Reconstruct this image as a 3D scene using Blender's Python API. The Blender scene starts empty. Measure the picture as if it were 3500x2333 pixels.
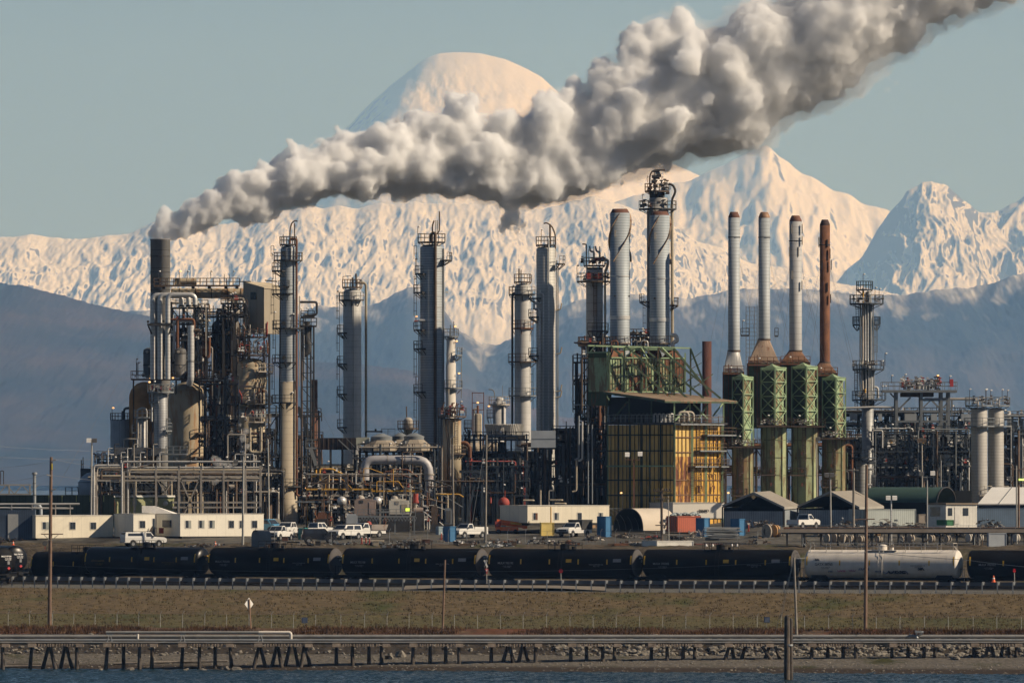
import bpy, bmesh, math, random
import numpy as np
from mathutils import Vector, Matrix, noise as mnoise
sc = bpy.context.scene
COL = sc.collection
RND = random.Random(7)
PI = math.pi
# ---------------------------------------------------------------- view
FPX, PYH, CAMZ, CX = 28000.0, 1640.0, 22.0, 1750.0
def WX(px, Y): return (px - CX) / FPX * Y
def WZ(py, Y): return CAMZ - (py - PYH) / FPX * Y
# ground: break lines across the picture, each (Y at x=0, slope, curve, z)
BRK = [(600, -.256, 0, -6), (942, -.256, 0, 0.0), (955, -.18, 0, 1.1), (961, -.11, 0, 1.55), (968, -.14, 0, 3.7), (973.5, -.19, 0, 4.35),
       (990, -.30, .0004, 5.6), (1015, -.46, .0017, 8.2), (1027, -.46, .0017, 8.5), (1044, -.46, .0017, 8.8), (1060, -.41, .0014, 12.9),
       (1073, -.31, .0010, 13.6), (1092, -.14, 0, 14.2), (1130, 0, 0, 15.6), (1250, 0, 0, 17.0), (1420, 0, 0, 17.2), (1470, 0, 0, -2)]
def brk_y(i, X):
    a = BRK[i]; X = max(-130, min(130, X))
    return a[0] + a[1] * X + a[2] * X * X
def rise(X, Y):  # the yard stands a little higher towards the right
    a = np.clip((X - 26) / 9, 0, 1); b = np.clip((Y - 1072) / 14, 0, 1); return .9 * a * a * (3 - 2 * a) * b * b * (3 - 2 * b)
def gz(X, Y): return gz_flat(X, Y) + float(rise(X, Y))
def gz_flat(X, Y):
    for i in range(len(BRK) - 1):
        y0 = brk_y(i, X); y1 = brk_y(i + 1, X)
        if Y <= y1 or i == len(BRK) - 2:
            t = (Y - y0) / max(y1 - y0, 1e-3)
            return BRK[i][3] + (BRK[i + 1][3] - BRK[i][3]) * max(0, min(1, t))
def rail_y(X): return 1035 - .46 * X + .0017 * X * X
# ---------------------------------------------------------------- mesh builder
class MB:
    def __init__(s): s.v = []; s.f = []; s.sm = []
    def add(s, vs, fs, smooth=False):
        o = len(s.v); s.v += [tuple(p) for p in vs]
        for f in fs: s.f.append([i + o for i in f]); s.sm.append(smooth)
    def hexa(s, p):  # 8 corners: bottom 4 ccw, top 4
        s.add(p, [(3, 2, 1, 0), (4, 5, 6, 7), (0, 1, 5, 4), (1, 2, 6, 5), (2, 3, 7, 6), (3, 0, 4, 7)])
    def box(s, x0, x1, y0, y1, z0, z1):
        if x0 > x1: x0, x1 = x1, x0
        if y0 > y1: y0, y1 = y1, y0
        if z0 > z1: z0, z1 = z1, z0
        s.hexa([(x0, y0, z0), (x1, y0, z0), (x1, y1, z0), (x0, y1, z0), (x0, y0, z1), (x1, y0, z1), (x1, y1, z1), (x0, y1, z1)])
    def beam(s, p, q, w, h=None):
        p = Vector(p); q = Vector(q); d = q - p
        if d.length < 1e-6: return
        h = h or w; d.normalize()
        up = Vector((0, 0, 1)) if abs(d.z) < .9 else Vector((0, 1, 0))
        a = d.cross(up).normalized() * w / 2; b = a.cross(d).normalized() * h / 2
        s.hexa([p - a - b, p + a - b, p + a + b, p - a + b, q - a - b, q + a - b, q + a + b, q - a + b])
    def cyl(s, p, q, r, r2=None, n=12, cap=True, smooth=True):
        p = Vector(p); q = Vector(q); d = (q - p)
        if d.length < 1e-6: return
        d.normalize(); r2 = r if r2 is None else r2
        up = Vector((1, 0, 0)) if abs(d.z) > .7 else Vector((0, 0, 1))
        a = d.cross(up).normalized(); b = d.cross(a)
        vs = []
        for c, rr in ((p, r), (q, r2)):
            for i in range(n):
                t = 2 * PI * i / n; vs.append(c + (a * math.cos(t) + b * math.sin(t)) * rr)
        s.add(vs, [(i, (i + 1) % n, n + (i + 1) % n, n + i) for i in range(n)], smooth)
        if cap: s.add(vs[:n], [tuple(range(n - 1, -1, -1))]); s.add(vs[n:], [tuple(range(n))])
    def tube(s, pts, r, n=8, bend=None, cap=True):
        pts = [Vector(p) for p in pts]
        bend = r * 2.2 if bend is None else bend
        path = [pts[0]]
        for i in range(1, len(pts) - 1):
            a, b, c = pts[i - 1], pts[i], pts[i + 1]
            u = (a - b); v = (c - b); lu, lv = u.length, v.length
            k = min(bend, lu * .49, lv * .49)
            if lu < 1e-5 or lv < 1e-5: continue
            u /= lu; v /= lv
            if k < 1e-4 or u.dot(v) < -.999: path.append(b); continue
            m = 5
            for j in range(m + 1):
                t = j / m; path.append((b + u * k) * (1 - t) ** 2 + b * 2 * t * (1 - t) + (b + v * k) * t * t)
        path.append(pts[-1])
        rings = []; prev = None
        for i, p in enumerate(path):
            d = (path[min(i + 1, len(path) - 1)] - path[max(i - 1, 0)])
            if d.length < 1e-7: d = Vector((0, 0, 1))
            d.normalize()
            if prev is None:
                up = Vector((1, 0, 0)) if abs(d.z) > .7 else Vector((0, 0, 1)); a = d.cross(up).normalized()
            else:
                a = prev - d * prev.dot(d)
                a = a.normalized() if a.length > 1e-6 else d.orthogonal().normalized()
            prev = a; b = d.cross(a)
            rings.append([p + (a * math.cos(2 * PI * j / n) + b * math.sin(2 * PI * j / n)) * r for j in range(n)])
        vs = [v for g in rings for v in g]; fs = []
        for i in range(len(rings) - 1):
            for j in range(n): fs.append((i * n + j, i * n + (j + 1) % n, (i + 1) * n + (j + 1) % n, (i + 1) * n + j))
        s.add(vs, fs, True)
        if cap: s.add(rings[0], [tuple(range(n - 1, -1, -1))]); s.add(rings[-1], [tuple(range(n))])
    def lathe(s, prof, cx=0, cy=0, n=24, a0=0, a1=2 * PI):  # prof: (r, z) bottom to top
        full = abs(a1 - a0 - 2 * PI) < 1e-6; m = n if full else n + 1
        vs = []
        for r, z in prof:
            for i in range(m):
                t = a0 + (a1 - a0) * i / n; vs.append((cx + r * math.cos(t), cy + r * math.sin(t), z))
        fs = []
        for k in range(len(prof) - 1):
            for i in range(n):
                j = (i + 1) % m; fs.append((k * m + i, k * m + j, (k + 1) * m + j, (k + 1) * m + i))
        s.add(vs, fs, True)
    def ball(s, c, r, sx=1, sy=1, sz=1, n=14, half=False):
        prof = []; k = 8
        vs = []; fs = []
        for i in range(k + 1):
            ph = (-PI / 2 if not half else 0) + (PI if not half else PI / 2) * i / k
            for j in range(n):
                t = 2 * PI * j / n
                vs.append((c[0] + r * sx * math.cos(ph) * math.cos(t), c[1] + r * sy * math.cos(ph) * math.sin(t), c[2] + r * sz * math.sin(ph)))
        for i in range(k):
            for j in range(n): fs.append((i * n + j, i * n + (j + 1) % n, (i + 1) * n + (j + 1) % n, (i + 1) * n + j))
        s.add(vs, fs, True)
    def prism(s, poly, y0, y1, axis='y'):  # poly of (x,z) extruded along y, or (y,z) along x
        n = len(poly)
        if axis == 'y': vs = [(x, y0, z) for x, z in poly] + [(x, y1, z) for x, z in poly]
        elif axis == 'z': vs = [(x, z, y0) for x, z in poly] + [(x, z, y1) for x, z in poly]
        else: vs = [(y0, x, z) for x, z in poly] + [(y1, x, z) for x, z in poly]
        s.add(vs, [tuple(range(n - 1, -1, -1)), tuple(range(n, 2 * n))] + [(i, (i + 1) % n, n + (i + 1) % n, n + i) for i in range(n)])
    def quad(s, a, b, c, d): s.add([a, b, c, d], [(0, 1, 2, 3)])
    def mesh(s, name, mat):
        me = bpy.data.meshes.new(name); me.from_pydata(s.v, [], s.f)
        me.polygons.foreach_set('use_smooth', s.sm)
        if mat: me.materials.append(mat)
        me.validate()
        bm = bmesh.new(); bm.from_mesh(me); bmesh.ops.recalc_face_normals(bm, faces=bm.faces); bm.to_mesh(me); bm.free()
        return me
class PB(MB):
    """Part builder in picture-sized units: x = column, y = depth, z = row (down) of the 3500 wide view, at the thing's own distance."""
    def __init__(s, t, rel): super().__init__(); s.t = t; s.rel = rel
    def fix(s):
        t = s.t; k = t.s
        if s.rel: s.v = [(x * k, y * k, z * k) for x, y, z in s.v]
        else: s.v = [((x - t.px) * k, y * k, (t.py - z) * k) for x, y, z in s.v]
ALL = []
def tag(o, label=None, cat=None, group=None, kind=None):
    if label: o['label'] = label
    if cat: o['category'] = cat
    if group: o['group'] = group
    if kind: o['kind'] = kind
    return o
class T:
    """One thing: an Empty at its base with its parts as children."""
    def __init__(s, name, label, cat, px, Y, py=None, rot=0, group=None, rel=False, unit=None, kind=None):
        X = WX(px, Y); s.Y = Y
        if py is None: s.py = PYH + (CAMZ - gz(X, Y)) / Y * FPX
        else: s.py = py
        s.px = px; s.s = unit or Y / FPX; s.rel = rel or rot != 0; s.parts = []
        s.o = bpy.data.objects.new(name, None); COL.objects.link(s.o)
        s.o.empty_display_size = .5
        s.o.location = (X, Y, WZ(s.py, Y)); s.o.rotation_euler = (0, 0, rot)
        tag(s.o, label, cat, group, kind); ALL.append(s)
    def p(s, name, mat, parent=None, label=None, kind=None):
        m = PB(s, s.rel); s.parts.append([m, name, mat, parent, None, label, kind]); return m
    def obj(s, m):
        for e in s.parts:
            if e[0] is m: return e[4]
    def build(s):
        if getattr(s, 'done', 0): return s
        s.done = 1
        for e in s.parts:
            m, name, mat, parent, _, label, kind = e
            if not m.v: continue
            m.fix()
            o = bpy.data.objects.new(name, m.mesh(name, mat)); COL.objects.link(o)
            o.parent = s.obj(parent) if parent else s.o
            if label: o['label'] = label
            if kind: o['kind'] = kind
            e[4] = o
        return s
def copy_tree(o, parent=None, loc=None, rot=None, label=None, group=None):
    c = o.copy(); COL.objects.link(c)
    if parent is not None: c.parent = parent
    if loc is not None: c.location = loc
    if rot is not None: c.rotation_euler = (0, 0, rot)
    if label: c['label'] = label
    if group: c['group'] = group
    for ch in o.children: copy_tree(ch, c)
    return c
def solo(name, mb, mat, label=None, cat=None, group=None, kind=None):
    o = bpy.data.objects.new(name, mb.mesh(name, mat)); COL.objects.link(o); return tag(o, label, cat, group, kind)
def text_mesh(body, size, mat, parent, loc, rot, name='lettering', ext=.004, bold=0.0, align='CENTER'):
    cu = bpy.data.curves.new(name, 'FONT'); cu.body = body; cu.size = size; cu.extrude = ext; cu.offset = bold
    cu.align_x = align; cu.align_y = 'CENTER'
    tmp = bpy.data.objects.new('tmp_text', cu); COL.objects.link(tmp)
    dg = bpy.context.evaluated_depsgraph_get()
    me = bpy.data.meshes.new_from_object(tmp.evaluated_get(dg)); bpy.data.objects.remove(tmp)
    me.materials.clear(); me.materials.append(mat)
    o = bpy.data.objects.new(name, me); COL.objects.link(o); o.parent = parent; o.location = loc; o.rotation_euler = rot
    return o
# ---------------------------------------------------------------- materials
MATS = {}
def M(name, col, rough=.65, metal=0., var=.18, scale=.6, rust=0., rustcol=(.16, .07, .035), streak=.25, seam=0., seamw=.08, seamd=.45, bump=0., vseam=0., spec=.35, emit=None, dirt=0.):
    if name in MATS: return MATS[name]
    m = bpy.data.materials.new(name); m.use_nodes = True; MATS[name] = m
    nt = m.node_tree; N = nt.nodes; L = nt.links; b = N['Principled BSDF']
    b.inputs['Roughness'].default_value = rough; b.inputs['Metallic'].default_value = metal
    b.inputs['Specular IOR Level'].default_value = spec
    if emit:
        b.inputs['Emission Color'].default_value = (*emit[0], 1); b.inputs['Emission Strength'].default_value = emit[1]
    tc = N.new('ShaderNodeTexCoord'); oi = N.new('ShaderNodeObjectInfo')
    off = N.new('ShaderNodeVectorMath'); off.operation = 'MULTIPLY_ADD'; off.inputs[1].default_value = (37, 51, 23)
    L.new(oi.outputs['Random'], off.inputs[0]); L.new(tc.outputs['Object'], off.inputs[2])
    n1 = N.new('ShaderNodeTexNoise'); n1.inputs['Scale'].default_value = scale; n1.inputs['Detail'].default_value = 5; n1.inputs['Roughness'].default_value = .65
    L.new(off.outputs[0], n1.inputs['Vector'])
    def mix(fac, a, bcol, mode='MIX'):
        x = N.new('ShaderNodeMix'); x.data_type = 'RGBA'; x.blend_type = mode
        if isinstance(fac, (int, float)): x.inputs[0].default_value = fac
        else: L.new(fac, x.inputs[0])
        for sock, val in ((x.inputs[6], a), (x.inputs[7], bcol)):
            if isinstance(val, tuple): sock.default_value = (*val, 1)
            else: L.new(val, sock)
        return x.outputs[2]
    def ramp(src, lo, hi):
        r = N.new('ShaderNodeMapRange'); r.inputs[1].default_value = lo; r.inputs[2].default_value = hi; r.clamp = True
        L.new(src, r.inputs[0]); return r.outputs[0]
    lo = tuple(c * (1 - var) for c in col); hi = tuple(min(.95, c * (1 + var)) for c in col)
    c = mix(ramp(n1.outputs[0], .3, .7), lo, hi)
    if dirt or rust:
        mp = N.new('ShaderNodeMapping'); mp.inputs['Scale'].default_value = (1, 1, streak); L.new(off.outputs[0], mp.inputs[0])
        n2 = N.new('ShaderNodeTexNoise'); n2.inputs['Scale'].default_value = 1.1; n2.inputs['Detail'].default_value = 7; n2.inputs['Roughness'].default_value = .7
        L.new(mp.outputs[0], n2.inputs['Vector'])
        if rust:
            t = .68 - rust * .36; c = mix(ramp(n2.outputs[0], t - .01, t + .06), c, mix(n1.outputs[0], tuple(x * .6 for x in rustcol), tuple(x * 1.5 for x in rustcol)))
        if dirt:
            c = mix(ramp(n2.outputs[0], .35, .75), c, mix(.6, c, tuple(x * (1 - dirt) for x in col)))
    if seam or vseam:
        sp = N.new('ShaderNodeSeparateXYZ'); L.new(tc.outputs['Object'], sp.inputs[0])
        for per, sock in ((seam, 2), (vseam, 0)):
            if not per: continue
            mo = N.new('ShaderNodeMath'); mo.operation = 'PINGPONG'; mo.inputs[1].default_value = per / 2; L.new(sp.outputs[sock], mo.inputs[0])
            lt = N.new('ShaderNodeMath'); lt.operation = 'LESS_THAN'; lt.inputs[1].default_value = seamw / 2; L.new(mo.outputs[0], lt.inputs[0])
            c = mix(lt.outputs[0], c, mix(1.0, c, (1 - seamd,) * 3, 'MULTIPLY'))
    L.new(c, b.inputs['Base Color'])
    if bump:
        bp = N.new('ShaderNodeBump'); bp.inputs['Strength'].default_value = bump; bp.inputs['Distance'].default_value = .1
        n3 = N.new('ShaderNodeTexNoise'); n3.inputs['Scale'].default_value = scale * 4; n3.inputs['Detail'].default_value = 6
        L.new(off.outputs[0], n3.inputs['Vector']); L.new(n3.outputs[0], bp.inputs['Height']); L.new(bp.outputs[0], b.inputs['Normal'])
    return m
# ---------------------------------------------------------------- numpy noise
class Perlin:
    def __init__(s, seed):
        r = np.random.RandomState(seed); s.p = np.concatenate([r.permutation(512)] * 2); a = r.rand(512) * 2 * PI; s.gx = np.cos(a); s.gy = np.sin(a)
    def __call__(s, x, y):
        xi = np.floor(x).astype(int); yi = np.floor(y).astype(int); xf = x - xi; yf = y - yi
        u = xf * xf * xf * (xf * (xf * 6 - 15) + 10); v = yf * yf * yf * (yf * (yf * 6 - 15) + 10)
        def g(ix, iy, fx, fy):
            h = s.p[(s.p[ix & 511] + iy) & 511]; return s.gx[h] * fx + s.gy[h] * fy
        a = g(xi, yi, xf, yf); b = g(xi + 1, yi, xf - 1, yf); c = g(xi, yi + 1, xf, yf - 1); d = g(xi + 1, yi + 1, xf - 1, yf - 1)
        return (a + (b - a) * u) * (1 - v) + (c + (d - c) * u) * v
def fbm(p, x, y, o=5, g=.5, l=2.03):
    r = 0; a = 1
    for i in range(o): r = r + a * p(x + i * 17.3, y + i * 9.1); a *= g; x = x * l; y = y * l
    return r
def ridged(p, x, y, o=5, g=.5, l=2.07):
    r = 0; a = 1
    for i in range(o): r = r + a * (1 - 2 * np.abs(p(x + i * 13.7, y + i * 5.3))); a *= g; x = x * l; y = y * l
    return r
def grid_obj(name, X, Y, Z, mat, kind='structure', smooth=True, label=None):
    ny, nx = X.shape
    me = bpy.data.meshes.new(name)
    me.vertices.add(nx * ny); me.vertices.foreach_set('co', np.stack([X, Y, Z], -1).astype(np.float32).ravel())
    i = np.arange(nx * ny).reshape(ny, nx)
    q = np.stack([i[:-1, :-1], i[:-1, 1:], i[1:, 1:], i[1:, :-1]], -1).reshape(-1, 4)
    me.loops.add(q.size); me.loops.foreach_set('vertex_index', q.ravel().astype(np.int32))
    me.polygons.add(len(q)); me.polygons.foreach_set('loop_start', np.arange(0, q.size, 4, dtype=np.int32))
    me.polygons.foreach_set('loop_total', np.full(len(q), 4, dtype=np.int32))
    me.polygons.foreach_set('use_smooth', np.full(len(q), smooth)); me.update(); me.validate()
    me.materials.append(mat)
    o = bpy.data.objects.new(name, me); COL.objects.link(o); tag(o, label, None, None, kind); return o
# ---------------------------------------------------------------- camera, light, sky
cam = bpy.data.cameras.new('camera'); co = bpy.data.objects.new('camera', cam); COL.objects.link(co)
co.location = (0, 0, CAMZ); co.rotation_euler = (PI / 2, 0, 0)
cam.sensor_width = 36; cam.lens = 36 * FPX / 3500; cam.shift_y = (PYH - 2333 / 2) / 3500
cam.clip_start = 1; cam.clip_end = 250000; sc.camera = co
SUN_EL, SUN_AZ = math.radians(33), math.radians(14)   # light comes from the right, a little from the camera's side
sv = Vector((math.cos(SUN_EL) * math.cos(SUN_AZ), -math.cos(SUN_EL) * math.sin(SUN_AZ), math.sin(SUN_EL)))
sl = bpy.data.lights.new('sun', 'SUN'); sl.energy = 5.0; sl.angle = math.radians(.5); sl.color = (1, .87, .70)
so = bpy.data.objects.new('sun', sl); COL.objects.link(so); so.rotation_euler = sv.to_track_quat('Z', 'Y').to_euler(); so.location = (60, 800, 120)
w = bpy.data.worlds.new('World'); sc.world = w; w.use_nodes = True
nt = w.node_tree; bg = nt.nodes['Background']; sky = nt.nodes.new('ShaderNodeTexSky'); sky.sky_type = 'NISHITA'; sky.sun_disc = False
sky.sun_elevation = SUN_EL; sky.sun_rotation = math.atan2(sv.x, sv.y); sky.altitude = 800; sky.air_density = .62; sky.dust_density = .3; sky.ozone_density = 2.4
nt.links.new(sky.outputs[0], bg.inputs[0]); bg.inputs[1].default_value = .0415
sc.view_settings.view_transform = 'Standard'; sc.view_settings.look = 'None'; sc.view_settings.exposure = .15; sc.view_settings.gamma = 1
cy = sc.cycles
try:
    cy.use_denoising = True; cy.volume_bounces = 14; cy.max_bounces = 16; cy.diffuse_bounces = 3; cy.glossy_bounces = 3
    cy.transparent_max_bounces = 8; cy.volume_step_rate = 1.0; cy.sample_clamp_indirect = 4
except Exception as e: print(e)
# ---------------------------------------------------------------- haze
HZ = 4100.0
hz = MB(); hz.box(-13000, 13000, -60, 78000, -8, HZ)
hm = bpy.data.materials.new('haze_air'); hm.use_nodes = True; n = hm.node_tree.nodes; n.remove(n['Principled BSDF'])
pv = n.new('ShaderNodeVolumePrincipled'); pv.inputs['Density'].default_value = 2.7e-5; pv.inputs['Color'].default_value = (.29, .54, 1, 1); pv.inputs['Absorption Color'].default_value = (1, 1, 1, 1); pv.inputs['Anisotropy'].default_value = .0
hm.node_tree.links.new(pv.outputs[0], n['Material Output'].inputs['Volume'])
solo('haze', hz, hm, 'thin blue haze lying over the bay, hills and mountains', 'haze', kind='stuff')
# ---------------------------------------------------------------- mountains and hills
def snow_mat(name, rock=.25):
    m = bpy.data.materials.new(name); m.use_nodes = True; nt = m.node_tree; N = nt.nodes; L = nt.links; b = N['Principled BSDF']; b.inputs['Roughness'].default_value = .9
    b.inputs['Specular IOR Level'].default_value = .1
    g = N.new('ShaderNodeNewGeometry'); s = N.new('ShaderNodeSeparateXYZ'); L.new(g.outputs['Normal'], s.inputs[0])
    t = N.new('ShaderNodeTexNoise'); t.inputs['Scale'].default_value = .009; t.inputs['Detail'].default_value = 6; L.new(g.outputs['Position'], t.inputs['Vector'])
    a = N.new('ShaderNodeMath'); a.operation = 'MULTIPLY_ADD'; a.inputs[1].default_value = .5; L.new(t.outputs[0], a.inputs[0]); L.new(s.outputs[2], a.inputs[2])
    r = N.new('ShaderNodeMapRange'); r.inputs[1].default_value = rock + .25; r.inputs[2].default_value = rock + .33; L.new(a.outputs[0], r.inputs[0])
    x = N.new('ShaderNodeMix'); x.data_type = 'RGBA'; L.new(r.outputs[0], x.inputs[0]); x.inputs[6].default_value = (.13, .135, .15, 1); x.inputs[7].default_value = (.74, .70, .64, 1)  # cream tint puts warm sunlight into the snow colour
    L.new(x.outputs[2], b.inputs['Base Color']); return m
def prof(pts, px):
    a = np.array(pts, float); return np.interp(px, a[:, 0], a[:, 1])
def ridge(name, label, Yr0, depth0, pts, pyb, mat, amp, fx, fy, seed, mode='ridge', px0=-700, px1=4200, nx=1250, ny=150, power=1.0, edge=.35, back=.25):
    Yr, depth = Yr0 * 2.3, depth0 * 2.3; px = np.linspace(px0, px1, nx); k = Yr / FPX
    t = np.concatenate([np.linspace(0, 1, ny), 1 + np.linspace(.03, back, 14)])
    PX, TT = np.meshgrid(px, t)
    P = Perlin(seed)
    base = prof(pts, px); kern = np.hanning(9); kern /= kern.sum(); base = np.convolve(np.pad(base, 4, 'edge'), kern, 'valid')
    ztop = CAMZ - (base - PYH) * k; zb = CAMZ - (pyb - PYH) * k
    tt = np.clip(TT, 0, 1)
    Z = zb + (ztop[None, :] - zb) * tt ** power - np.clip(TT - 1, 0, 9) * depth * .8
    wx = fbm(P, PX / 300, TT * 2, 3) * 60
    nz = (ridged if mode == 'ridge' else fbm)(P, (PX + wx) * fx, TT * fy, 5)
    if mode == 'mix': nz = 3.2 * fbm(P, (PX + wx) * fx * .28, TT * fy * .5, 3) + 1.1 * ridged(P, (PX + wx * .6) * fx, (TT + fbm(P, PX / 60, TT * 7, 3) * .05) * fy, 4, .48) + .8 * fbm(P, PX * fx * 1.7, TT * fy * 2.2, 3)
    if mode == 'fbm2':
        wy = fbm(P, PX / 90 + 7, TT * 9, 3) * .06; nz = 2.2 * fbm(P, (PX + wx) * fx * .35, (TT + wy) * fy * .3, 2) + 1.0 * fbm(P, (PX + wx * .5) * fx, (TT + wy) * fy, 3, .55) + .2 * fbm(P, (PX + wx * .3) * fx * 2.6, (TT + wy) * fy * 2.6, 3)
    env = edge + (1 - edge) * np.sin(np.clip(tt, 0, 1) * PI) ** .7
    Z = Z + nz * amp * k * env * (.25 + .75 * np.clip(tt * 3, 0, 1))
    if mode == 'fbm':
        Z = Z + (fbm(P, PX / 14, TT * 40, 3) * 3.0 + fbm(P, PX / 60, TT * 12, 3) * 5) * k * tt
    X = (PX - CX) * k; Yv = Yr - depth + depth * TT
    o = grid_obj(name, X, Yv, Z, mat, 'structure', True, label)
    if mode == 'fbm':
        sn = np.clip((tt - .80) / .22 + fbm(P, PX / 70 + 3, TT * 10, 5) * 1.1 - (9 if name == 'near_hill' else .42), 0, 1)
        at = o.data.attributes.new('snow', 'FLOAT', 'POINT'); at.data.foreach_set('value', sn.astype(np.float32).ravel())
    return o
SN1 = snow_mat('snow_smooth', .62); SN2 = snow_mat('snow_rocky', .74); SN3 = snow_mat('snow_mottled', .76)
# the volcano: dome cut by a steep shaded left flank
def volcano():
    Yr, depth = 69000., 6000.; k = Yr / FPX; nx, ny = 900, 240
    px = np.linspace(700, 3300, nx); t = np.concatenate([np.linspace(0, 1, ny), 1 + np.linspace(.02, .4, 16)]); PX, TT = np.meshgrid(px, t); P = Perlin(5)
    left = prof([(700, 820), (1000, 585), (1190, 432), (1330, 292), (1440, 207), (1480, 186), (1510, 150), (1700, 0), (3300, -900)], px)
    dome = prof([(700, 460), (1000, 330), (1190, 262), (1330, 208), (1430, 188), (1500, 181), (1570, 177), (1640, 181), (1730, 203), (1800, 235), (1850, 262), (1870, 282), (1915, 322), (2050, 420), (2300, 560), (3300, 1000)], px)
    kern = np.hanning(13); kern /= kern.sum(); left = np.convolve(np.pad(left, 6, 'edge'), kern, 'valid'); dome = np.convolve(np.pad(dome, 6, 'edge'), kern, 'valid')
    zl = CAMZ - (left - PYH) * k; zd = CAMZ - (dome - PYH) * k
    D = np.clip(1 - TT, 0, 1)
    n1 = fbm(P, PX / 130 + TT * 3, TT * 9, 5); n2 = ridged(P, PX / 60, TT * 6, 4)
    F = zd[None, :] - depth * .45 * D ** 1.1 - np.clip(TT - 1, 0, 9) * depth * .7 + n1 * 16 * k * np.clip(D * 6, .08, 1) + n2 * 5 * k * np.exp(-((PX - 1500) / 110) ** 2) * np.clip(D * 5, 0, 1)
    Lf = zl[None, :] - depth * .25 * D + n1 * 9 * k - np.clip(TT - 1, 0, 9) * depth * .7
    grid_obj('volcano', (PX - CX) * k, Yr - depth + depth * TT, 0.5 * (F + Lf - np.sqrt((F - Lf) ** 2 + (16 * k) ** 2)), SN1, 'structure', True, 'snow covered volcano cone rising behind the smoke')
volcano()
ridge('snow_massif', 'broad sunlit snow massif right of the volcano', 27000., 2600, [(-700, 1100), (1400, 800), (1700, 740), (1900, 725), (2100, 690), (2240, 655), (2300, 628), (2360, 622), (2420, 590), (2480, 572), (2530, 545), (2560, 530), (2600, 508), (2625, 506), (2660, 534), (2700, 556), (2740, 590), (2800, 616), (2850, 652), (2900, 662), (2960, 700), (3030, 717), (3080, 745), (3150, 760), (3300, 800), (3600, 900), (4200, 950)], 1250, SN1, 36, 1 / 110, 5, 11, mode='fbm2', edge=.2, power=1.2)
ridge('snow_range', 'jagged snow peaks at the right edge', 24000., 1500, [(-700, 1400), (2500, 1300), (2800, 1040), (2870, 960), (2950, 890), (3000, 800), (3060, 720), (3110, 663), (3170, 637), (3230, 650), (3290, 690), (3330, 733), (3400, 745), (3450, 712), (3500, 690), (3580, 680), (3800, 720), (4200, 760)], 1200, SN2, 30, 1 / 85, 3.2, 23, mode='ridge', edge=.42)
ridge('snow_foothills', 'low mottled snow range behind the refinery columns', 22000., 1700, [(-700, 830), (-50, 815), (60, 815), (115, 803), (160, 815), (300, 822), (370, 806), (440, 800), (500, 772), (560, 745), (640, 762), (700, 776), (760, 770), (860, 752), (930, 722), (1000, 727), (1060, 706), (1100, 716), (1160, 702), (1210, 716), (1300, 696), (1350, 706), (1420, 692), (1500, 702), (1600, 707), (1680, 692), (1750, 716), (1850, 722), (1950, 692), (2030, 673), (2150, 715), (2300, 770), (2380, 830), (2470, 850), (2560, 905), (2700, 915), (2800, 960), (2950, 985), (3200, 1040), (4200, 1200)], 1250, SN3, 11, 1 / 52, 6.0, 31, mode='mix', edge=.25)
def hill_mat(name, a, b2, sc_=.0009):
    m = bpy.data.materials.new(name); m.use_nodes = True; nt = m.node_tree; N = nt.nodes; L = nt.links; b = N['Principled BSDF']; b.inputs['Roughness'].default_value = .95; b.inputs['Specular IOR Level'].default_value = .05
    g = N.new('ShaderNodeNewGeometry'); mp = N.new('ShaderNodeMapping'); mp.inputs['Scale'].default_value = (1, .5, 4); L.new(g.outputs['Position'], mp.inputs[0])
    t = N.new('ShaderNodeTexNoise'); t.inputs['Scale'].default_value = sc_; t.inputs['Detail'].default_value = 8; t.inputs['Roughness'].default_value = .62; L.new(mp.outputs[0], t.inputs['Vector'])
    r = N.new('ShaderNodeMapRange'); r.inputs[1].default_value = .42; r.inputs[2].default_value = .62; L.new(t.outputs[0], r.inputs[0])
    x = N.new('ShaderNodeMix'); x.data_type = 'RGBA'; L.new(r.outputs[0], x.inputs[0]); x.inputs[6].default_value = (*a, 1); x.inputs[7].default_value = (*b2, 1)
    at = N.new('ShaderNodeAttribute'); at.attribute_name = 'snow'; y = N.new('ShaderNodeMix'); y.data_type = 'RGBA'; L.new(at.outputs['Fac'], y.inputs[0]); L.new(x.outputs[2], y.inputs[6]); y.inputs[7].default_value = (.55, .53, .50, 1)
    L.new(y.outputs[2], b.inputs['Base Color']); return m
HM1 = hill_mat('forest_hill_far', (.022, .031, .040), (.065, .057, .060)); HM2 = hill_mat('forest_hill_near', (.020, .027, .034), (.085, .062, .058))
ridge('forest_hills', 'long dark blue wooded hills below the snow', 13500., 2600, [(-700, 1050), (300, 1060), (600, 1062), (700, 1072), (900, 1078), (1020, 1072), (1080, 1042), (1150, 1050), (1250, 1048), (1300, 1030), (1400, 978), (1440, 985), (1520, 1062), (1570, 1130), (1640, 1170), (1700, 1178), (1760, 1150), (1850, 1090), (1950, 1032), (2040, 1012), (2130, 1003), (2250, 1012), (2350, 1020), (2440, 1003), (2500, 992), (2600, 987), (2750, 987), (2900, 1002), (3000, 1012), (3100, 1007), (3200, 988), (3300, 985), (3400, 965), (3500, 932), (3700, 880), (4200, 800)], 1660, HM1, 22, 1 / 130, 7, 41, mode='fbm', nx=1500, ny=110, edge=.18)
ridge('near_hill', 'dark blue wooded hill sloping down at the left', 9500., 2000, [(-700, 880), (-50, 958), (0, 966), (60, 973), (120, 986), (250, 1020), (320, 1040), (420, 1062), (500, 1079), (600, 1112), (700, 1150), (850, 1200), (1000, 1235), (1200, 1240), (1400, 1265), (1600, 1330), (1900, 1420), (2300, 1480), (2800, 1500), (3300, 1480), (4200, 1440)], 1655, HM2, 16, 1 / 130, 7, 47, mode='fbm', nx=1500, ny=110, edge=.12)
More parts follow.
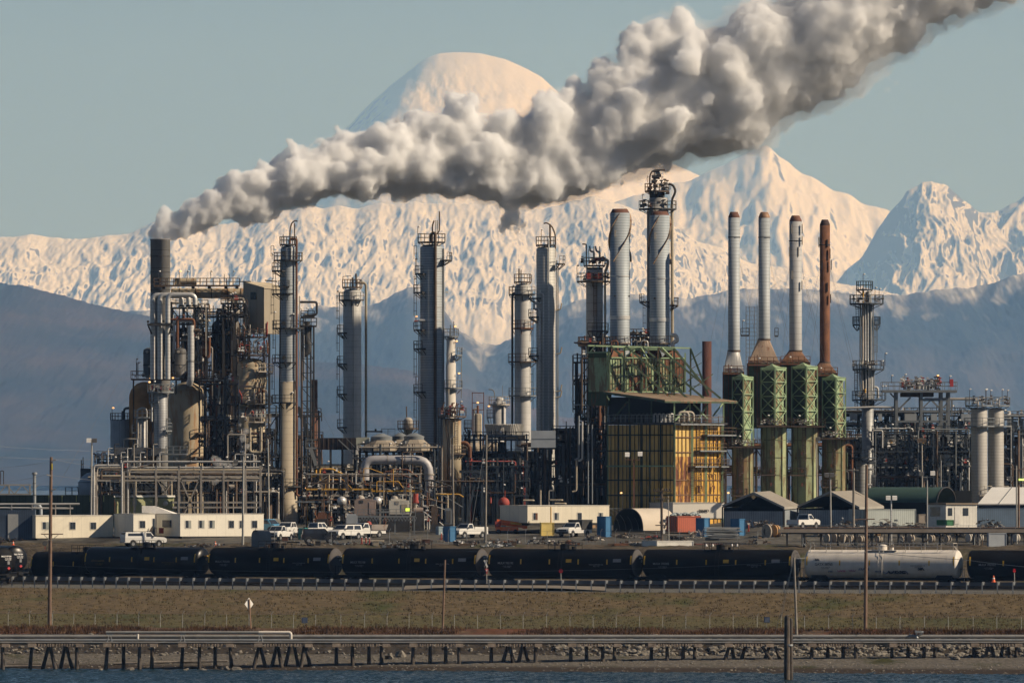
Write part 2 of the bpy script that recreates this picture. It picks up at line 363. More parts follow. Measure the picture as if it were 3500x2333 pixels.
# ---------------------------------------------------------------- smoke plume
def plume():
    St = [(368, 530, 552), (375, 510, 548), (392, 486, 548), (430, 455, 545), (490, 424, 536), (580, 372, 520), (680, 332, 497), (780, 296, 470), (900, 280, 470), (1000, 248, 470), (1100, 262, 484), (1200, 232, 505), (1300, 205, 480), (1430, 150, 440), (1560, 60, 410), (1700, 10, 365), (1800, -30, 300), (1900, -70, 252), (2000, -120, 170), (2100, -160, 110), (2230, -220, 50), (2400, -310, -20)]
    St = [(a * 1.4881, b * 1.4881, c * 1.4881) for a, b, c in St]
    A = np.array(St); r = random.Random(3)
    Y0 = 1186.
    def YY(px): return Y0 + 2 - max(0, px - 2400) * .008 + max(0, px - 560) * .0100
    ib = bmesh.new(); bmesh.ops.create_icosphere(ib, subdivisions=2, radius=1); iv = [v.co.copy() for v in ib.verts]; fi = [[v.index for v in f.verts] for f in ib.faces]; ib.free()
    inner = MB(); outer = MB()
    def ball(px, py, rpx, dy, grow=1):
        Y = YY(px) + dy; k = Y / FPX; c = Vector((WX(px, Y), Y, WZ(py, Y)))
        g = min(1, max(0, (px - 700) / 2200))
        inner.add([c + v * rpx * k * (1 - .13 * g) for v in iv], fi)
        outer.add([c + v * (rpx * k * (1 + .17 * g * grow) + .04) for v in iv], fi)
    for px, py, rr in ((548, 812, 33), (548, 795, 33), (552, 775, 33), (560, 755, 38), (575, 740, 42), (590, 760, 40), (600, 775, 36), (575, 790, 34)): ball(px, py, rr, 0)
    x = 575.
    while x < 3600:
        top = np.interp(x, A[:, 0], A[:, 1]); bot = np.interp(x, A[:, 0], A[:, 2]); c = (top + bot) / 2; R = (bot - top) / 2; k = YY(x) / FPX
        ball(x, c + R * .1, R * .78, 0)
        n = 9 if x > 700 else 6
        for i in range(n):
            a = r.uniform(0, 2 * PI); big = r.random()
            rr = R * (r.uniform(.09, .2) if big < .5 else r.uniform(.24, .56)); d = (R - rr) * r.uniform(.86, 1.05)
            up = math.sin(a)
            if up < -.2: d *= .95
            elif up > .4: d *= r.uniform(.95, 1.16)
            ball(x + r.uniform(-.15, .15) * R, c - up * d, rr, math.cos(a) * d * k)
        x += max(7, R * .27)
    for px, py, rr in ((1558, 345, 58), (1575, 400, 70), (1605, 345, 40), (1870, 365, 62), (1850, 330, 42), (2180, 130, 62), (2250, 120, 78), (2330, 100, 70), (2400, 150, 60), (2150, 170, 40), (2560, 60, 70), (2640, 90, 60), (1330, 430, 38), (1290, 440, 30), (1090, 480, 36), (1160, 450, 30), (1000, 500, 26), (1735, 770, 36), (1760, 745, 44), (1775, 795, 22), (880, 560, 30), (1420, 415, 40), (1960, 300, 44), (2060, 240, 50), (2700, 20, 80)):
        ball(px, py, rr, r.uniform(-40, 40) * .042); ball(px + rr * .5, py + rr * .5, rr * .7, r.uniform(-60, 20) * .042); ball(px - rr * .45, py + rr * .6, rr * .65, r.uniform(-60, 20) * .042)
    for px, py, rr in ((3030, 250, 22), (3060, 285, 26), (3095, 200, 30), (3110, 150, 34), (3075, 230, 20), (3130, 270, 14), (2790, 420, 16), (2830, 450, 12), (2700, 480, 22), (2760, 470, 16), (2905, 340, 12), (3200, 120, 20), (3260, 90, 18), (3350, 70, 22), (3420, 30, 26), (3480, 20, 20)):
        for q in range(4):
            Y = YY(px); k = Y / FPX; c = Vector((WX(px, Y) + r.uniform(-.9, .9) * rr * k, Y + r.uniform(-1, 1) * rr * k, WZ(py, Y) + r.uniform(-1.2, 1.2) * rr * k)); outer.add([c + v * rr * k * r.uniform(.35, .6) for v in iv], fi)
    def smoke_mat(nm, den, col):
        m = bpy.data.materials.new(nm); m.use_nodes = True; nt = m.node_tree; N = nt.nodes; L = nt.links; N.remove(N['Principled BSDF'])
        v = N.new('ShaderNodeVolumePrincipled'); v.inputs['Color'].default_value = col; v.inputs['Density'].default_value = den; v.inputs['Anisotropy'].default_value = .0
        L.new(v.outputs[0], N['Material Output'].inputs['Volume']); return m
    def finish(nm, mb, den, col, parent, wisp):
        o = bpy.data.objects.new(nm, mb.mesh(nm, smoke_mat(nm, den, col))); COL.objects.link(o); o.parent = parent
        md = o.modifiers.new('r', 'REMESH'); md.mode = 'VOXEL'; md.voxel_size = .3
        def disp(kind, size, st, mid=.5, **kw):
            t = bpy.data.textures.new('t', kind); t.noise_scale = size
            for a, b in kw.items(): setattr(t, a, b)
            d = o.modifiers.new('d', 'DISPLACE'); d.texture = t; d.strength = st; d.mid_level = mid; d.texture_coords = 'LOCAL'
        disp('CLOUDS', 6.0, 3.0, .5, noise_depth=1)
        disp('VORONOI', 3.0, -1.25, .35)
        md = o.modifiers.new('r2', 'REMESH'); md.mode = 'VOXEL'; md.voxel_size = .2
        disp('VORONOI', 1.25, -.75, .3)
        if wisp == 0: disp('VORONOI', .6, -.2, .3)
        disp('CLOUDS', .8, .3 + wisp, .5, noise_depth=3)
        md = o.modifiers.new('r3', 'REMESH'); md.mode = 'VOXEL'; md.voxel_size = .17; md.use_smooth_shade = True
        return o
    o = finish('smoke_plume', outer, .115, (.995, .995, .995, 1), None, .7)
    tag(o, 'billowing white and grey smoke plume drifting right from the tall stack', 'smoke', None, 'stuff')
    finish('dense_core', inner, 1.35, (.998, .998, .998, 1), o, 0)
plume()
# ---------------------------------------------------------------- ground
def ground_mat(name, cols, scale, detail=8, bump=.5, zs=1, wet=None, patch=None):
    m = bpy.data.materials.new(name); m.use_nodes = True; nt = m.node_tree; N = nt.nodes; L = nt.links; b = N['Principled BSDF']; b.inputs['Roughness'].default_value = .92; b.inputs['Specular IOR Level'].default_value = .12
    g = N.new('ShaderNodeNewGeometry')
    t = N.new('ShaderNodeTexNoise'); t.inputs['Scale'].default_value = scale; t.inputs['Detail'].default_value = detail; t.inputs['Roughness'].default_value = .72; L.new(g.outputs['Position'], t.inputs['Vector'])
    r = N.new('ShaderNodeValToRGB'); L.new(t.outputs[0], r.inputs[0]); e = r.color_ramp.elements
    while len(e) < len(cols): e.new(.5)
    for i, c in enumerate(cols): e[i].position = .3 + .4 * i / (len(cols) - 1); e[i].color = (*c, 1)
    out = r.outputs[0]
    if patch:
        t2 = N.new('ShaderNodeTexNoise'); t2.inputs['Scale'].default_value = patch[1]; t2.inputs['Detail'].default_value = 4; t2.inputs['Roughness'].default_value = .6
        mp = N.new('ShaderNodeMapping'); mp.inputs['Scale'].default_value = (1, .6, 1); mp.inputs['Location'].default_value = (patch[4], 0, 0); L.new(g.outputs['Position'], mp.inputs[0]); L.new(mp.outputs[0], t2.inputs['Vector'])
        mr = N.new('ShaderNodeMapRange'); mr.inputs[1].default_value = patch[2]; mr.inputs[2].default_value = patch[3]; L.new(t2.outputs[0], mr.inputs[0])
        x = N.new('ShaderNodeMix'); x.data_type = 'RGBA'; L.new(mr.outputs[0], x.inputs[0]); L.new(out, x.inputs[6])
        y = N.new('ShaderNodeMix'); y.data_type = 'RGBA'; L.new(t.outputs[0], y.inputs[0]); y.inputs[6].default_value = (*[c * .6 for c in patch[0]], 1); y.inputs[7].default_value = (*[c * 1.4 for c in patch[0]], 1)
        L.new(y.outputs[2], x.inputs[7]); out = x.outputs[2]
    if wet:
        sp = N.new('ShaderNodeSeparateXYZ'); L.new(g.outputs['Position'], sp.inputs[0])
        ad = N.new('ShaderNodeMath'); ad.operation = 'MULTIPLY_ADD'; ad.inputs[1].default_value = -.5; L.new(t.outputs[0], ad.inputs[0]); L.new(sp.outputs[2], ad.inputs[2])
        mr = N.new('ShaderNodeMapRange'); mr.inputs[1].default_value = wet - .25; mr.inputs[2].default_value = wet; L.new(ad.outputs[0], mr.inputs[0])
        x = N.new('ShaderNodeMix'); x.data_type = 'RGBA'; L.new(mr.outputs[0], x.inputs[0]); x.inputs[6].default_value = (.05, .037, .026, 1); L.new(out, x.inputs[7]); out = x.outputs[2]
    L.new(out, b.inputs['Base Color'])
    if bump:
        bp = N.new('ShaderNodeBump'); bp.inputs['Strength'].default_value = bump; bp.inputs['Distance'].default_value = .25
        t3 = N.new('ShaderNodeTexNoise'); t3.inputs['Scale'].default_value = scale * 3; t3.inputs['Detail'].default_value = 6; L.new(g.outputs['Position'], t3.inputs['Vector'])
        L.new(t3.outputs[0], bp.inputs['Height']); L.new(bp.outputs[0], b.inputs['Normal'])
    return m
xs = np.unique(np.concatenate([np.linspace(-600, -80, 40), np.linspace(-80, 80, 640), np.linspace(80, 600, 40)]))
PG = Perlin(77)
def strip(name, i0, i1, mat, per, amp, fr, label):
    Xc = np.clip(xs, -130, 130); rows = []; zz = []
    for i in range(i0, i1):
        a, b = BRK[i], BRK[i + 1]
        ya = a[0] + a[1] * Xc + a[2] * Xc ** 2; yb = b[0] + b[1] * Xc + b[2] * Xc ** 2
        for t in np.linspace(0, 1, per + 1)[(0 if i == i0 else 1):]:
            rows.append(ya + (yb - ya) * t); zz.append(np.full(len(xs), a[3] + (b[3] - a[3]) * t))
    Y = np.array(rows); Z = np.array(zz); X = np.tile(xs, (len(rows), 1))
    w = np.ones(len(rows)); w[0] = w[-1] = 0
    Z = Z + rise(X, Y) + fbm(PG, X * fr, Y * fr, 4) * amp * w[:, None]
    return grid_obj(name, X, Y, Z, mat, 'structure', True, label)
strip('beach', 0, 3, ground_mat('beach_gravel', [(.05, .045, .038), (.13, .115, .095), (.24, .215, .18)], 2.2, wet=.35, bump=.8, patch=((.055, .055, .02), .12, .56, .66, 3)), 22, .10, .8, 'grey gravel beach')
strip('shore_bank', 3, 4, ground_mat('shore_earth', [(.025, .02, .016), (.07, .058, .045)], 1.2), 10, .35, .6, 'dark earth bank above the beach')
strip('scrub_strip', 4, 5, ground_mat('scrub_earth', [(.035, .024, .015), (.10, .062, .038), (.16, .10, .06)], 1.1, patch=((.12, .045, .022), .07, .5, .62, 0)), 10, .25, .5, 'strip of dry reddish scrub')
strip('grass_flat', 5, 6, ground_mat('olive_grass', [(.055, .050, .020), (.11, .095, .042), (.18, .145, .075)], 1.5, bump=1., patch=((.05, .062, .02), .06, .5, .7, 5)), 18, .15, .5, 'flat olive grass along the fence')
strip('grass_bank', 6, 7, ground_mat('dry_grass', [(.072, .054, .028), (.12, .088, .047), (.17, .126, .072)], .8, bump=.6, patch=((.055, .066, .022), .075, .56, .72, 0)), 34, .22, .45, 'dry grass embankment')
strip('gravel_bed', 7, 8, ground_mat('ballast', [(.07, .068, .06), (.16, .155, .14), (.27, .26, .24)], 4.5, bump=.9), 12, .06, 1.2, 'grey gravel shoulder in front of the rails')
strip('track_bed', 8, 9, ground_mat('shade_dark_ballast', [(.012, .011, .010), (.03, .028, .025), (.06, .055, .05)], 4.5, bump=.9), 8, .05, 1.2, 'ballast under the rails coloured dark as shade below the cars')  # shade under the tank cars put into the ballast colour
strip('dirt_bank', 9, 11, ground_mat('dirt', [(.035, .029, .02), (.09, .072, .05), (.14, .112, .08)], .9, bump=.8, patch=((.06, .065, .025), .1, .55, .7, 0)), 16, .35, .3, 'brown dirt bank behind the train')
yardm = ground_mat('yard_gravel', [(.045, .042, .036), (.105, .098, .084), (.17, .158, .135)], .5, bump=.5, patch=((.035, .032, .028), .12, .5, .62, 2))
strip('yard', 11, 14, yardm, 14, .05, .4, 'grey gravel yard')
yX, yY = np.meshgrid(np.array([-7000, -3000, -600, 0, 600, 3000, 7000.]), np.array([1250, 1420, 1470, 1500.]))
grid_obj('plain', yX, yY, np.interp(yY, [1250, 1420, 1470, 1500], [17, 17.2, -2, -2]), ground_mat('far_land', [(.03, .035, .03), (.06, .06, .05)], .01, bump=0), 'structure', False, 'flat land behind the refinery ending at a bluff')
fw = bpy.data.materials.new('bay_water'); fw.use_nodes = True; b_ = fw.node_tree.nodes['Principled BSDF']; b_.inputs['Base Color'].default_value = (.05, .065, .08, 1); b_.inputs['Roughness'].default_value = .45
fX, fY = np.meshgrid(np.array([-12000, -4000, 0, 4000, 12000.]), np.array([1440, 3000, 9000, 20000, 34000.]))
grid_obj('far_bay', fX, fY, fX * 0, fw, 'structure', False, 'wide calm bay between the refinery and the hills')
# water
wm = bpy.data.materials.new('sea_water'); wm.use_nodes = True; b_ = wm.node_tree.nodes['Principled BSDF']
b_.inputs['Base Color'].default_value = (.008, .024, .032, 1); b_.inputs['Roughness'].default_value = .16; b_.inputs['IOR'].default_value = 1.33
wx = np.unique(np.concatenate([np.linspace(-3500, -75, 30), np.linspace(-75, 75, 620), np.linspace(75, 3500, 30)]))
wy = np.concatenate([np.linspace(-40, 880, 24)[:-1], np.linspace(880, 962, 460)])
wX, wY = np.meshgrid(wx, wy); PW = Perlin(3)
wZ = fbm(PW, wX * .55 + wY * .12, wY * .95, 4, .6) * .16 + ridged(PW, wX * .22, wY * .4, 2) * .05
wZ = wZ * np.clip((wY - 860) / 30, 0, 1) * np.clip((90 - np.abs(wX)) / 12, 0, 1)
# ease the waves off towards the shore
grid_obj('water', wX, wY, wZ * 1.15 - .06, wm, 'structure', True, 'dark teal sea with small waves')
# grass and brush tufts
def tufts(name, label, i0, i1, n, h, wdt, mat, seed, bias=None):
    r = np.random.RandomState(seed); v = []; f = []
    for k in range(n):
        X = r.uniform(-75, 75); t = r.rand(); ya = brk_y(i0, X); yb = brk_y(i1, X); Y = ya + (yb - ya) * t
        z = gz(X, Y); hh = h * r.uniform(.4, 1.2)
        if bias and mnoise.noise((X * .09, Y * .09, seed)) < bias: continue
        for j in range(4):
            a = r.uniform(0, 6.28); ww = wdt * r.uniform(.4, 1); dx, dy = r.uniform(-.5, .5, 2) * hh
            px, py = X + r.uniform(-.25, .25), Y + r.uniform(-.25, .25); o = len(v)
            v += [(px - ww * math.cos(a), py - ww * math.sin(a), z - .05), (px + ww * math.cos(a), py + ww * math.sin(a), z - .05), (px + dx, py + dy, z + hh)]; f.append((o, o + 1, o + 2))
    me = bpy.data.meshes.new(name); me.from_pydata(v, [], f); me.materials.append(mat); o = bpy.data.objects.new(name, me); COL.objects.link(o); tag(o, label, 'grass' if 'grass' in name else 'brush', None, 'stuff')
tufts('grass', 'dry tan grass covering the embankment', 5, 7, 7000, .22, .09, ground_mat('grass_blade', [(.075, .057, .029), (.11, .081, .042), (.15, .11, .06)], .35, bump=0, patch=((.05, .06, .02), .075, .56, .72, 0)), 5)
tufts('brush', 'low reddish brown brush along the top of the shore', 4, 5, 7000, .5, .07, ground_mat('brush_twig', [(.03, .02, .012), (.09, .05, .028), (.15, .075, .035)], .3, bump=0), 9, -.15)
# ---------------------------------------------------------------- rocks
ROCK = M('rock', (.20, .18, .15), .9, var=.5, scale=1.2, bump=.6, dirt=.5)
def rock_mesh(mb, c, r, rnd):
    b = bmesh.new(); bmesh.ops.create_icosphere(b, subdivisions=2, radius=1); s = rnd.random() * 90
    sx, sy, sz = r * rnd.uniform(.8, 1.5), r * rnd.uniform(.8, 1.2), r * rnd.uniform(.5, .95); vs = []
    for q in b.verts:
        p = q.co; k = 1 + .55 * mnoise.noise(p * 1.1 + Vector((s, s, s))) + .25 * mnoise.noise(p * 2.7 + Vector((s, 0, s)))
        vs.append((c[0] + p.x * k * sx, c[1] + p.y * k * sy, c[2] + p.z * k * sz))
    mb.add(vs, [[v.index for v in f_.verts] for f_ in b.faces]); b.free()
rr = random.Random(11); mb = MB()
for i in range(2600):
    X = rr.uniform(-70, 70)
    if X < 5 and rr.random() < .62: continue
    t = rr.random(); Y = brk_y(3, X) - 1.2 + (brk_y(4, X) - brk_y(3, X) + .8) * t
    r_ = rr.choice((.12, .16, .2, .26, .38)) * (1.15 if X > 5 else .7); rock_mesh(mb, (X, Y, gz(X, Y) + r_ * .15), r_, rr)
for i in range(1300):
    X = rr.uniform(-70, 70); Y = brk_y(1, X) + rr.uniform(.3, 14); rock_mesh(mb, (X, Y, gz(X, Y)), rr.choice((.05, .07, .1, .14)), rr)
solo('riprap', mb, ROCK, 'loose grey riprap stones heaped along the shore', 'riprap', kind='stuff')
for px, Y, r_, lab in ((445, 949, .42, 'flat mossy boulder beside the water at the left'), (636, 947, .33, 'pale low boulder between two trestle piles'), (695, 948, .36, 'tan round boulder left of the dark boulder'), (768, 949, .62, 'dark wet boulder against a trestle pile'), (806, 949, .55, 'broad brown boulder right of the dark one'), (345, 950, .3, 'grey boulder left of the leaning piles'), (1330, 958, .62, 'pale brown boulder alone under the pipes'), (1370, 960, .7, 'tallest pale boulder in the middle shore'), (3265, 949, .6, 'dark slumped boulder under the right pipes')):
    mb = MB(); X = WX(px, Y); rock_mesh(mb, (0, 0, 0), r_, rr); o = solo('boulder', mb, ROCK, lab, 'boulder', 'boulders lying on the beach'); o.location = (X, Y, max(gz(X, Y), 0) + r_ * .2)
LOGM = M('driftwood_grey', (.22, .19, .16), .9, var=.4, scale=2)
for px, py, L_, lab in ((80, 2222, 5, 'bleached drift log at the left end of the beach'), (620, 2216, 7, 'long thin drift log under the upper pipe'), (690, 2224, 6, 'dark drift log lying below the long one'), (430, 2218, 3, 'short drift log among the shore stones')):
    Y = 956; X = WX(px, Y); mb = MB(); a = rr.uniform(-.15, .15); mb.cyl((-L_ / 2, 0, 0), (L_ / 2, a * L_, .1), .14, .1, 8); o = solo('drift_log', mb, LOGM, lab, 'log', 'drift logs on the beach'); o.location = (X, Y + 1.5, gz(X, Y + 1.5) + .12)
# ---------------------------------------------------------------- pipe trestle
WOODP = M('pile_wood', (.085, .070, .056), .9, var=.55, scale=1.5, dirt=.4, streak=.15); CAPW = M('cap_timber', (.33, .26, .20), .9, var=.5, scale=1.3)
PIPEG = M('pipe_grey', (.30, .29, .27), .5, .3, var=.2, scale=.5, dirt=.35); PIPEW = M('pipe_pale', (.62, .57, .50), .6, var=.1); STEEL = M('galvanised', (.33, .34, .34), .5, .5, var=.2)
YT = 952.0
tr = T('trestle', 'low timber trestle on piles carrying the shore pipelines', 'trestle', 1750, YT, 2200)
k = YT / FPX
piles = [(10, 10), (108, 101), (165, 140), (172, 193), (222, 203), (225, 250), (263, 263), (367, 360), (421, 421), (477, 477), (520, 518), (624, 618), (682, 682), (735, 735), (785, 792), (885, 865), (889, 910), (945, 925), (950, 965), (990, 972), (1005, 1022), (1040, 1027), (1045, 1062), (1149, 1149), (1205, 1205), (1261, 1261), (1303, 1304), (1412, 1410), (1470, 1470), (1523, 1524), (1568, 1570), (1679, 1679), (1735, 1715), (1742, 1757), (1785, 1770), (1790, 1810), (1830, 1830), (1951, 1951), (2005, 2005), (2060, 2060), (2100, 2100), (2227, 2226), (2280, 2280), (2335, 2335), (2375, 2375), (2492, 2475), (2500, 2512), (2548, 2532), (2605, 2640), (2650, 2670), (2630, 2612), (2775, 2772), (2830, 2829), (2882, 2883), (2924, 2926), (3049, 3049), (3105, 3105), (3158, 3158), (3196, 3196), (3330, 3330), (3376, 3365), (3390, 3400), (3430, 3420), (3445, 3453), (3475, 3473)]
for i, (a, b) in enumerate(piles):
    X = WX(b, YT); g = gz(X, YT); pb = PYH + (CAMZ - g + .4) / YT * FPX; d = (i % 3) * 18 - 10
    tr.p('pile', WOODP).cyl((a, d, 2207), (b, d, pb), 5.6, 7.4, 9)
bays = [(-60, 30), (100, 283), (357, 536), (613, 795), (873, 1065), (1140, 1330), (1403, 1580), (1670, 1850), (1945, 2120), (2218, 2395), (2480, 2640), (2765, 2945), (3042, 3215), (3320, 3490)]
for a, b in bays:
    m = tr.p('cap', CAPW); m.box(a - 3, a + 24, -36, 34, 2197, 2209); m.box(b - 22, b + 3, -34, 33, 2198, 2209)
    m = tr.p('deck_tie', CAPW); x = a + 32
    while x < b - 26: m.box(x, x + 4.5, -30, 30, 2198, 2207 + rr.uniform(-1, 2)); x += rr.choice((8, 9, 10, 13))
m = tr.p('stringer', WOODP); m.box(-120, 3620, -22, -14, 2196.4, 2200); m.box(-120, 3620, 12, 20, 2196.4, 2200)
def pipeline(lab, y, r, d, mat, x0=-150, x1=3650, extra=None):
    t = T('pipeline', lab, 'pipeline', (x0 + x1) / 2, YT, y + r, group='pipelines on the shore trestle'); m = t.p('pipe', mat); m.cyl((x0, d, y), (x1, d, y), r, n=14)
    j = t.p('pipe_joint', mat); x = x0 + 70
    while x < x1: j.cyl((x, d, y), (x + 2.5, d, y), r * 1.06, n=14); x += 148
    return t
pipeline('thickest grey pipeline at the back of the trestle', 2174.5, 6.8, 24, PIPEG)
pipeline('middle grey pipeline just in front of the thickest one', 2186.3, 4.6, -6, STEEL)
pipeline('thin lowest pipeline along the front of the trestle', 2193.6, 2.6, -25, PIPEG)
up = T('pipeline', 'raised pipe on steel supports ending in a downward bend', 'pipeline', 680, YT, 2196, group='pipelines on the shore trestle')
up.p('pipe', PIPEG).cyl((361, 6, 2160), (884, 6, 2160), 5.2, n=14); up.p('pale_pipe', PIPEW).tube([(884, 6, 2160), (994, 6, 2160), (994, 6, 2182)], 5.4, 14, bend=9)
for x in (373, 622, 888):
    m = up.p('support', STEEL); m.beam((x - 6, -22, 2196), (x, 6, 2165), 2); m.beam((x + 12, -22, 2196), (x + 4, 6, 2165), 2); m.beam((x - 4, 30, 2196), (x, 6, 2165), 2); m.beam((x + 9, 30, 2196), (x + 6, 6, 2165), 2); m.beam((x - 8, 6, 2166), (x + 14, 6, 2166), 2.5)
up.p('spool', PIPEW).cyl((471, -6, 2182), (471, -6, 2165), 4)
vv = T('valve_assembly', 'grey valve with actuator standing on the right pipelines', 'valve', 3140, YT, 2186); m = vv.p('valve_body', STEEL); m.cyl((3133, 10, 2186), (3133, 10, 2158), 2.5); m.box(3128, 3150, 2, 20, 2154, 2162); m.cyl((3150, 12, 2160), (3157, 12, 2160), 5); m.beam((3110, 10, 2180), (3110, 10, 2163), 2); m.ball((3134, 10, 2178), 6); m.cyl((3142, 12, 2170), (3152, 12, 2165), 3)
dp = T('mooring_pile', 'dark weathered pair of mooring piles standing in the water', 'pile', 2691, 903.5, 2335)
m = dp.p('tall_pile', WOODP); m.cyl((2690, 0, 2345), (2690.5, 0, 2106), 11, 9.5, 12); m.cyl((2690.5, 0, 2106), (2688, 0, 2101), 9.5, 5, 12); m = dp.p('short_pile', WOODP); m.cyl((2704, 9, 2345), (2704, 9, 2112), 7.2, 6.2, 12); dp.p('band', STEEL).cyl((2697, 4, 2200), (2697, 4, 2206), 14, n=14)
# ---------------------------------------------------------------- lower fence
GAL = M('fence_steel', (.42, .42, .40), .55, .3); WIRE = M('wire_steel', (.25, .25, .25), .6, .4)
fposts = [-48, 28, 101, 179, 252, 325, 400, 474, 548, 624, 700, 774, 851, 928, 1003, 1079, 1165, 1246, 1323, 1398, 1477, 1553, 1632, 1710, 1788, 1868, 1948, 2027, 2106, 2186, 2265, 2344, 2426, 2506, 2588, 2670, 2750, 2832, 2914, 2995, 3076, 3160, 3241, 3326, 3407, 3491, 3575]
def fence(name, label, posts, yf, hm, top, mat, mesh_h=True, out=True, rad=.034):
    t = T(name, label, 'fence', posts[len(posts) // 2], yf(posts[len(posts) // 2]), unit=1, rel=True)
    o = t.o.location; pp = []
    for i, px in enumerate(posts):
        Y = yf(px); X = WX(px, Y); z = gz(X, Y); P = Vector((X, Y, z)) - o; pp.append(P)
        if i < 99:
            m = t.p('post', mat); m.cyl(P - Vector((0, 0, .2)), P + Vector((0, 0, hm)), rad, n=6)
            if out and rnd_(i) < .62: m.beam(P + Vector((0, 0, hm)), P + Vector((.2, -.2, hm + .33)), rad * 1.3)
    m = t.p('wire', WIRE); w = t.p('chain_link', WIRE)
    for a, b in zip(pp, pp[1:]):
        m.beam(a + Vector((0, 0, hm)), b + Vector((0, 0, hm)), .022)
        for q in (.08, .2, .32):
            if out: m.beam(a + Vector((.2 * q, -.2 * q, hm + q)), b + Vector((.2 * q, -.2 * q, hm + q)), .008)
        n = max(1, int((b - a).length / .34))
        for i in range(n):
            u = a + (b - a) * (i / n); v = a + (b - a) * ((i + 1) / n)
            for q in range(int(hm / .34)):
                w.beam(u + Vector((0, 0, q * .34)), v + Vector((0, 0, q * .34 + .34)), .006); w.beam(v + Vector((0, 0, q * .34)), u + Vector((0, 0, q * .34 + .34)), .006)
    return t
def rnd_(i): return random.Random(i * 77 + 3).random()
def yf_low(px):
    Y = 975.
    for _ in range(4): Y = brk_y(5, WX(px, Y)) + .4
    return Y
fence('chain_link_fence', 'long chain link fence at the foot of the grass embankment', fposts, yf_low, 1.62, 0, GAL)
# ---------------------------------------------------------------- guardrail
gp = [-32, 5, 41, 80, 118, 157, 197, 236, 276, 316, 356, 397, 437, 481, 525, 569, 614, 659, 702, 748, 795, 842, 891, 937, 985, 1034, 1082, 1130, 1179, 1229, 1278, 1327, 1377, 1426, 1474, 1524, 1573, 1623, 1672, 1722, 1771, 1820, 1869, 1920, 1969, 2021, 2070, 2120, 2170, 2220, 2270, 2322, 2373, 2424, 2475, 2526, 2577, 2628, 2680, 2731, 2783, 2836, 2888, 2939, 2991, 3042, 3094, 3147, 3199, 3251, 3304, 3357, 3409, 3462, 3515, 3568]
def yg(px):
    Y = 1021.
    for _ in range(4): Y = brk_y(7, WX(px, Y)) + 1.6
    return Y
t = T('guardrail', 'long galvanised guardrail with pale blocks along the gravel shoulder', 'guardrail', 1722, yg(1722), unit=1, rel=True); o = t.o.location
GRD = M('guardrail_steel', (.26, .27, .28), .5, .5); BLK = M('post_block', (.52, .52, .50), .8)
rail = t.p('rail', M('rail_beam_steel', (.10, .11, .13), .5, .4)); prev = None
for px in gp:
    Y = yg(px); X = WX(px, Y); P = Vector((X, Y, gz(X, Y))) - o
    m = t.p('post', GRD); m.box(P.x - .07, P.x + .07, P.y - .06, P.y + .06, P.z - .3, P.z + 1.32)
    bl = t.p('block', BLK, parent=m); vs = [(P.x + .06, P.y - .05, P.z + 1.02), (P.x + .22, P.y - .05, P.z + 1.02), (P.x + .22, P.y + .25, P.z + 1.02), (P.x + .06, P.y + .25, P.z + 1.02), (P.x - .02, P.y - .05, P.z + 1.4), (P.x + .30, P.y - .05, P.z + 1.4), (P.x + .30, P.y + .25, P.z + 1.4), (P.x - .02, P.y + .25, P.z + 1.4)]; bl.hexa(vs)
    if prev is not None:
        for zz_, ww in ((1.28, .1), (1.14, .06), (1.0, .1)): rail.beam(prev + Vector((0, .32 + ww * .3, zz_)), P + Vector((0, .32 + ww * .3, zz_)), .08, .16)
    prev = P
# road patch by the crossing
mb = MB(); pts = []
for px in range(1380, 2090, 30):
    Y = 1026.; X = WX(px, Y); a = brk_y(7, X) + 2.6; b = rail_y(X) - 2.2; e = min(1, (px - 1370) / 150, (2100 - px) / 200)
    pts.append(((X, a, gz(X, a) + .05 + .32 * e), (X, b, gz(X, b) + .05 + .15 * e)))
for (a, b), (c, d) in zip(pts, pts[1:]): mb.quad(a, c, d, b)
solo('access_road', mb, ground_mat('road_dust', [(.17, .15, .125), (.24, .21, .175)], .8, bump=.2), 'dusty tan road at the rail crossing', kind='structure')
# rails
mb = MB(); RAILM = M('rail_steel', (.10, .07, .05), .6, .3)
for off in (-.72, .72):
    prev = None
    for X in np.linspace(-140, 140, 90):
        Y = rail_y(X) + off; P = Vector((X, Y, 8.82))
        if prev: mb.beam(prev, P, .08, .16)
        prev = P
solo('rail_track', mb, RAILM, 'steel rails of the train track', kind='structure')
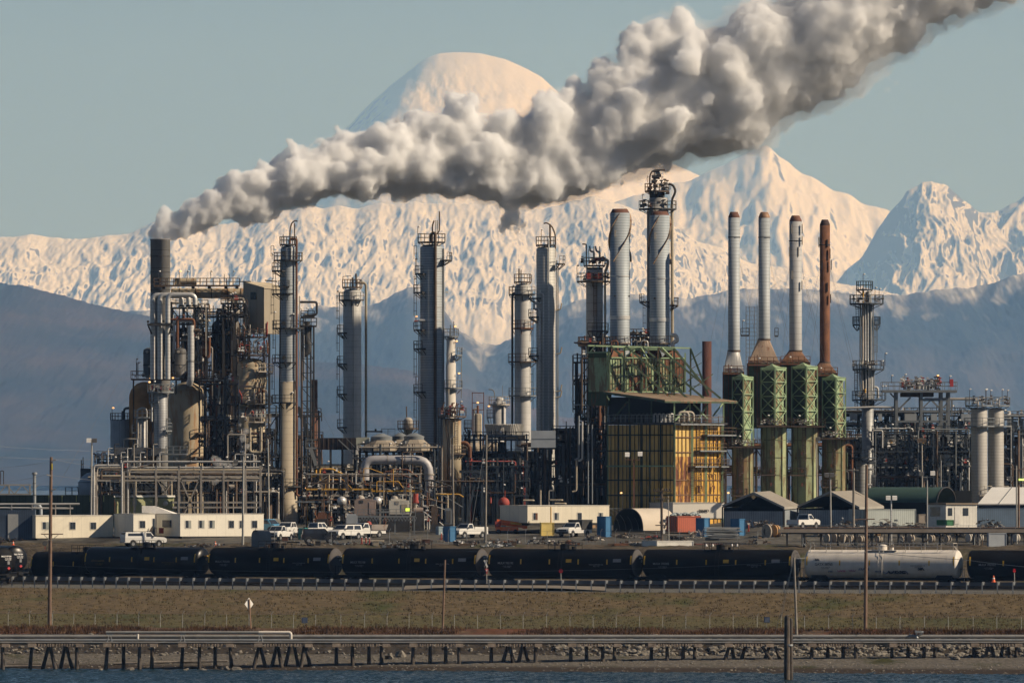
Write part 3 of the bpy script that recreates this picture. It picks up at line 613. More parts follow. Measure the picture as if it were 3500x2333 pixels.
# ---------------------------------------------------------------- tank cars
BLACK = M('tank_black', (.006, .006, .007), .32, var=.3, scale=.4, spec=.28, dirt=.2); BLACKD = M('tank_black_matt', (.0075, .0068, .0068), .62, var=.35, scale=.4, spec=.09)
TWHITE = M('tank_white', (.72, .66, .58), .5, var=.1, scale=.5, dirt=.35, streak=.3); UNDER = M('underframe_black', (.010, .010, .011), .8); WHEEL = M('wheel_steel', (.05, .035, .025), .6, .3); YEL = M('reflector_yellow', (.62, .36, .03), .6); WTXT = M('white_paint', (.75, .74, .72), .7); GTXT = M('faded_paint', (.22, .22, .23), .7); YTXT = M('yellow_paint', (.75, .42, .06), .7); REDP = M('placard_red', (.55, .06, .07), .6); BTXT = M('black_paint', (.03, .03, .035), .7)
def tank_car(label, px, Y, yaw, Lm, mat, zr=8.72, white=False, txt='', end='', gloss=False, R=1.75, txtm=None, endm=None, placard=False, zdrop=0):
    X = WX(px, Y); py = PYH + (CAMZ - zr) / Y * FPX
    t = T('tank_car', label, 'tank car', px, Y, py, rot=yaw, unit=1, group='tank cars of the oil train', rel=True)
    zc = 2.88; h = Lm / 2; hd = .62
    prof_ = [(0.001, -h)] + [(R * math.sin(a), -h + hd - hd * math.cos(a)) for a in (.25, .5, .75, 1.0, 1.25, 1.45)] + [(R, -h + hd + .1), (R, h - hd - .1)] + [(R * math.sin(a), h - hd + hd * math.cos(a)) for a in (1.45, 1.25, 1.0, .75, .5, .25)] + [(0.001, h)]
    m = t.p('tank', mat); q = MB(); q.lathe(prof_[:-6], n=40); m.add([(z, x, y + zc) for x, y, z in q.v], q.f, True)
    hm_ = t.p('tank_head', mat if white or mat is BLACK or placard else M('head_dusty', (.075, .068, .064), .75, var=.2, dirt=.2)); q = MB(); q.lathe(prof_[-7:], n=40); hm_.add([(z, x, y + zc) for x, y, z in q.v], q.f, True)
    for x in np.linspace(-h + 1.6, h - 1.6, 7): t.p('tank_band', mat).cyl((x - .03, 0, zc), (x + .03, 0, zc), R + .012, n=40, cap=False)
    u = t.p('underframe', UNDER); u.box(-h - .9, h + .9, -.35, .35, .85, 1.15); u.box(-h - .7, -h + .1, -1.35, 1.35, 1.1, 1.22); u.box(h - .1, h + .7, -1.35, 1.35, 1.1, 1.22)
    for sx in (-1, 1):
        u.prism([(sx * (h - 3.2), 1.12), (sx * (h - 1.0), 1.12), (sx * (h - 1.0), 2.0), (sx * (h - 2.6), 2.0)], -1.1, 1.1); u.box(sx * h, sx * (h + .5), -.2, .2, .78, 1.05)
        tk = t.p('truck', UNDER); cx = sx * (h - 1.7)
        tk.box(cx - 1.2, cx + 1.2, -1.12, -.95, .48, .82); tk.box(cx - 1.2, cx + 1.2, .95, 1.12, .48, .82); tk.box(cx - .25, cx + .25, -1.1, 1.1, .5, .95)
        for dx in (-.88, .88):
            wl = t.p('wheelset', WHEEL, parent=tk)
            for yy in (-.78, .78): wl.cyl((cx + dx, yy - .07, .46), (cx + dx, yy + .07, .46), .46, n=20)
            wl.cyl((cx + dx, -1.1, .46), (cx + dx, 1.1, .46), .09, n=8)
        s = t.p('end_railing', PIPEW if white else UNDER)
        for yy in (-1.3, 1.3):
            s.beam((sx * (h + .6), yy, 1.2), (sx * (h + .6), yy, 2.4), .05); s.beam((sx * (h + .6), yy, 1.15), (sx * (h + .6), yy, .5), .05); s.beam((sx * (h + .3), yy, .55), (sx * (h + .7), yy, .55), .05)
        s.beam((sx * (h + .6), -1.3, 2.3), (sx * (h + .6), 1.3, 2.3), .05)
        if white:
            for yy in (-.5, -.1): s.tube([(sx * (h + .1) + .05, yy, 1.2), (sx * (h + .02) + .08, yy, 3.2), (sx * (h - .5), yy, 4.55), (sx * (h - .9), yy, 5.1)], .03, 6)
    top = zc + R; pl = t.p('top_walkway', PIPEW if white else UNDER); hl = 1.9
    pl.box(-hl, hl, -1.0, 1.0, top - .12, top - .04)
    mw = t.p('manway', mat); mw.cyl((-.1, 0, top - .1), (-.1, 0, top + .5), .55, n=18); mw.cyl((1.1, 0, top - .1), (1.1, 0, top + .3), .2, n=10); mw.ball((-.1, 0, top + .48), .55, sz=.4)
    rl = t.p('top_railing', PIPEW if white else UNDER); a = hl if not white else h - .9
    for yy in (-.98, .98):
        for x in np.linspace(-a, a, 5 if not white else 10): rl.beam((x, yy, top - .35), (x, yy, top + .85), .05)
        for zz_ in (.45, .85): rl.beam((-a, yy, top + zz_), (a, yy, top + zz_), .045)
    for x in (-a, a): rl.beam((x, -.98, top + .85), (x, .98, top + .85), .045)
    ld = t.p('ladder', PIPEW if white else UNDER)
    for x in (-.25, .25): ld.tube([(x, -R - .08, 1.2), (x, -R - .08, zc), (x, -R * .8, zc + R * .75), (x, -1, top)], .025, 5)
    for z in np.arange(1.3, 3.9, .3): ld.beam((-.25, -R - .06, z), (.25, -R - .06, z), .03)
    def side(x, z, w, hh, mm, nm):  # a painted mark following the shell
        e = t.p(nm, mm); n = 6; vs = []
        for i in range(n + 1):
            z_ = z + hh * i / n; y_ = -math.sqrt(max(0, (R + .012) ** 2 - (z_ - zc) ** 2)); vs += [(x, y_, z_), (x + w, y_, z_)]
        e.add(vs, [(2 * i, 2 * i + 1, 2 * i + 3, 2 * i + 2) for i in range(n)])
    for f in (.03, .24, .43, .62, .81, .965): side(-h + Lm * f - .06, 2.72, .17, .62 if .1 < f < .9 else 1.1, YEL, 'reflector')
    if not white:
        side(-h + Lm * .54, 2.95, .75, .42, YEL, 'placard'); side(-h + Lm * .85, 3.0, 1.1, .42, GTXT, 'data_panel')
    t.build()
    if txt:
        text_mesh(txt, .36 if not white else .42, txtm or GTXT, t.o, (-h + Lm * .14, -R - .02, zc - .05), (PI / 2, 0, 0), bold=.008)
        text_mesh('LD LMT 189000 LB\nLT WT 97000', .15, txtm or GTXT, t.o, (-h + Lm * .15, -R - .02, zc - .5), (PI / 2, 0, 0)); text_mesh('NON-ODORIZED OIL\nDOT 117J', .2, txtm or GTXT, t.o, (-h + Lm * .74, -R - .02, zc - .3), (PI / 2, 0, 0))
    if end:
        text_mesh(end + '\n', .24, endm or WTXT, t.o, (h + .02, .1, zc + .5), (PI / 2, 0, PI / 2), bold=.012)
        text_mesh('LT WT 97000\nCAPY 30145', .16, endm or WTXT, t.o, (h + .03, .35, zc + .25), (PI / 2, 0, PI / 2), bold=.005)
    if placard:
        q = MB(); q.prism([(-.22, 0), (0, -.22), (.22, 0), (0, .22)], 0, .02); pz = solo('placard', q, REDP); pz.parent = t.o; pz.location = (h + .45, .25, 2.0); pz.rotation_euler = (0, 0, PI / 2)
        q = MB(); q.box(-.16, .16, 0, .02, -.22, .22); pz = solo('data_plate', q, GTXT); pz.parent = t.o; pz.location = (h + .38, .25, 2.7); pz.rotation_euler = (0, 0, PI / 2)
    return t
def car_on_rail(pL, pR, label, **kw):
    pm = (pL + pR) / 2; Y = 1035.
    for _ in range(5): Y = rail_y(WX(pm, Y))
    X = WX(pm, Y); yaw = math.atan(-.46 + .0034 * X); L_ = (pR - pL) / FPX * Y / math.cos(yaw) - .3
    return tank_car(label, pm, Y, yaw, L_, kw.pop('mat', BLACKD), **kw)
car_on_rail(295, 712, 'glossy black tank car with yellow lettering on its end', mat=BLACK, txt='UTLX 666980', end='UTLX 9664', txtm=M('dull_yellow_paint', (.16, .10, .02), .7), endm=YTXT)
car_on_rail(716, 1166, 'black tank car coupled to the right end of the glossy one', txt='MULX 702200', end='MULX 702200')
car_on_rail(1172, 1664, 'black tank car with its right end behind the rail crossing sign', txt='MULX 702108', end='MULX 702108')
car_on_rail(1671, 2193, 'black tank car just right of the rail crossing sign', txt='MULX 702192', end='MULX 702192')
car_on_rail(2199, 2732, 'black tank car coupled to the left end of the white one', txt='MULX 702202', end='MULX 702202')
car_on_rail(2752, 3288, 'dirty white tank car covered in graffiti', mat=TWHITE, white=True, txt='GATX 58765', txtm=BTXT)
car_on_rail(3306, 3850, 'black tank car right of the white one, cut off by the picture edge', txt='MULX 702222')
tank_car('black tank car seen end on at the far left, nearer of the two', -86, 1056, math.radians(-58), 16.6, BLACKD, end='MULX 703228', placard=True, zr=8.75)
tank_car('black tank car seen end on behind the first, shiny round end', -44, 1068, math.radians(-58), 16.6, BLACK, end='TILX 309124', placard=True, zr=8.9)
tank_car('dull black tank car half hidden behind the glossy black one', 300, 1079, math.radians(-30), 16.6, BLACKD, zr=7.95)
# graffiti on the white car
wc = [a for a in ALL if a.o['label'].startswith('dirty white')][0].o
for tx, x, z, s_, mm in (('OBESER', 1.9, 1.95, .95, GTXT), ('OESE', 2.1, 2.0, 1.0, BTXT), ('SIK', 5.2, 2.35, .6, BTXT), ('ZONE', -2.1, 2.3, .5, GTXT), ('RITE', -.3, 2.0, .4, GTXT), ('CANS', -5.0, 2.05, .4, M('graffiti_pink', (.5, .22, .24), .7)), ('NB', -6.4, 2.0, .45, GTXT), ('SAL', -8.0, 3.4, .4, GTXT), ('UKO', -3.6, 2.1, .4, M('graffiti_rose', (.42, .25, .27), .7))):
    text_mesh(tx, s_, mm, wc, (x, -math.sqrt(max(.1, 1.77 ** 2 - (z - 2.88) ** 2)), z), (PI / 2 + (z - 2.88) * .57, 0, 0), name='graffiti', bold=.03, ext=.05)
# ---------------------------------------------------------------- refinery kit
ALU = M('aluminium_jacket', (.46, .46, .45), .6, .12, var=.16, scale=.5, seam=.42, seamw=.05, seamd=.5, dirt=.3, streak=.2)
ALUB = M('blue_grey_jacket', (.37, .40, .42), .58, .15, var=.18, scale=.35, seam=.36, seamw=.05, seamd=.55, dirt=.25, streak=.2)
ALUP = M('pale_jacket', (.52, .51, .49), .6, .15, var=.14, scale=.4, seam=.9, seamw=.05, seamd=.3, dirt=.35, streak=.15)
BEIGE = M('beige_jacket', (.42, .36, .27), .75, var=.15, scale=.5, seam=.9, seamw=.05, seamd=.35, dirt=.35, streak=.15)
BEIGER = M('rust_stained_beige', (.44, .37, .26), .75, var=.2, scale=.4, rust=.42, rustcol=(.34, .16, .055), streak=.12, dirt=.3)
SILV = M('bright_silver_pipe', (.60, .59, .57), .45, .35, var=.12, scale=.6, seam=.5, seamw=.05, seamd=.4)
CONC = M('stack_concrete', (.21, .205, .20), .85, var=.2, scale=.4, seam=2.6, seamw=.1, seamd=.4, dirt=.35, streak=.1)
RUSTM = M('rusty_steel', (.17, .075, .04), .85, var=.45, scale=.8, dirt=.35, streak=.2)
RUSTD = M('rust_brown_shell', (.44, .22, .075), .85, var=.4, scale=.4, dirt=.4, streak=.15)
DARK = M('dark_steel', (.045, .043, .042), .7, .1, var=.35, scale=.8); DARKB = M('blue_black_steel', (.040, .050, .062), .7, .1, var=.3)
BRN = M('brown_steel', (.10, .07, .05), .8, var=.4, scale=.8); GREY = M('grey_steel', (.21, .225, .235), .65, .2, var=.2); PALE = M('pale_steel', (.36, .325, .28), .7, .1, var=.25, rust=.15, rustcol=(.25, .12, .06))
DRUM = M('dark_grey_drum', (.115, .112, .108), .6, .1, var=.2, dirt=.3); GREEN = M('faded_green_paint', (.30, .40, .235), .75, var=.25, scale=.5, rust=.6, rustcol=(.19, .10, .05), streak=.2, dirt=.3)
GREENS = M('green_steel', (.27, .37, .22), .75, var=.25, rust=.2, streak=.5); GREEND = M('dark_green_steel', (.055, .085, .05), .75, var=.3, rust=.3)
YELLOW = M('yellow_cladding', (.56, .325, .06), .75, var=.22, scale=.4, rust=.42, rustcol=(.20, .085, .035), streak=.3, dirt=.35); YELO = M('yellow_beam_paint', (.60, .33, .05), .7, var=.2, rust=.2); RED = M('red_equipment', (.33, .06, .045), .7, var=.3)
PANEL = M('beige_siding', (.42, .365, .28), .8, var=.1, scale=.3, vseam=.9, seamw=.06, seamd=.25, dirt=.3, streak=.1); CABIN = M('grey_cabinet', (.38, .41, .44), .6, .1, var=.12); LAMPW = M('lamp_white', (.8, .78, .74), .5); LAMPON = M('lamp_lit', (.9, .6, .3), .5, emit=((1, .5, .18), 1.6)); ORNG = M('orange_paint', (.75, .17, .05), .6); SKYB = M('blue_valve_paint', (.08, .28, .45), .6)
PIPES = [ALUP, ALUP, SILV, BEIGE, GREY, BRN, DARK, RUSTM, PALE, PALE]
def col(t, cx, segs, d=0, n=24, part='shell', dome=.5, mat=None):
    """segs: (y_top, y_bottom, r) list from top; builds one lathe down the column."""
    m = t.p(part, mat); pr = []
    y0, y1, r0 = segs[0]
    if dome:
        for i in range(7): a = PI / 2 * i / 6; pr.append((max(.01, r0 * math.sin(a)), -(y0 + r0 * dome * (1 - math.cos(a)))))
    else: pr.append((.01, -y0)); pr.append((r0, -y0))
    for a, b, r in segs:
        r_a, r_b = r if isinstance(r, tuple) else (r, r)
        if a != y0: pr.append((r_a, -a))
        pr.append((r_b, -b))
    q = MB(); q.lathe(pr[::-1], n=n); m.add([(x + cx, y + d, -z) for x, y, z in q.v], q.f, True); return m
def arc(cx, d, r, a0, a1, n): return [(cx + r * math.cos(a0 + (a1 - a0) * i / n), d + r * math.sin(a0 + (a1 - a0) * i / n)) for i in range(n + 1)]
D2R = PI / 180
def plat(t, cx, y, ri, ro, a0=-180, a1=180, d=0, mat=None, h=25, part='platform', rw=1.5):
    mat = mat or DARK; a0 *= D2R; a1 *= D2R; n = max(4, int(abs(a1 - a0) / (PI / 9)))
    f = t.p(part, mat); A = arc(cx, d, ro, a0, a1, n); B = arc(cx, d, ri, a0, a1, n)
    vs = [(x, y_, y) for x, y_ in A] + [(x, y_, y) for x, y_ in B] + [(x, y_, y + 4.5) for x, y_ in A] + [(x, y_, y + 4.5) for x, y_ in B]; k = n + 1
    fs = []
    for i in range(n): fs += [(i, i + 1, k + i + 1, k + i), (2 * k + i, 2 * k + i + 1, 3 * k + i + 1, 3 * k + i), (i, i + 1, 2 * k + i + 1, 2 * k + i), (k + i, k + i + 1, 3 * k + i + 1, 3 * k + i)]
    fs += [(0, k, 3 * k, 2 * k), (n, k + n, 3 * k + n, 2 * k + n)]; f.add(vs, fs)
    r = t.p('railing', mat, parent=f)
    for i in range(0, n + 1): r.beam((*A[i], y), (*A[i], y - h), rw)
    for hh in (h, h * .52):
        for i in range(n): r.beam((*A[i], y - hh), (*A[i + 1], y - hh), rw)
    for i in range(0, n + 1, max(1, n // 4)): r.beam((*A[i], y + 4), (B[i][0], B[i][1], y + 22), 2)
    return f
def deck(t, x0, x1, d0, d1, y, mat=None, h=25, part='platform', rail=True, th=5, rw=1.5, step=22):
    mat = mat or DARK; f = t.p(part, mat); f.box(x0, x1, d0, d1, y, y + th)
    if rail:
        r = t.p('railing', mat, parent=f); n = max(1, round((x1 - x0) / step)); xs_ = [x0 + (x1 - x0) * i / n for i in range(n + 1)]
        for dd in (d0 + 1, d1 - 1):
            for x in xs_: r.beam((x, dd, y), (x, dd, y - h), rw)
            for hh in (h, h * .52): r.beam((x0, dd, y - hh), (x1, dd, y - hh), rw)
        for x in (x0, x1):
            for hh in (h, h * .52): r.beam((x, d0, y - hh), (x, d1, y - hh), rw)
    return f
def ladder(t, x, d, y0, y1, mat=None, side=0, cage=True, w=9):
    """caged ladder from y0 (top) to y1; side 0 faces the camera, +-1 stands off to the right/left"""
    mat = mat or DARK; m = t.p('ladder', mat); ux, uy = ((1, 0) if side == 0 else (0, 1)); ox, oy = ((0, -1) if side == 0 else (side, 0))
    for s in (-w / 2, w / 2): m.beam((x + ux * s, d + uy * s, y0 - 20), (x + ux * s, d + uy * s, y1), 1.5)
    y = y0
    while y < y1: m.beam((x - ux * w / 2, d - uy * w / 2, y), (x + ux * w / 2, d + uy * w / 2, y), 1.1); y += 7.5
    if cage:
        cg = t.p('ladder_cage', mat); R = w * .9
        pts = [(x + ux * math.cos(a) * R * .8 + ox * (math.sin(a) * R * 1.3), d + uy * math.cos(a) * R * .8 + oy * (math.sin(a) * R * 1.3)) for a in (0, .7, 1.57, 2.44, PI)]
        y = y0 - 20
        while y < y1 - 40:
            for p_, q_ in zip(pts, pts[1:]): cg.beam((*p_, y), (*q_, y), 1.2)
            y += 26
        for p_ in pts: cg.beam((*p_, y0 - 20), (*p_, y1 - 45), 1.0)
    return m
def lamp(t, x, d, y, h, dx=5, on=False):
    m = t.p('lamp_post', DARK); m.tube([(x, d, y), (x, d, y - h), (x + dx, d - 2, y - h - 1)], .9, 5, bend=3)
    q = t.p('lamp_head', LAMPON if on else LAMPW, parent=m); q.ball((x + dx, d - 2, y - h + 1.5), 3.4, sx=1.2, sz=.8, n=8)
def pipe(t, mat, pts, r, part='pipe', n=8, bend=None, fl=False):
    m = t.p(part, mat); m.tube(pts, r, n, bend)
    if fl:
        f = t.p('flange', mat, parent=m)
        for a, b in zip(pts, pts[1:]):
            a_, b_ = Vector(a), Vector(b); L_ = (b_ - a_).length
            if L_ > 60: c = a_ + (b_ - a_) * .5; u = (b_ - a_).normalized(); f.cyl(c - u * 1.2, c + u * 1.2, r * 1.45, n=10)
    return m
def valve(t, x, d, y, mat=None, s=1):
    m = t.p('valve', mat or GREY); m.cyl((x - 4 * s, d, y), (x + 4 * s, d, y), 3 * s, n=8); m.cyl((x, d, y), (x, d, y - 9 * s), 1 * s, n=6); m.cyl((x - 3.5 * s, d, y - 9 * s), (x + 3.5 * s, d, y - 9 * s), 1.4 * s, n=8)
def steelwork(label, x0, x1, floors, Y, d0=-70, d1=70, cols=4, npipe=20, nves=3, seed=1, mat=None, rails=True, brace=True, name='process_structure', cat='structure', base=None, pal=None, rmax=5, cw=6, lamps=3, deckmat=None, nval=6):
    r = random.Random(seed); mat = mat or DARK; pal = pal or PIPES
    t = T(name, label, cat, (x0 + x1) / 2, Y, base); yb = t.py
    xs_ = [x0 + (x1 - x0) * i / (cols - 1) for i in range(cols)]; ft = min(floors)
    for x in xs_:
        for d in (d0, d1): t.p('column', mat).box(x - cw / 2, x + cw / 2, d - cw / 2, d + cw / 2, ft - (18 if r.random() < .3 else 0), yb)
    for i, y in enumerate(sorted(floors)):
        deck(t, x0 - r.uniform(2, 14), x1 + r.uniform(2, 14), d0 - 6, d1 + 6, y, deckmat or mat, rail=rails, part='floor')
        if brace and i:
            b = t.p('brace', mat); yp = sorted(floors)[i - 1]
            for a, c in zip(xs_, xs_[1:]):
                if r.random() < .5: b.beam((a, d0, y), (c, d0, yp + 5), 3.5); 
                if r.random() < .5: b.beam((c, d0, y), (a, d0, yp + 5), 3.5)
    ys = sorted(floors) + [yb]
    for i in range(nves):
        k = r.randrange(len(ys) - 1); y1 = ys[k + 1] - 2; hh = max(12, (ys[k + 1] - ys[k])) ; x = r.uniform(x0 + 12, x1 - 12); d = r.uniform(d0 * .6, d1 * .6); rr_ = min(r.uniform(6, 18), hh * .4); mm = r.choice(pal)
        if r.random() < .5: v = t.p('drum', mm); v.cyl((x, d, y1), (x, d, y1 - hh * .7), rr_, n=16); v.ball((x, d, y1 - hh * .7), rr_, sz=-.5, half=True, n=16)
        else: v = t.p('exchanger', mm); w = r.uniform(20, 55); v.cyl((x - w / 2, d, y1 - rr_ - 5), (x + w / 2, d, y1 - rr_ - 5), rr_, n=16); v.ball((x + w / 2, d, y1 - rr_ - 5), rr_, sx=.4, n=14); v.ball((x - w / 2, d, y1 - rr_ - 5), rr_, sx=.4, n=14)
    for i in range(npipe):
        rad = r.choice((1.4, 1.8, 2.4, 3, rmax * .8, rmax)); mm = r.choice(pal); d = r.choice((d0 - 10, d0 + 12, 0, d1 * .5, d0 * .5)) + r.uniform(-4, 4)
        xa = r.uniform(x0, x1); xb = xa + r.choice((-1, 1)) * r.uniform(20, (x1 - x0) * .6); xb = max(x0 - 10, min(x1 + 10, xb)); ya = r.choice(ys[:-1]) - r.uniform(4, 16); yb2 = r.choice(ys) - r.uniform(6, 30)
        if r.random() < .35: yb2 = min(yb, ya + r.uniform(20, 200))
        q = r.random()
        if q < .4: pts = [(xa, d, min(ya, yb2) - r.uniform(0, 16)), (xa, d, yb - 4)]
        elif q < .75: pts = [(xa, d, yb2), (xa, d, ya), (xb, d, ya), (xb, d, r.choice((yb2, ya + 30)))]
        else: pts = [(x0 - r.uniform(0, 30), d, ya), (xb, d, ya), (xb, d + r.uniform(-20, 20), yb2)]
        pipe(t, mm, pts, rad, 'pipe', 7, fl=r.random() < .4)
    for i in range(nval):
        k = r.randrange(len(ys)); valve(t, r.uniform(x0, x1), d0 - 8, ys[k] - r.uniform(6, 18), r.choice((GREY, RED, PALE, SILV, BRN, LAMPW)), r.uniform(.6, 1.3))
    for i in range(lamps): lamp(t, r.uniform(x0, x1), d0 - 4, r.choice(ys[:-1]), r.uniform(24, 36), r.choice((-5, 5)), r.random() < .08)
    return t
# ---------------------------------------------------------------- left cracking unit
t = T('smokestack', 'tall dark grey concrete smokestack giving off the smoke', 'smokestack', 548, 1186)
m = t.p('shaft', CONC); q = MB(); yb = t.py; q.lathe([(34, -yb), (34, -821), (35.5, -820), (35.5, -817), (30, -817), (30, -860)], n=36); m.add([(x + 548, y, -z) for x, y, z in q.v], q.f, True)
bd = t.p('steel_band', DARK)
for y in (875, 929, 990): bd.cyl((548, 0, y), (548, 0, y + 2.5), 34.6, n=36, cap=False)
t.p('inner_dark', DARK).cyl((548, 0, 858), (548, 0, 862), 29.5, n=30)
t = T('elevator_tower', 'beige clad elevator tower with sloping roof and one small window', 'building', 900, 1172)
P4 = [(831, 10, 964), (904, -42, 987), (990, 22, 994), (917, 72, 968)]
m = t.p('wall', PANEL); m.hexa([(x, d, 1141) for x, d, y in P4] + [(x, d, y) for x, d, y in P4])
ro = t.p('roof', M('roof_tin', (.50, .42, .30), .7)); ro.hexa([(829, 11, 964), (904, -45, 986), (993, 22, 993), (918, 75, 967), (829, 11, 961), (904, -45, 983), (993, 22, 990), (918, 75, 964)])
def on_face(a, b, u, y, off=1.0): return (a[0] + (b[0] - a[0]) * u - off * .58, a[1] + (b[1] - a[1]) * u - off * .82, y)
w_ = t.p('window', M('window_dark', (.03, .035, .045), .2)); w_.hexa([on_face(P4[0], P4[1], .36, 1023, .1), on_face(P4[0], P4[1], .62, 1023, .1), on_face(P4[0], P4[1], .62, 1023, -1), on_face(P4[0], P4[1], .36, 1023, -1), on_face(P4[0], P4[1], .36, 999, .1), on_face(P4[0], P4[1], .62, 999, .1), on_face(P4[0], P4[1], .62, 999, -1), on_face(P4[0], P4[1], .36, 999, -1)])
fr = t.p('window_frame', DARK, parent=w_)
for y in (999, 1011, 1023): fr.beam(on_face(P4[0], P4[1], .36, y, .6), on_face(P4[0], P4[1], .62, y, .6), 1.5)
for u in (.36, .49, .62): fr.beam(on_face(P4[0], P4[1], u, 999, .6), on_face(P4[0], P4[1], u, 1023, .6), 1.5)
m = t.p('frame', DARK)
for x, d, y in P4: m.beam((x, d, 1141), (x, d, t.py), 6)
lg = t.p('roof_beam', DARK); lg.beam((816, 10, 962), (858, 0, 962), 3); lg.beam((905, 0, 958), (948, 0, 962), 4)
t = T('flue_duct', 'fat horizontal beige duct joining the smokestack to the elevator tower', 'duct', 715, 1182)
t.p('duct', BEIGER).cyl((585, 0, 1002), (860, 0, 1002), 17.5, n=22); r_ = t.p('duct_ring', BRN)
for x in (612, 668, 722, 776, 822): r_.cyl((x, 0, 1002), (x + 3, 0, 1002), 18.4, n=22, cap=False)
s_ = t.p('support', DARK)
for x in (640, 780): s_.beam((x, 0, 1018), (x, 0, t.py), 6)
t = T('walkway', 'long railed walkway above the horizontal beige duct', 'walkway', 680, 1180)
deck(t, 526, 819, -22, 22, 974, BRN, h=23, rw=1.6); deck(t, 528, 566, -34, -8, 976, BRN, h=24)
for x in (560, 660, 716, 772, 810): t.p('hanger', DARK).box(x - 5, x + 5, -14, 14, 979, 987)
for x, on in ((614, 1), (641, 0), (721, 0), (797, 0), (543, 0)): lamp(t, x, -20, 950, 24, 4, bool(on))
for x in (767, 784): t.p('vent_pipe', DARK).cyl((x, -10, 975), (x, -10, 937), 1.2, n=6)
t = T('drum', 'short rusty yellow drum lying on the railed walkway', 'drum', 634, 1180, 974); m = t.p('shell', BEIGER); m.cyl((597, 0, 962), (672, 0, 962), 11.5, n=18); m.box(597, 617, -12, 12, 951, 973)
for i, (x, d, x2, lab) in enumerate(((521, 12, 620, 'silver insulated pipe standing against the smokestack, first of the three bends'), (547, -8, 645, 'silver insulated pipe in the middle of the three bends'), (575, -30, 668, 'silver insulated pipe with the longest horizontal arm of the three bends'))):
    t = T('insulated_pipe', lab, 'pipe', x, 1158, 1296, group='three tall silver pipes bending right'); pipe(t, SILV, [(x, d, t.py), (x, d, 1008), (x2, d, 1008), (x2, d, 1046)], 8.6, n=14, bend=19)
    f = t.p('flange', DARK); f.cyl((x, d, 1104), (x, d, 1108), 11, n=14); f.cyl((x2, d, 1042), (x2, d, 1048), 11, n=14)
t = T('pipe_bracket', 'dark steel collar frame around the three tall silver pipes', 'bracket', 548, 1156); deck(t, 505, 590, -48, 30, 1106, DARK, rail=False, th=7)
for x in (508, 588): t.p('arm', DARK).beam((x, -40, 1112), (x + (10 if x < 540 else -10), 10, 1140), 4)
for x, y in ((508, 1104), (535, 1102), (560, 1102)): t.p('lug', DARK).box(x - 4, x + 4, -46, -38, y - 8, y)
steelwork('crowded top deck of valves and railings above the two domed vessels', 588, 706, [1050, 1105, 1160, 1236], 1164, -40, 50, 4, 34, 5, 21, rails=True, base=1296, pal=[BRN, RUSTM, PALE, ALUP, DARK, RUSTM], nval=14, lamps=4)
steelwork('dark steel reactor structure between the silver pipes and elevator tower', 690, 850, [1080, 1140, 1200, 1262, 1330, 1400, 1470, 1545], 1172, -50, 80, 4, 48, 9, 22, pal=[DARK, BRN, DARK, DARKB, PALE, RUSTM, BRN], nval=12, lamps=6)
steelwork('narrow dark valve deck beside the left edge of the elevator tower', 764, 838, [1035, 1072], 1168, -40, 40, 3, 14, 3, 23, pal=[DARK, BRN, PALE], nval=4)
t = T('vessel', 'rust brown domed vessel at the left of the cracking unit', 'vessel', 494, 1178); col(t, 494, [(1304, t.py, 53)], mat=RUSTD, dome=1.05, n=30)
t = T('vessel', 'broad beige domed vessel streaked with rust', 'vessel', 640, 1166); col(t, 640, [(1304, t.py, 66)], mat=BEIGER, dome=.95, n=36)
ladder(t, 705, -20, 1460, 1600, BRN); plat(t, 640, 1478, 66, 84, -60, 10, mat=BRN); plat(t, 640, 1560, 66, 84, -80, 0, mat=BRN)
m = t.p('stair', BRN)
for i in range(16): a = (-70 + i * 6) * D2R; x, d = 640 + 74 * math.cos(a), 74 * math.sin(a); m.box(x - 4, x + 4, d - 4, d + 4, 1545 - i * 6, 1547 - i * 6)
pipe(t, PALE, [(655, -50, 1310), (690, -58, 1330), (702, -54, 1380), (702, -54, t.py)], 3); pipe(t, RUSTM, [(640, -40, 1262), (690, -40, 1262), (702, -40, 1300), (702, -40, 1480)], 2.4, bend=30)
t = T('access_platform', 'long rusty railed platform over the two domed vessels', 'platform', 566, 1162)
deck(t, 449, 684, -46, 50, 1294, BRN, h=26); deck(t, 684, 792, -30, 40, 1290, BRN, h=24)
for x in (454, 520, 600, 680, 790): t.p('leg', BRN).beam((x, 48, 1298), (x, 48, t.py), 5)
m = t.p('brace', DARK); m.beam((470, -44, 1240), (470, -44, 1294), 3); m.beam((600, -44, 1240), (640, -44, 1292), 4); m.beam((560, -44, 1180), (560, -44, 1294), 5); m.beam((690, -34, 1190), (690, -34, 1290), 4)
for x, y, h in ((468, 1280, 55), (474, 1280, 42), (512, 1300, 10), (590, 1300, 10)): lamp(t, x, -44, y, h, 3, h == 10)
for i in range(26): rr2 = random.Random(i); valve(t, 455 + i * 9, -40, 1288 - rr2.random() * 12, rr2.choice((BRN, PALE, RED, GREY, SILV)), rr2.uniform(.5, 1.1))
for x, lab in ((510, 'dark grey domed drum on the platform, left of the silver pipes'), (617, 'dark grey domed drum on the platform, right of the silver pipes')):
    t = T('drum', lab, 'drum', x, 1160, 1292, group='two dark grey drums on the platform'); col(t, x, [(1188, 1268, 20), (1268, 1292, (20, 12))], d=-10, mat=DRUM, dome=.55)
    b = t.p('band', DARK); b.cyl((x, -10, 1206), (x, -10, 1209), 21, n=20); b.cyl((x, -10, 1246), (x, -10, 1249), 21, n=20); t.p('nozzle', PALE).cyl((x - 6, -34, 1202), (x - 6, -24, 1202), 5, n=10); t.p('nozzle', PALE).cyl((x + 2, -34, 1252), (x + 2, -24, 1252), 4, n=10)
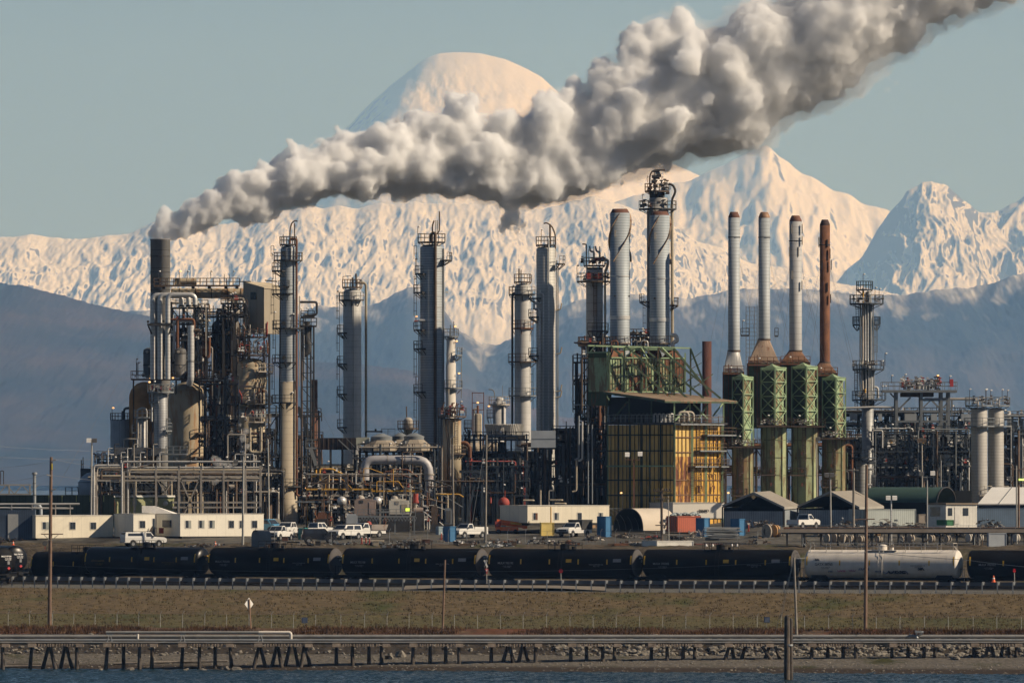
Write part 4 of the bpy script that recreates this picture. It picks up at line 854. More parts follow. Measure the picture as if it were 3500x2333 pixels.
t = T('riser_pipe', 'fat silver vertical riser pipe running down to the broad beige vessel', 'pipe', 654, 1156); pipe(t, SILV, [(654, -34, 1112), (654, -34, 1296), (648, -20, 1312)], 11, n=16); t.p('side_nozzle', BRN).cyl((664, -34, 1130), (684, -34, 1130), 7, n=12); t.p('clamp', DARK).cyl((654, -34, 1234), (654, -34, 1237), 12, n=16)
t = T('column', 'slim grey ribbed column in front of the broad beige vessel', 'column', 549, 1143, 1532); col(t, 549, [(1342, 1532, 23)], mat=M('ribbed_grey', (.34, .345, .35), .5, .3, seam=.35, seamw=.05, vseam=.4), dome=.3); plat(t, 549, 1338, 8, 46, mat=GREY); plat(t, 549, 1372, 23, 40, 100, 260, mat=GREY)
pipe(t, ALUP, [(520, -20, 1440), (520, -20, 1340), (530, -20, 1322), (546, -20, 1322)], 3); ladder(t, 576, -6, 1450, 1530, GREY); plat(t, 549, 1470, 23, 40, -60, 40, mat=GREY)
for x, y in ((508, 1330), (526, 1328), (586, 1336)): lamp(t, x, -25, y, 26, 4, x == 508)
for i in range(14): rr2 = random.Random(i + 90); valve(t, 510 + i * 6, -30, 1332 - rr2.random() * 14, rr2.choice((BRN, PALE, RED, GREY)), .8)
t = T('column', 'short grey column with square top deck, left of the ribbed one', 'column', 484, 1146, 1545); col(t, 484, [(1425, 1545, 14)], mat=ALUP, dome=0); deck(t, 460, 512, -28, 28, 1424, GREY, h=24); pipe(t, ALUP, [(470, -16, 1530), (470, -16, 1400), (490, -16, 1392), (502, -16, 1400), (502, -16, 1530)], 3); deck(t, 452, 480, -20, 10, 1476, GREY); pipe(t, PALE, [(425, -20, 1528), (425, -20, 1500), (472, -20, 1500), (472, -20, 1440)], 3)
t = T('tank', 'small pale tank with railed roof at the far left of the cracking unit', 'tank', 410, 1178); col(t, 410, [(1433, t.py, 33)], mat=M('tank_pale', (.40, .41, .41), .6, .1, vseam=.8, seamd=.3, dirt=.4, streak=.1), dome=.05); plat(t, 410, 1433, 1, 33, mat=DARKB, h=22); pipe(t, DARKB, [(424, 0, 1433), (424, 0, 1394), (446, 0, 1394)], 4, bend=12); pipe(t, DARKB, [(421, -10, 1433), (421, -10, 1404)], 5); lamp(t, 384, -20, 1432, 40, 4, True)
t = T('concrete_table', 'dark concrete table on legs carrying the slim columns', 'platform', 470, 1144); t.p('slab', M('table_concrete', (.085, .09, .10), .85, var=.25)).box(394, 552, -48, 48, 1528, 1557); deck(t, 545, 640, -40, 30, 1549, GREY, h=24)
for x in (404, 446, 500, 544): t.p('leg', M('leg_concrete', (.2, .19, .17), .85)).box(x - 8, x + 8, -40, 40, 1557, t.py)
for i in range(10): pipe(t, RND.choice(PIPES), [(350 + i * 22, -52, 1600), (350 + i * 22, -52, 1546 - (i % 3) * 14), (366 + i * 22, -52, 1546 - (i % 3) * 14)], 2)
steelwork('low cluttered pump deck below the left tank', 336, 470, [1566, 1610], 1150, -40, 40, 4, 22, 6, 31, mat=GREY, pal=[ALUP, GREY, SILV, BRN, DARK], nval=8, lamps=3)
t = T('domed_tank', 'pale bulging domed tank at the left edge of the plant', 'tank', 318, 1185); t.p('shell', M('dome_pale', (.40, .42, .45), .6, dirt=.3)).ball((318, 0, 1668), 54, sz=1.05, n=24); t.p('ring', GREY).cyl((318, 0, 1646), (318, 0, 1649), 52.5, n=24, cap=False); deck(t, 224, 268, -20, 20, 1690, DARKB, h=26)
t = T('box_stack', 'dark square stack with thin mast behind the domed tank', 'stack', 292, 1190); t.p('shell', DARK).box(276, 312, -18, 18, 1600, t.py); pipe(t, DARK, [(284, 0, 1600), (284, 0, 1561)], 1.6); pipe(t, DARK, [(278, 0, 1600), (278, 0, 1571)], 1.8); pipe(t, DARK, [(278, 0, 1590), (286, 0, 1582)], 1.4)
# reactor vessel with its decks
t = T('reactor', 'tall pale stained reactor vessel wrapped in platforms', 'reactor', 861, 1158); col(t, 861, [(1224, 1292, 50), (1292, 1300, (50, 54)), (1300, 1330, (54, 46)), (1330, t.py, 46)], mat=BEIGER, dome=.5, n=32)
plat(t, 861, 1212, 20, 62, mat=BRN); plat(t, 861, 1150, 10, 54, mat=BRN); plat(t, 861, 1268, 50, 74, -70, 60, mat=PALE); plat(t, 861, 1378, 46, 70, mat=DARK); plat(t, 861, 1440, 46, 66, -100, 80, mat=PALE); plat(t, 861, 1510, 46, 66, -90, 60, mat=BRN); plat(t, 861, 1580, 46, 66, mat=BRN)
ladder(t, 905, -26, 1230, 1440, BRN); ladder(t, 880, -50, 1300, 1440, BRN)
b = t.p('shell_band', PALE); b.cyl((861, 0, 1318), (861, 0, 1324), 50, n=30, cap=False); b.cyl((861, 0, 1395), (861, 0, 1401), 48, n=30, cap=False); t.p('insulation_patch', ALUB).cyl((861, 0, 1402), (861, 0, 1424), 48.5, n=30, cap=False)
for i in range(34):
    rr2 = random.Random(i + 500); x = 820 + rr2.random() * 96; y = rr2.choice((1210, 1210, 1150, 1376, 1440)); pipe(t, rr2.choice((BRN, RUSTM, PALE, ALUP, RED)), [(x, -54 + rr2.random() * 20, y), (x, -54, y - rr2.uniform(20, 52)), (x + rr2.uniform(-16, 16), -54, y - rr2.uniform(20, 52))], rr2.choice((1.2, 1.8, 2.6)))
for i in range(24): rr2 = random.Random(i + 700); valve(t, 815 + rr2.random() * 100, -56, rr2.choice((1206, 1206, 1150, 1260, 1374, 1436)) - rr2.random() * 14, rr2.choice((RED, LAMPW, BRN, PALE, GREY)), rr2.uniform(.7, 1.4))
m = t.p('support_frame', DARK)
for x in (806, 920): m.beam((x, -50, 1141), (x, -50, t.py), 5); m.beam((x, 50, 1141), (x, 50, t.py), 5)
steelwork('dark frame of risers between the beige vessel and reactor', 700, 806, [1310, 1380, 1450, 1520, 1590, 1650], 1150, -50, 40, 4, 40, 7, 33, pal=[DARK, BRN, PALE, RUSTM, ALUP], nval=10, lamps=5)
steelwork('tangled lower deck of pipes around the reactor base', 790, 930, [1490, 1560, 1620, 1680], 1146, -44, 40, 5, 44, 8, 34, pal=[PALE, BRN, ALUP, BEIGE, RUSTM, DARK], nval=14, lamps=6)
for x, r_, yt, d, lab in ((772, 50, 1085, 40, 'large dark vessel deep inside the reactor structure'), (650, 34, 1120, 60, 'dark narrow vessel behind the dark grey drums')):
    t = T('vessel', lab, 'vessel', x, 1176); col(t, x, [(yt, t.py, r_)], d=d, mat=M('vessel_dark_brown', (.05, .042, .038), .8, var=.3, rust=.25, rustcol=(.08, .045, .03)), dome=.6, n=26)  # very dark brown over the whole shell
    for y in (yt + 90, yt + 210): t.p('ring', DARK).cyl((x, d, y), (x, d, y + 6), r_ * 1.04, n=26)
# main fractionator
t = T('column', 'tall silver column with beige lower half and rust red side pipe', 'column', 985, 1146)
col(t, 985, [(838, 1302, 26)], mat=ALUB, dome=.6); col(t, 985, [(1302, 1680, 27.5), (1680, t.py, 31)], mat=BEIGE, dome=0, part='lower_shell')
plat(t, 985, 834, 8, 29, mat=DARK); plat(t, 985, 888, 26, 49); plat(t, 985, 924, 26, 56, 110, 250); plat(t, 985, 1003, 26, 55, 95, 290); plat(t, 985, 1120, 26, 54); plat(t, 985, 1237, 26, 54, 90, 300); plat(t, 985, 1374, 28, 56, 60, 300); plat(t, 985, 1660, 28, 44)
for x, y0_, y1_ in ((936, 860, 922), (942, 930, 1000), (936, 1010, 1120), (942, 1130, 1236), (938, 1245, 1372)): ladder(t, x, -2, y0_, y1_, side=-1)
pipe(t, RUSTM, [(990, -8, 840), (990, -8, 816), (1014, -8, 816), (1014, -20, 850), (1014, -20, 1690), (1024, -20, 1695)], 4.2); pipe(t, BRN, [(991, 0, 838), (991, 0, 785), (997, 0, 762), (1008, 0, 754), (1017, 0, 756)], 2.4, bend=14); pipe(t, BRN, [(1007, 0, 835), (1007, 0, 762)], 2)
pipe(t, PALE, [(1024, -16, 1012), (1024, -16, 1320)], 1.6); pipe(t, DARK, [(959, 24, 890), (952, 24, 1690)], 2.5); pipe(t, SILV, [(996, -26, 842), (996, -26, 884)], 3)
for y in (866, 1105, 1222): t.p('manhole', DARK).cyl((970, -30, y), (970, -22, y), 7, n=14)
for x, y, h in ((968, 830, 28), (931, 888, 20), (931, 1000, 48), (938, 1115, 50), (1000, 1112, 40), (998, 1370, 30)): lamp(t, x, -24, y, h, 3)
b = t.p('seam_ring', SILV); b.cyl((985, 0, 1301), (985, 0, 1304), 28, n=24, cap=False); deck(t, 953, 990, -44, -20, 978, DARK, h=18)
t = T('side_piping', 'dark vertical pipes and gooseneck just right of the silver and beige column', 'pipework', 1052, 1156)
pipe(t, DARK, [(1022, 0, 1032), (1083, 0, 1032), (1083, 0, 1074), (1066, 0, 1078), (1040, 0, 1078)], 4, bend=8); pipe(t, DARK, [(1048, 10, 1100), (1048, 10, 1160), (1056, 10, 1185), (1046, 10, 1208), (1030, 10, 1212)], 12, n=14, bend=26); pipe(t, ALUP, [(1038, -10, 1300), (1038, -10, 1075), (1052, -10, 1075)], 3); deck(t, 1026, 1082, -24, 30, 1112, DARK); deck(t, 1028, 1075, -20, 30, 1080, DARK, h=18)
for x in (1032, 1050, 1062): pipe(t, RND.choice((DARK, DARKB, BRN)), [(x, 10, 1110), (x, 10, t.py)], 3)
for x in (1030, 1072): t.p('column', DARK).beam((x, 26, 1112), (x, 26, t.py), 5); t.p('column', DARK).beam((x, -22, 1112), (x, -22, t.py), 4)
br = t.p('brace', DARKB)
for i in range(12): y = 1130 + i * 48; br.beam((1030, -22, y), (1072, -22, y + 48), 2.5); br.beam((1030, -22, y + 48), (1072, -22, y + 48), 2.5)
for x in (1030, 1054, 1070): lamp(t, x, -20, 1078, 26, -3)
t = T('stack', 'short rusty brown stack right of the dark gooseneck pipes', 'stack', 1073, 1215); col(t, 1073, [(1297, t.py, 12.5)], mat=RUSTM, dome=0); t.p('ring', BRN).cyl((1073, 0, 1354), (1073, 0, 1357), 13.5, n=20)
t = T('conveyor', 'dark inclined conveyor leg leaning on the brown stack', 'conveyor', 1050, 1190); m = t.p('leg', DARKB); m.beam((1018, 0, 1390), (1075, 0, 1540), 14, 10); m.beam((1075, 0, 1540), (1090, 0, t.py), 8)
# front left pipe rack
t = T('pipe_rack', 'long front pipe rack with cross bracing at the left', 'pipe rack', 650, 1128); yb = t.py
for x in (534, 612, 688, 765, 840, 330, 425, 890): 
    for d in (-20, 40): t.p('column', PALE).box(x - 3, x + 3, d - 3, d + 3, 1590 if x > 500 else 1612, yb)
for y, x0_, x1_ in ((1628, 425, 893), (1641, 330, 893), (1612, 440, 893), (1716, 590, 893), (1733, 590, 893)):
    m = t.p('beam', PALE); m.box(x0_, x1_, -22, -16, y - 3, y + 3); m.box(x0_, x1_, 38, 44, y - 3, y + 3)
m = t.p('brace', PALE); m.beam((612, -20, 1622), (688, -20, yb), 4); m.beam((688, -20, 1622), (612, -20, yb), 4); m.beam((534, -20, 1632), (570, -20, 1690), 3); m.beam((600, -20, 1632), (560, -20, 1690), 3)
for x0_, y, x1_, d, r_, mm in ((418, 1577, 891, -28, 3.6, ALUP), (437, 1597, 891, -10, 3.4, ALUP), (322, 1590, 420, -26, 4, ALUP), (332, 1598, 420, 0, 3, PALE), (345, 1606, 600, 20, 4, BRN), (440, 1606, 891, 10, 4.5, BEIGE), (430, 1620, 891, 25, 4, BRN), (460, 1634, 891, 0, 4, PALE)): pipe(t, mm, [(x0_, d, yb), (x0_, d, y), (x1_, d, y)], r_, n=10, bend=10, fl=True)
t.p('elbow_shade', DARK).box(424, 434, 0, 14, 1600, yb - 20); pipe(t, PALE, [(470, -24, 1597), (500, -24, 1590), (530, -24, 1577)], 4)  # dark box standing in for shade behind the pipe bends
for i in range(8): valve(t, 350 + i * 64, -28, 1574 - (i % 2) * 6, RND.choice((GREY, BRN, RED)), .8)
for x in (400, 440, 500, 780, 850): lamp(t, x, -26, 1590, 30, -4)
steelwork('shadowed ground floor of pumps behind the front left pipe rack', 330, 600, [1640, 1690], 1140, -20, 40, 6, 26, 10, 35, pal=[DARK, BRN, PALE, BEIGE, GREY], nval=8, lamps=3, mat=DARK)
steelwork('shadowed lower deck left of the beige column base', 600, 960, [1625, 1690], 1142, -30, 40, 7, 44, 12, 36, pal=[DARK, BRN, PALE, BEIGE, ALUP], nval=12, lamps=4)
steelwork('dark rear row of towers between the reactor and beige column', 800, 1090, [1420, 1500, 1570, 1640, 1700], 1192, -40, 40, 7, 60, 14, 37, pal=[DARK, DARKB, BRN, BRN, GREY], nval=10, lamps=4)
steelwork('dark rear deck behind the front left pipe rack', 470, 800, [1560, 1610, 1650, 1700], 1190, -40, 40, 8, 50, 16, 38, pal=[DARK, DARKB, BRN, BRN, PALE], nval=10, lamps=4)
# low steam wisps
def puff(lab, px, py, Y, rs, seed):
    r = random.Random(seed); mb = MB(); k = Y / FPX
    for dx, dy, rad in rs: mb.ball((dx * k, r.uniform(-6, 6) * k, -dy * k), rad * k, n=12)
    m = bpy.data.materials.get('steam') or bpy.data.materials.new('steam'); m.use_nodes = True; N = m.node_tree.nodes
    if 'Principled BSDF' in N:
        N.remove(N['Principled BSDF']); v = N.new('ShaderNodeVolumePrincipled'); v.inputs['Color'].default_value = (.98, .98, .98, 1); v.inputs['Density'].default_value = .5; m.node_tree.links.new(v.outputs[0], N['Material Output'].inputs['Volume'])
    o = solo('steam_puff', mb, m, lab, 'steam', 'small steam leaks', 'stuff'); o.location = (WX(px, Y), Y, WZ(py, Y)); md = o.modifiers.new('r', 'REMESH'); md.voxel_size = .13; md.use_smooth_shade = True
    for s_, st in ((1.2, .7), (.4, .3)):
        tx = bpy.data.textures.new('t', 'CLOUDS'); tx.noise_scale = s_; d = o.modifiers.new('d', 'DISPLACE'); d.texture = tx; d.strength = st; d.texture_coords = 'LOCAL'
puff('white steam drifting over the front left pipe rack', 745, 1580, 1131, [(0, 0, 18), (-12, -16, 12), (20, 6, 14), (40, 10, 10), (60, 4, 8)], 1)
puff('thin grey steam rising beside the reactor', 830, 1500, 1135, [(0, 0, 14), (8, -26, 12), (-8, -48, 9), (14, 26, 12), (4, 50, 8)], 2)
puff('small white steam jet below the pipe rack', 733, 1652, 1125, [(0, 0, 10), (8, -8, 8), (0, 12, 5)], 3)
# ---------------------------------------------------------------- middle of the plant
t = T('column', 'hazy pale grey column with tall return pipe on its right', 'column', 1204, 1236); col(t, 1204, [(986, t.py, 31)], mat=ALUP, dome=.45)
plat(t, 1204, 980, 10, 34, mat=BRN); plat(t, 1204, 1024, 31, 46, 100, 330, mat=DARK)
for y in (1136, 1242, 1345, 1458): plat(t, 1204, y, 31, 52, 140, 235, mat=DARK)
for a, b in ((1030, 1134), (1140, 1240), (1246, 1343), (1350, 1456)): ladder(t, 1160, 0, a, b, side=-1)
pipe(t, BEIGE, [(1220, 0, 966), (1251, 0, 966), (1251, 0, t.py)], 4.6, n=10, bend=12); pipe(t, ALUP, [(1210, -34, 1030), (1212, -34, t.py)], 2.2); pipe(t, BRN, [(1217, 0, 985), (1217, 0, 935)], 3); pipe(t, DARK, [(1205, 0, 980), (1205, 0, 948)], 3); pipe(t, DARK, [(1172, 0, 975), (1172, 0, 945), (1200, 0, 942)], 1)
lamp(t, 1152, 0, 1020, 26, 3); lamp(t, 1232, 0, 980, 24, 3)
t = T('column', 'largest silver column with a dark pipe down its front', 'column', 1475, 1168); col(t, 1475, [(834, t.py, 39)], mat=ALUB, dome=.35, n=32)
plat(t, 1475, 826, 8, 47, h=27); plat(t, 1475, 888, 39, 70, -40, 30); plat(t, 1475, 934, 39, 57, 140, 240)
for y in (998, 1126, 1190, 1338): plat(t, 1475, y, 39, 62, 140, 240)
for a, b in ((860, 930), (940, 995), (1004, 1124), (1194, 1336), (1342, 1470)): ladder(t, 1424, -2, a, b, side=-1)
pipe(t, BRN, [(1474, -20, 826), (1474, -36, 800), (1488, -44, 796), (1488, -44, t.py)], 5.2, n=12, bend=14); pipe(t, BRN, [(1478, 0, 834), (1478, 0, 770), (1484, 0, 754)], 2.6, bend=8); pipe(t, BRN, [(1492, 0, 800), (1502, 0, 790), (1502, 0, 722)], 2.2, bend=8); pipe(t, GREY, [(1490, 0, 800), (1490, 0, 753)], 1.6); pipe(t, GREY, [(1496, 0, 800), (1496, 0, 752)], 1.4)
pipe(t, GREY, [(1516, -14, 850), (1516, -14, t.py)], 3); pipe(t, GREY, [(1432, -8, 1130), (1432, -8, t.py)], 2); t.p('nozzle', SILV).cyl((1434, -36, 1096), (1454, -36, 1095), 5, n=12); pipe(t, RED, [(1416, -36, 1098), (1434, -36, 1096)], 2)
rg = t.p('band', SILV)
for y in (882, 924, 966, 1009, 1050, 1092, 1134, 1176, 1218, 1262): rg.cyl((1475, 0, y), (1475, 0, y + 2), 40, n=30, cap=False)
for x, y, h in ((1428, 826, 52), (1420, 930, 46), (1416, 995, 44), (1420, 1124, 44), (1420, 1336, 52)): lamp(t, x, -10, y, h, 4, y == 1124)
t.p('sign', LAMPW).box(1522, 1532, -12, -10, 994, 1002)
t = T('column', 'thin white column with two lit lamps, half behind the largest column', 'column', 1541, 1200); col(t, 1541, [(1150, 1216, 15), (1216, 1240, 15), (1240, t.py, 17)], mat=M('white_jacket', (.62, .58, .52), .65, var=.12, dirt=.4), dome=.6); plat(t, 1541, 1148, 4, 26, mat=GREY); plat(t, 1546, 1212, 16, 34, -60, 60, mat=GREY); plat(t, 1546, 1324, 17, 34, mat=GREY); pipe(t, GREY, [(1540, 0, 1150), (1540, 0, 1110)], 2); pipe(t, GREY, [(1551, 0, 1148), (1551, 0, 1098)], 1.4); pipe(t, GREY, [(1577, 0, 1190), (1577, 0, 1360)], 1.6)
for x, y in ((1552, 1140), (1557, 1190), (1565, 1300)): lamp(t, x, -10, y, 26, 4, True)
t = T('column', 'stout beige column with crowded round top deck in the middle', 'column', 1545, 1140); col(t, 1545, [(1428, 1680, 31.5), (1680, 1700, (31, 22)), (1700, t.py, 22)], mat=BEIGER, dome=.2, n=28); plat(t, 1545, 1421, 6, 49, mat=BRN, h=28); ladder(t, 1560, -36, 1440, 1560, BRN); plat(t, 1545, 1548, 31, 48, -80, 30, mat=BRN)
pipe(t, RUSTM, [(1576, 0, 1512), (1596, 0, 1512), (1606, 0, 1530), (1606, 0, 1640)], 6, n=12, bend=18); pipe(t, BRN, [(1520, -28, 1421), (1530, -30, 1500), (1530, -34, 1720)], 1.8); pipe(t, PALE, [(1556, -34, 1425), (1556, -36, 1490), (1540, -36, 1496), (1540, -36, 1700)], 2)
for i in range(30): rr2 = random.Random(i + 40); valve(t, 1506 + rr2.random() * 78, -30 + rr2.random() * 30, 1418 - rr2.random() * 22, rr2.choice((BRN, RUSTM, PALE, RED, GREY)), rr2.uniform(.7, 1.5))
for i in range(8): rr2 = random.Random(i + 140); pipe(t, rr2.choice((BRN, RUSTM, GREY)), [(1515 + i * 8, -10, 1421), (1515 + i * 8, -10, 1378 + rr2.random() * 22), (1522 + i * 8, -10, 1374 + rr2.random() * 20)], 1.8)
m = t.p('panel', LAMPW); m.box(1573, 1586, -44, -42, 1402, 1412); lamp(t, 1574, -20, 1410, 40, 3)
for x in (1498, 1508, 1516): pipe(t, GREY, [(x, 10, 1420), (x, 10, 1640)], 2.5)
t = T('vessel', 'small blurred pale vessel far behind the hooded coolers', 'vessel', 1395, 1330); col(t, 1395, [(1425, 1470, 16), (1470, t.py, 14)], mat=PALE, dome=.8); plat(t, 1395, 1462, 14, 36, mat=BRN); pipe(t, BRN, [(1390, 0, 1425), (1389, 0, 1388)], 2)
t = T('vessel', 'beige vessel inside a rusty hoist frame', 'vessel', 1633, 1225); col(t, 1633, [(1412, t.py, 14)], mat=BEIGE, dome=.3); m = t.p('hoist_frame', RUSTM)
for x in (1614, 1653):
    for d in (-14, 14): m.beam((x, d, 1340), (x, d, t.py), 2.4)
for y in (1342, 1376, 1400): m.beam((1614, -14, y), (1653, -14, y), 2.4)
pipe(t, ALUP, [(1620, -8, 1500), (1620, -8, 1398), (1630, -8, 1396)], 4); pipe(t, RUSTM, [(1633, 0, 1412), (1633, 0, 1385)], 4); lamp(t, 1630, -14, 1380, 6, 3, True); plat(t, 1600, 1460, 4, 14, mat=DARK)
t = T('column', 'short hazy column with wide railed top and curved lamp arm', 'column', 1707, 1262); col(t, 1707, [(1356, 1372, 14), (1372, t.py, 22)], mat=ALUP, dome=.5); plat(t, 1707, 1380, 10, 36, mat=PALE); plat(t, 1680, 1424, 10, 16, mat=GREY); pipe(t, GREY, [(1690, 0, 1362), (1690, 0, 1340), (1684, 0, 1331), (1670, 0, 1330)], 1.8, bend=10); pipe(t, ALUP, [(1722, -20, 1385), (1722, -20, 1450)], 3); pipe(t, GREY, [(1717, 0, 1356), (1717, 0, 1318)], .8); lamp(t, 1668, -10, 1396, 10, 3, True)
t = T('fan_shroud', 'white ribbed cooling fan shroud like a shallow tub', 'cooling tower', 1724, 1205, 1486); m = t.p('shell', M('shroud_white', (.56, .54, .50), .7, var=.1, dirt=.3)); q = MB(); q.lathe([(58, -1486), (66, -1449), (63, -1449), (55, -1484)], n=48); m.add([(x + 1724, y, -z) for x, y, z in q.v], q.f, True)
rb = t.p('rib', M('shroud_rib', (.44, .43, .40), .7))
for i in range(56): a = 2 * PI * i / 56; rb.beam((1724 + 59 * math.cos(a), 59 * math.sin(a), 1485), (1724 + 67.5 * math.cos(a), 67.5 * math.sin(a), 1449), 2.2)
t.p('base', DARK).box(1655, 1795, -60, 60, 1486, 1500)
TAN = M('cooler_tan', (.30, .255, .20), .75, var=.2, dirt=.3, streak=.3)
for px, Y, yt, w, lab in ((1304, 1150, 1490, 72, 'tan octagonal cooler hood, nearer left of the pair'), (1415, 1150, 1488, 68, 'tan octagonal cooler hood, nearer right of the pair'), (1368, 1182, 1488, 54, 'tan cooler hood peeping out behind the two nearer hoods'), (1478, 1182, 1489, 54, 'tan cooler hood behind, right of the others and next to the largest column'), (1612, 1182, 1498, 46, 'small tan cooler hood behind the rusty elbow pipe'), (1684, 1182, 1498, 40, 'small tan cooler hood below the white ribbed shroud')):
    t = T('cooler_hood', lab, 'air cooler', px, Y, 1540, group='tan air cooler hoods'); m = t.p('hood', TAN); n = 8; vs = []
    for r_, y in ((w, 1540), (w * .98, 1526), (w * .54, yt + 14)):
        for i in range(n): a = 2 * PI * (i + .5) / n; vs.append((px + r_ * math.cos(a), r_ * math.sin(a), y))
    m.add(vs, [(k * n + i, k * n + (i + 1) % n, (k + 1) * n + (i + 1) % n, (k + 1) * n + i) for k in range(2) for i in range(n)] + [tuple(range(2 * n, 3 * n))])
    f = t.p('fan_ring', GREY); f.cyl((px, 0, yt + 14), (px, 0, yt + 2), w * .5, w * .52, n=26); f.cyl((px, 0, yt + 2), (px, 0, yt - 9), w * .5, w * .12, n=26)
steelwork('dark cooler deck under the tan hoods', 1230, 1500, [1541, 1580, 1630, 1690], 1150, -80, 90, 7, 60, 12, 41, mat=DARK, pal=[DARK, DARKB, BRN, PALE, GREY], rails=True, lamps=8, nval=14)
steelwork('dark cooler deck right of the stout beige column', 1590, 1800, [1500, 1560, 1610, 1660], 1176, -80, 60, 5, 40, 9, 42, mat=DARKB, pal=[DARK, DARKB, GREY, BRN], lamps=5)
t = T('trough', 'long black rusty trough on legs with stairs at its right', 'trough', 1150, 1152); m = t.p('trough_body', M('trough_black', (.03, .022, .02), .8, rust=.2)); m.box(1086, 1218, -40, 40, 1496, 1536); t.p('end_panel', M('panel_pale', (.42, .43, .36), .7, dirt=.3)).box(1218, 1262, -40, 40, 1494, 1520)
rb = t.p('rib', BRN)
for x in range(1090, 1218, 16): rb.box(x, x + 2, -42, -40, 1496, 1536)
for x in (1092, 1130, 1170, 1212): t.p('leg', DARK).box(x - 3, x + 3, -38, -32, 1536, t.py); t.p('leg', DARK).box(x - 3, x + 3, 30, 36, 1536, t.py)
s = t.p('stair', GREY); s.beam((1158, -46, 1502), (1226, -46, 1566), 4); s.beam((1168, -46, 1480), (1228, -46, 1542), 1.6)
deck(t, 1046, 1090, -40, 30, 1528, GREY, h=26); s.beam((1062, -44, 1530), (1082, -44, 1590), 12, 4)
t = T('vent_pipe', 'thin bent vent pipe beside a screen behind the hoods', 'pipe', 1270, 1178, 1492); pipe(t, DARK, [(1250, 0, 1492), (1250, 0, 1474), (1307, 0, 1474)], 2.4); t.p('valve_top', DARK).ball((1284, 0, 1468), 4); m = t.p('screen', GREY)
for x in (1304, 1326, 1350): m.beam((x, 0, 1464), (x, 0, 1492), 1.5)
m.beam((1304, 0, 1465), (1350, 0, 1465), 1.5)
for i in range(10): m.beam((1304 + i * 4.6, 0, 1466), (1304 + i * 4.6, 0, 1492), .5)
t = T('overhead_pipe', 'huge grey overhead pipe with rust on top bending down at both ends', 'pipe', 1360, 1138); pipe(t, M('overhead_grey', (.40, .39, .40), .55, .15, var=.12, rust=.18, rustcol=(.25, .10, .06), streak=1), [(1247, 0, 1640), (1247, 0, 1571), (1466, 0, 1571), (1466, 0, 1694)], 15.5, n=20, bend=46)
pipe(t, M('cone_beige', (.52, .42, .31), .7, rust=.3), [(1466, 0, 1694), (1467, 0, 1700), (1478, -4, 1726)], 12, part='end_cone', n=16, bend=6); rg = t.p('clamp', PALE)
for x in (1324, 1384, 1408): rg.cyl((x, 0, 1571), (x + 3, 0, 1571), 16.6, n=20)
rg.cyl((1466, 0, 1618), (1466, 0, 1623), 18, n=20); rg.cyl((1466, 0, 1692), (1466, 0, 1696), 17, n=20); pipe(t, BRN, [(1375, -18, 1640), (1375, -18, 1545), (1444, -18, 1545), (1444, -18, 1560)], 2.2); t.p('support', DARK).box(1360, 1366, -4, 4, 1586, t.py); t.p('support', DARK).box(1462, 1470, 6, 12, 1726, t.py)
steelwork('dark rear deck behind the middle pipe rack', 1030, 1520, [1610, 1650, 1700, 1745], 1160, -40, 40, 11, 70, 22, 39, pal=[DARK, BRN, PALE, BEIGE, GREY, DARK], nval=18, lamps=5)
BACKING = M('backing_siding', (.030, .028, .027), .85, var=.4, vseam=.6, seamd=.4, rust=.2, rustcol=(.05, .03, .02))  # added dark backing, shade among the pipework put into its colour
for x0, x1, yt, Y, lab in ((1075, 1500, 1592, 1188, 'long added dark backing under the tan cooler hoods'), (1560, 1900, 1545, 1206, 'added dark backing behind the blue steel bay'), (600, 965, 1600, 1204, 'added dark backing behind the reactor base'), (336, 600, 1640, 1206, 'low added dark backing behind the left pump deck'), (2888, 3330, 1500, 1222, 'long added dark backing behind the braced frame'), (1905, 2075, 1470, 1186, 'tall added dark backing left of the yellow furnace'), (3430, 3600, 1540, 1216, 'added dark backing at the right edge of the plant')):
    t = T('shade_backing', lab, 'building', (x0 + x1) / 2, Y, group='added dark backing blocks at the back'); t.p('wall', BACKING).box(x0, x1, 0, 60, yt, t.py); t.p('roof', DARKB).box(x0 - 4, x1 + 4, -4, 64, yt - 5, yt); m = t.p('rib', DARKB)
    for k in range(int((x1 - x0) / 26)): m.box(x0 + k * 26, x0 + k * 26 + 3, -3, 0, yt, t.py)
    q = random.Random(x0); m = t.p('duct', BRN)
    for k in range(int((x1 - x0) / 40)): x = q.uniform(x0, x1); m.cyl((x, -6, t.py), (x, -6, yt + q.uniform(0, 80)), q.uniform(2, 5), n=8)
# middle front rack
t = T('pipe_rack', 'cluttered middle pipe rack with a yellow beam', 'pipe rack', 1250, 1126); yb = t.py
for x in (1048, 1122, 1183, 1239, 1299, 1358, 1435):
    for d in (-24, 40): t.p('column', PALE if x % 2 else BRN).box(x - 2.6, x + 2.6, d - 3, d + 3, 1618, yb)
for y, x0_, x1_, mm in ((1619, 1048, 1440, PALE), (1626, 1130, 1375, BRN), (1671, 1048, 1275, YELO), (1677, 1270, 1442, YELO), (1714, 1010, 1135, GREY), (1650, 1048, 1440, BRN), (1748, 1090, 1480, GREY)): t.p('beam', mm).box(x0_, x1_, -28, -22, y - 2.6, y + 2.6); t.p('beam', mm).box(x0_, x1_, 38, 42, y - 2.6, y + 2.6)
b = t.p('brace', PALE); b.beam((1136, -26, 1706), (1153, -26, 1678), 3); b.beam((1153, -26, 1678), (1170, -26, 1706), 3); b.beam((1250, -26, 1712), (1268, -26, 1678), 3); b.beam((1268, -26, 1678), (1284, -26, 1706), 3); b.beam((1060, -26, 1664), (1124, -26, 1624), 2); b.beam((1310, -26, 1624), (1400, -26, 1672), 2)
r = random.Random(88)
